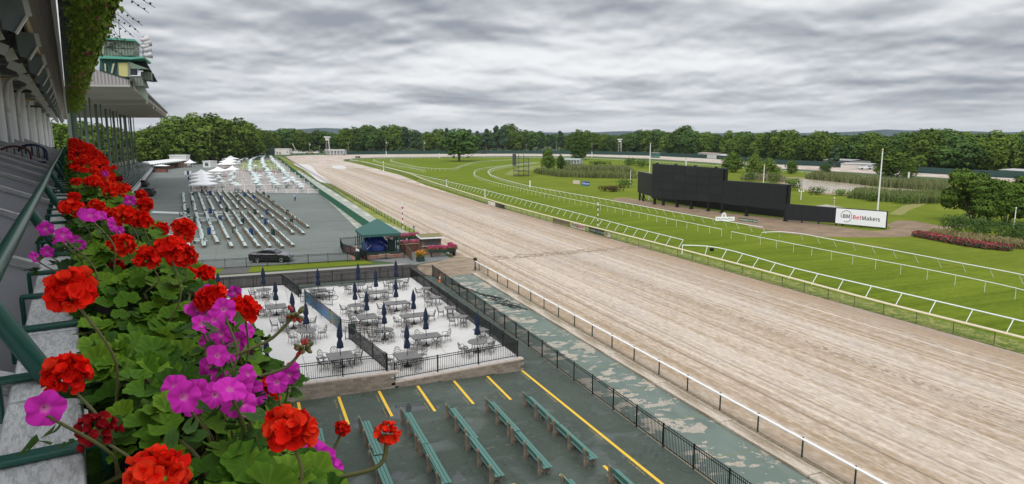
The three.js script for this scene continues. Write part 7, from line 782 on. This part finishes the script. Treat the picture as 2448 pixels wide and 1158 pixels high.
function mergedHead(n, R0, tone, seed) { const r = rng(seed); return mg(headDirs(n, r).map(([x, y, z]) => { const q = upQ(x + (r() - 0.5), y + 0.2, z + (r() - 0.5), r() * 6), g = florets[tone === 3 ? 3 : r() < 0.6 ? tone : Math.floor(r() * 3)][Math.floor(r() * 3)].clone(), s = R0 / 0.046 * (0.9 + 0.4 * r()), j = 0.5 + 0.42 * r(); g.scale(s, s, s).applyQuaternion(q).translate(x * R0 * j, y * R0 * j * 0.85, z * R0 * j); return g; })); }
const farHeads = [0, 1, 2, 0, 1, 3].map((c, i) => mergedHead(i === 5 ? 15 : 20, 0.05, c, 40 + i)), midHeads = [0, 1, 2, 0, 3].map((c, i) => mergedHead(34, 0.048, c, 60 + i));
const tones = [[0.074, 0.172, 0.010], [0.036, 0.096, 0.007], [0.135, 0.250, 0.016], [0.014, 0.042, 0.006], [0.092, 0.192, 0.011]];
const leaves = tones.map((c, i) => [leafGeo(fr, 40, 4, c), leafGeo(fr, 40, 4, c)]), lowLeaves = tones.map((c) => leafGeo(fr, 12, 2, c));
const BY = -0.70;
function gsOf(p) { const q = p.clone().sub(EYE); return [q.dot(D0), q.dot(PV), q.y]; }
function pxAt(px, py, depth) { return gsOf(EYE.clone().addScaledVector(ray(px, py), depth)); }
const canopy = (u, v) => -0.42 - 0.13 * ss(2.6, 0.9, u) - 0.14 * Math.pow(Math.abs(v - 0.10) / 0.28, 2) + 0.05 * Math.sin(u * 5 + v * 9) + Math.min(0.20, Math.max(0, u - 3) * 0.016);
// the plants: near ones leaf by leaf, far ones as foliage
const plants = []; { let u = 0.5, k = 0; while (u < 30) { plants.push({ u, k: k++ }); u += u < 8 ? 0.25 : 0.5; } }
const stalk = (t, a, b, r0 = 0.0035, bend = 0.03) => part('stalk', tube([a, a.clone().lerp(b, 0.5).add(V(bend, -0.01, bend * 0.6)), b], r0, 10, 6), stalkM, t);
for (const p of plants) {
  const near = p.u < 8.2, w = p.u < 1.2 ? 'nearest the camera' : null;
  p.t = TQ('geranium_plant', `red geranium in the parapet flower box, ${nth(p.k)} plant from the camera`, 'flower plant', p.u, 0.15, BY);
  const r = rng(900 + p.k), n = near ? (p.u < 3 ? 120 : 64) : 0;
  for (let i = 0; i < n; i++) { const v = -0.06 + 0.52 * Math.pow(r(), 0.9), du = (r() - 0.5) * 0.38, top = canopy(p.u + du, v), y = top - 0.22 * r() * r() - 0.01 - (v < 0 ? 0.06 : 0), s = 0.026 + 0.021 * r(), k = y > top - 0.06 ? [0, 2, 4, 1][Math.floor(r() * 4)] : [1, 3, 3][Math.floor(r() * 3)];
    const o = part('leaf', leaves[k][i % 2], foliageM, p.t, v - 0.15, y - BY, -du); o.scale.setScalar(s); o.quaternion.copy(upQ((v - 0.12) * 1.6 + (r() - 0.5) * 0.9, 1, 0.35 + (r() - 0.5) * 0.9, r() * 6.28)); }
  if (near) { const st = []; for (let i = 0; i < 7; i++) { const v = -0.05 + 0.4 * r(); st.push(tube([V((r() - 0.5) * 0.05, 0, (r() - 0.5) * 0.1), V(v * 0.5 - 0.05, 0.12, (r() - 0.5) * 0.15), V(v - 0.15, canopy(p.u, v) - BY - 0.04, (r() - 0.5) * 0.2)], 0.005, 8, 5)); } part('stem', st, stalkM, p.t); }
  else { const l = []; for (let i = 0; i < 90; i++) { const v = -0.04 + 0.46 * r(), du = (r() - 0.5) * 0.6, y = canopy(p.u, v) - 0.22 * r() * r(); const s = 0.045 + 0.02 * r(), g = lowLeaves[Math.floor(r() * 5)].clone(); g.scale(s, s, s).applyQuaternion(upQ((v - 0.12) * 1.6 + (r() - 0.5) * 0.9, 1, 0.35 + (r() - 0.5) * 0.9, r() * 6)).translate(v - 0.15, y - BY, -du); l.push(g); } stuff(part('foliage', l, foliageM, p.t)); }
}
const plantAt = (u) => plants.reduce((a, b) => Math.abs(b.u - u) < Math.abs(a.u - u) ? b : a);
const toLocal = (p, [u, v, y]) => V(v - 0.15, y - BY, -(u - p.u));
// the flower heads one can tell apart: [column, row, width] in the photograph, real width of a head about 9 cm
const HEADS = [[170, 697, 132, 0], [155, 897, 122, 0], [692, 1030, 138, 2], [378, 1140, 168, 2], [636, 940, 80, 2], [585, 742, 88, 0], [505, 716, 82, 1], [578, 848, 70, 2], [490, 655, 50, 0], [290, 640, 58, 1], [437, 545, 60, 0], [405, 597, 76, 0], [352, 618, 70, 0], [290, 588, 66, 2], [432, 614, 70, 1], [165, 498, 56, 0], [303, 517, 62, 0], [346, 490, 44, 1], [335, 528, 60, 0], [230, 497, 46, 2], [448, 657, 52, 0], [228, 1030, 125, 3], [295, 710, 32, 2], [470, 690, 40, 1], [925, 1040, 72, 2], [818, 1025, 44, 1]];
for (const [px, py, w, tone] of HEADS) {
  const size = w < 80 && px > 800 ? 0.058 : w === 132 ? 0.105 : 0.094, g = pxAt(px, py, FOC * size / w * 0.95), p = plantAt(g[0]), c = toLocal(p, g), r = rng(px + py), R0 = size / 2 * 0.68;
  const h = new THREE.Group(); h.name = 'flower_head'; h.position.copy(c); h.rotation.set(0.35 + (r() - 0.5) * 0.4, 0, (r() - 0.5) * 0.5); p.t.add(h); const n = px > 800 ? 24 : tone === 3 ? 30 : 40;
  headDirs(n, r).forEach(([x, y, z], i) => { const j = 0.52 + 0.42 * r(), tn = tone === 3 ? 3 : r() < 0.6 ? tone : Math.floor(r() * 3), o = part('floret', florets[tn][i % 3], flowerM, h, x * R0 * j + (r() - 0.5) * R0 * 0.25, y * R0 * j * 0.92, z * R0 * j + (r() - 0.5) * R0 * 0.25); o.quaternion.copy(upQ(x + (r() - 0.5) * 1.1, y + 0.25 + (r() - 0.5) * 0.8, z + (r() - 0.5) * 1.1, r() * 6)); o.scale.setScalar(R0 / 0.036 * (tone === 3 ? 0.62 : 0.80 + 0.30 * r())); });
  const base = px > 800 ? toLocal(p, pxAt(px - 120, py + 105, FOC * size / w * 0.93)) : toLocal(p, [mix(g[0], p.u, 0.4), mix(g[1], 0.13, 0.35), Math.min(g[2] - 0.10, canopy(p.u, g[1]) - 0.02)]); stalk(p.t, base, c.clone().add(V(0, -R0 * 0.35, 0)), px > 800 ? 0.0045 : 0.0027);
  part('bud', [...Array(px > 800 ? 12 : 6)].map((_, i) => new THREE.SphereGeometry(0.0042, 6, 5).scale(1, 2.0, 1).rotateX((r() - 0.5) * 2).rotateZ((r() - 0.5) * 2).translate((r() - 0.5) * R0, -R0 * (0.4 + 0.4 * r()), (r() - 0.5) * R0)), i2(r) ? budM : budM, h);
}
function i2(r) { return r() < 0.5; }
for (const [px, py, w, bx0, by0] of [[706, 752, 34, 560, 850], [726, 833, 36, 620, 900]]) { const g = pxAt(px, py, 1.35), p = plantAt(g[0]), c = toLocal(p, g), r = rng(px), b = toLocal(p, pxAt(bx0, by0, 1.32)); stalk(p.t, b, c, 0.0032, 0.008); const h = new THREE.Group(); h.name = 'bud_cluster'; h.position.copy(c); p.t.add(h); for (let i = 0; i < 15; i++) { const a = r() * 6.28, y = r() * 2 - 1; part('bud', new THREE.SphereGeometry(0.0045, 7, 6).scale(1, 1.9, 1).applyQuaternion(upQ(Math.cos(a), y, Math.sin(a), 0)).translate(Math.cos(a) * 0.012, y * 0.011, Math.sin(a) * 0.012), i % 3 ? budM : budRed, h); } }
// more heads over the farther plants
for (const p of plants) { const r = rng(5000 + p.k), n = p.u < 3.2 ? 0 : p.u < 5 ? 1 : p.u < 8 ? 3 : 10; for (let i = 0; i < n; i++) { const v = -0.01 + 0.42 * r(), du = (r() - 0.5) * (p.u < 8 ? 0.3 : 0.55), y = canopy(p.u, v) + 0.03 + 0.06 * r() + (p.u > 8 ? 0.04 * r() : 0); const m = p.u < 8 ? midHeads : farHeads; const o = part('flower_head', m[Math.floor(r() * (m.length - (r() < 0.8 ? 1 : 0)))], flowerM, p.t, v - 0.15, y - BY, -du); o.rotation.set(0.3 * r(), r() * 6, 0.3 * (r() - 0.5)); o.scale.setScalar((p.u < 8 ? 0.56 : 0.52) + 0.32 * r()); if (p.u < 8) stalk(p.t, V(v - 0.17, canopy(p.u, v) - BY - 0.1, -du), V(v - 0.15, y - BY - 0.02, -du), 0.004); } }
// magenta petunias between them
function petuniaGeo(seed) { const r = rng(seed), pos = [], col = [], n = 30, rg = [[0.0, -0.9], [0.12, -0.25], [0.3, -0.02], [0.65, 0.06], [1, 0.02]], pt = []; const c0 = [0.80, 0.26, 0.58], c1 = [0.74, 0.035, 0.50], c2 = [0.62, 0.022, 0.42]; for (let i = 0; i < n; i++) { const a = i / n * 6.28318; pt.push(rg.map(([q, y], j) => { const l = j > 2 ? 1 - 0.12 * Math.pow(Math.abs(Math.cos(a * 2.5)), 3) * (j - 2) * 0.6 : 1; return [Math.cos(a) * q * l, y * 0.8 + (j > 2 ? 0.10 * Math.sin(a * 5 + seed) + 0.07 * Math.sin(a * 11) : 0), Math.sin(a) * q * l, j]; })); }
  for (let i = 0; i < n; i++) for (let j = 0; j < 4; j++) { const k = (i + 1) % n, q = [pt[i][j], pt[k][j + 1], pt[k][j], pt[i][j], pt[i][j + 1], pt[k][j + 1]], vein = Math.pow(Math.abs(Math.cos(i / n * 6.28318 * 2.5)), 8); for (const p of q) { pos.push(p[0], p[1], p[2]); col.push(...(p[3] < 1 ? [0.62, 0.50, 0.40] : p[3] < 1.5 ? c0 : mix3(c1, c2, vein))); } } return smoothN(tri(pos, null, col)); }
const petG = [1, 2, 3].map(petuniaGeo), petLeaf = leafGeo(fr, 10, 2, [0.05, 0.11, 0.02]);
const PETS = [[108, 978, 88, 1], [108, 547, 36, 1], [112, 602, 30, 1], [82, 615, 30, 0], [150, 562, 38, 0], [140, 575, 30, 1], [310, 480, 28, 1], [215, 515, 38, 0], [200, 512, 30, 1], [275, 540, 32, 0], [285, 552, 26, 0], [535, 740, 56, 1], [528, 800, 52, 1], [570, 815, 46, 1], [520, 850, 56, 0], [662, 915, 54, 1], [692, 897, 46, 1], [440, 950, 78, 0], [405, 935, 50, 0], [550, 930, 78, 0], [585, 965, 66, 0], [480, 775, 48, 0], [470, 800, 40, 0], [592, 895, 50, 0], [760, 1085, 60, 0], [785, 1110, 50, 0], [390, 688, 24, 1], [268, 530, 26, 0], [495, 700, 40, 1], [555, 760, 40, 0], [430, 970, 50, 0], [505, 920, 50, 0], [180, 575, 26, 1], [240, 515, 28, 0], [500, 875, 48, 1], [455, 745, 40, 0], [605, 930, 46, 1], [530, 985, 44, 0], [470, 935, 60, 1], [560, 700, 34, 1], [590, 790, 40, 0], [385, 955, 40, 0], [700, 880, 36, 0], [250, 415, 16, 1], [236, 428, 14, 1], [258, 442, 16, 0], [330, 605, 24, 1], [418, 925, 60, 1], [462, 965, 62, 1], [515, 945, 64, 1], [560, 965, 66, 1], [610, 950, 52, 1], [528, 915, 56, 1], [485, 905, 50, 1], [575, 925, 60, 1], [445, 985, 44, 0], [500, 985, 46, 0], [512, 765, 50, 1], [470, 740, 44, 1], [548, 845, 48, 1], [500, 815, 46, 1], [590, 835, 40, 0], [745, 1070, 46, 1], [775, 1095, 56, 1], [800, 1120, 44, 0], [620, 890, 40, 1], [190, 585, 28, 1]];
const petPlants = [];
PETS.forEach(([px, py, w, open], i) => { const dp = FOC * (w > 70 ? 0.062 : 0.055) / w * 0.87, g = pxAt(px, py, dp); const key = Math.round(g[0] / 0.45); let p = petPlants.find((q) => q.key === key); if (!p) { p = { key, u: key * 0.45, n: petPlants.length }; p.t = TQ('petunia_plant', `magenta petunia trailing among the geraniums, patch ${p.n + 1} of the flower box`, 'flower plant', p.u, 0.15, BY); petPlants.push(p); }
  const c = toLocal(p, g), r = rng(i + 300), o = part('flower', petG[i % 3], flowerM, p.t, c.x, c.y, c.z), s = w * dp / FOC / 2 * 1.04; o.scale.setScalar(s); const eye = V(-g[1], -g[2], g[0]).normalize(); o.quaternion.copy(open ? upQ(eye.x + (r() - 0.5) * 0.6, eye.y + (r() - 0.5) * 0.5, eye.z + 0.1, r() * 6) : upQ(eye.x * 0.7 + r() * 0.8, eye.y * 0.7 + 0.5 * r(), eye.z * 0.7 + (r() - 0.4) * 1.1, r() * 6));
  for (let k = 0; k < 4; k++) { const l = part('leaf', petLeaf, foliageM, p.t, c.x + (r() - 0.5) * 0.06, c.y - 0.02 - 0.05 * r(), c.z + (r() - 0.5) * 0.06); l.scale.set(0.012, 0.02, 0.024); l.quaternion.copy(upQ((r() - 0.5) * 1.5, 1, (r() - 0.5) * 1.5, r() * 6)); }
  stalk(p.t, V(c.x * 0.6, c.y - 0.16, c.z * 0.6), c.clone().add(V(0, -0.01, 0)), 0.0026); });
const petWhere = ['nearest the camera', 'second nearest the camera'];
petPlants.sort((a, b) => a.u - b.u).forEach((p, i) => { p.t.userData.label = `magenta petunia among the red geraniums on the parapet, ${nth(i)} patch from the camera`; });
for (let k = 0; k < 16; k++) { const u = 0.9 + 1.9 * k, t = TQ('flower_box', `long dark planter box hung outside the parapet, ${nth(k)} from the camera`, 'planter', u, 0.17, -0.80, 'planter boxes hidden under the flowers'); part('box', [bx(0.36, 0.02, 1.86, 0, -0.10, 0), bx(0.02, 0.2, 1.86, 0.18, 0, 0), bx(0.02, 0.2, 1.86, -0.18, 0, 0)], darkGreen, t); part('soil', bx(0.34, 0.12, 1.84, 0, -0.02, 0), mat([0.02, 0.014, 0.01], 1), t); }
renderer.render(scene, camera);
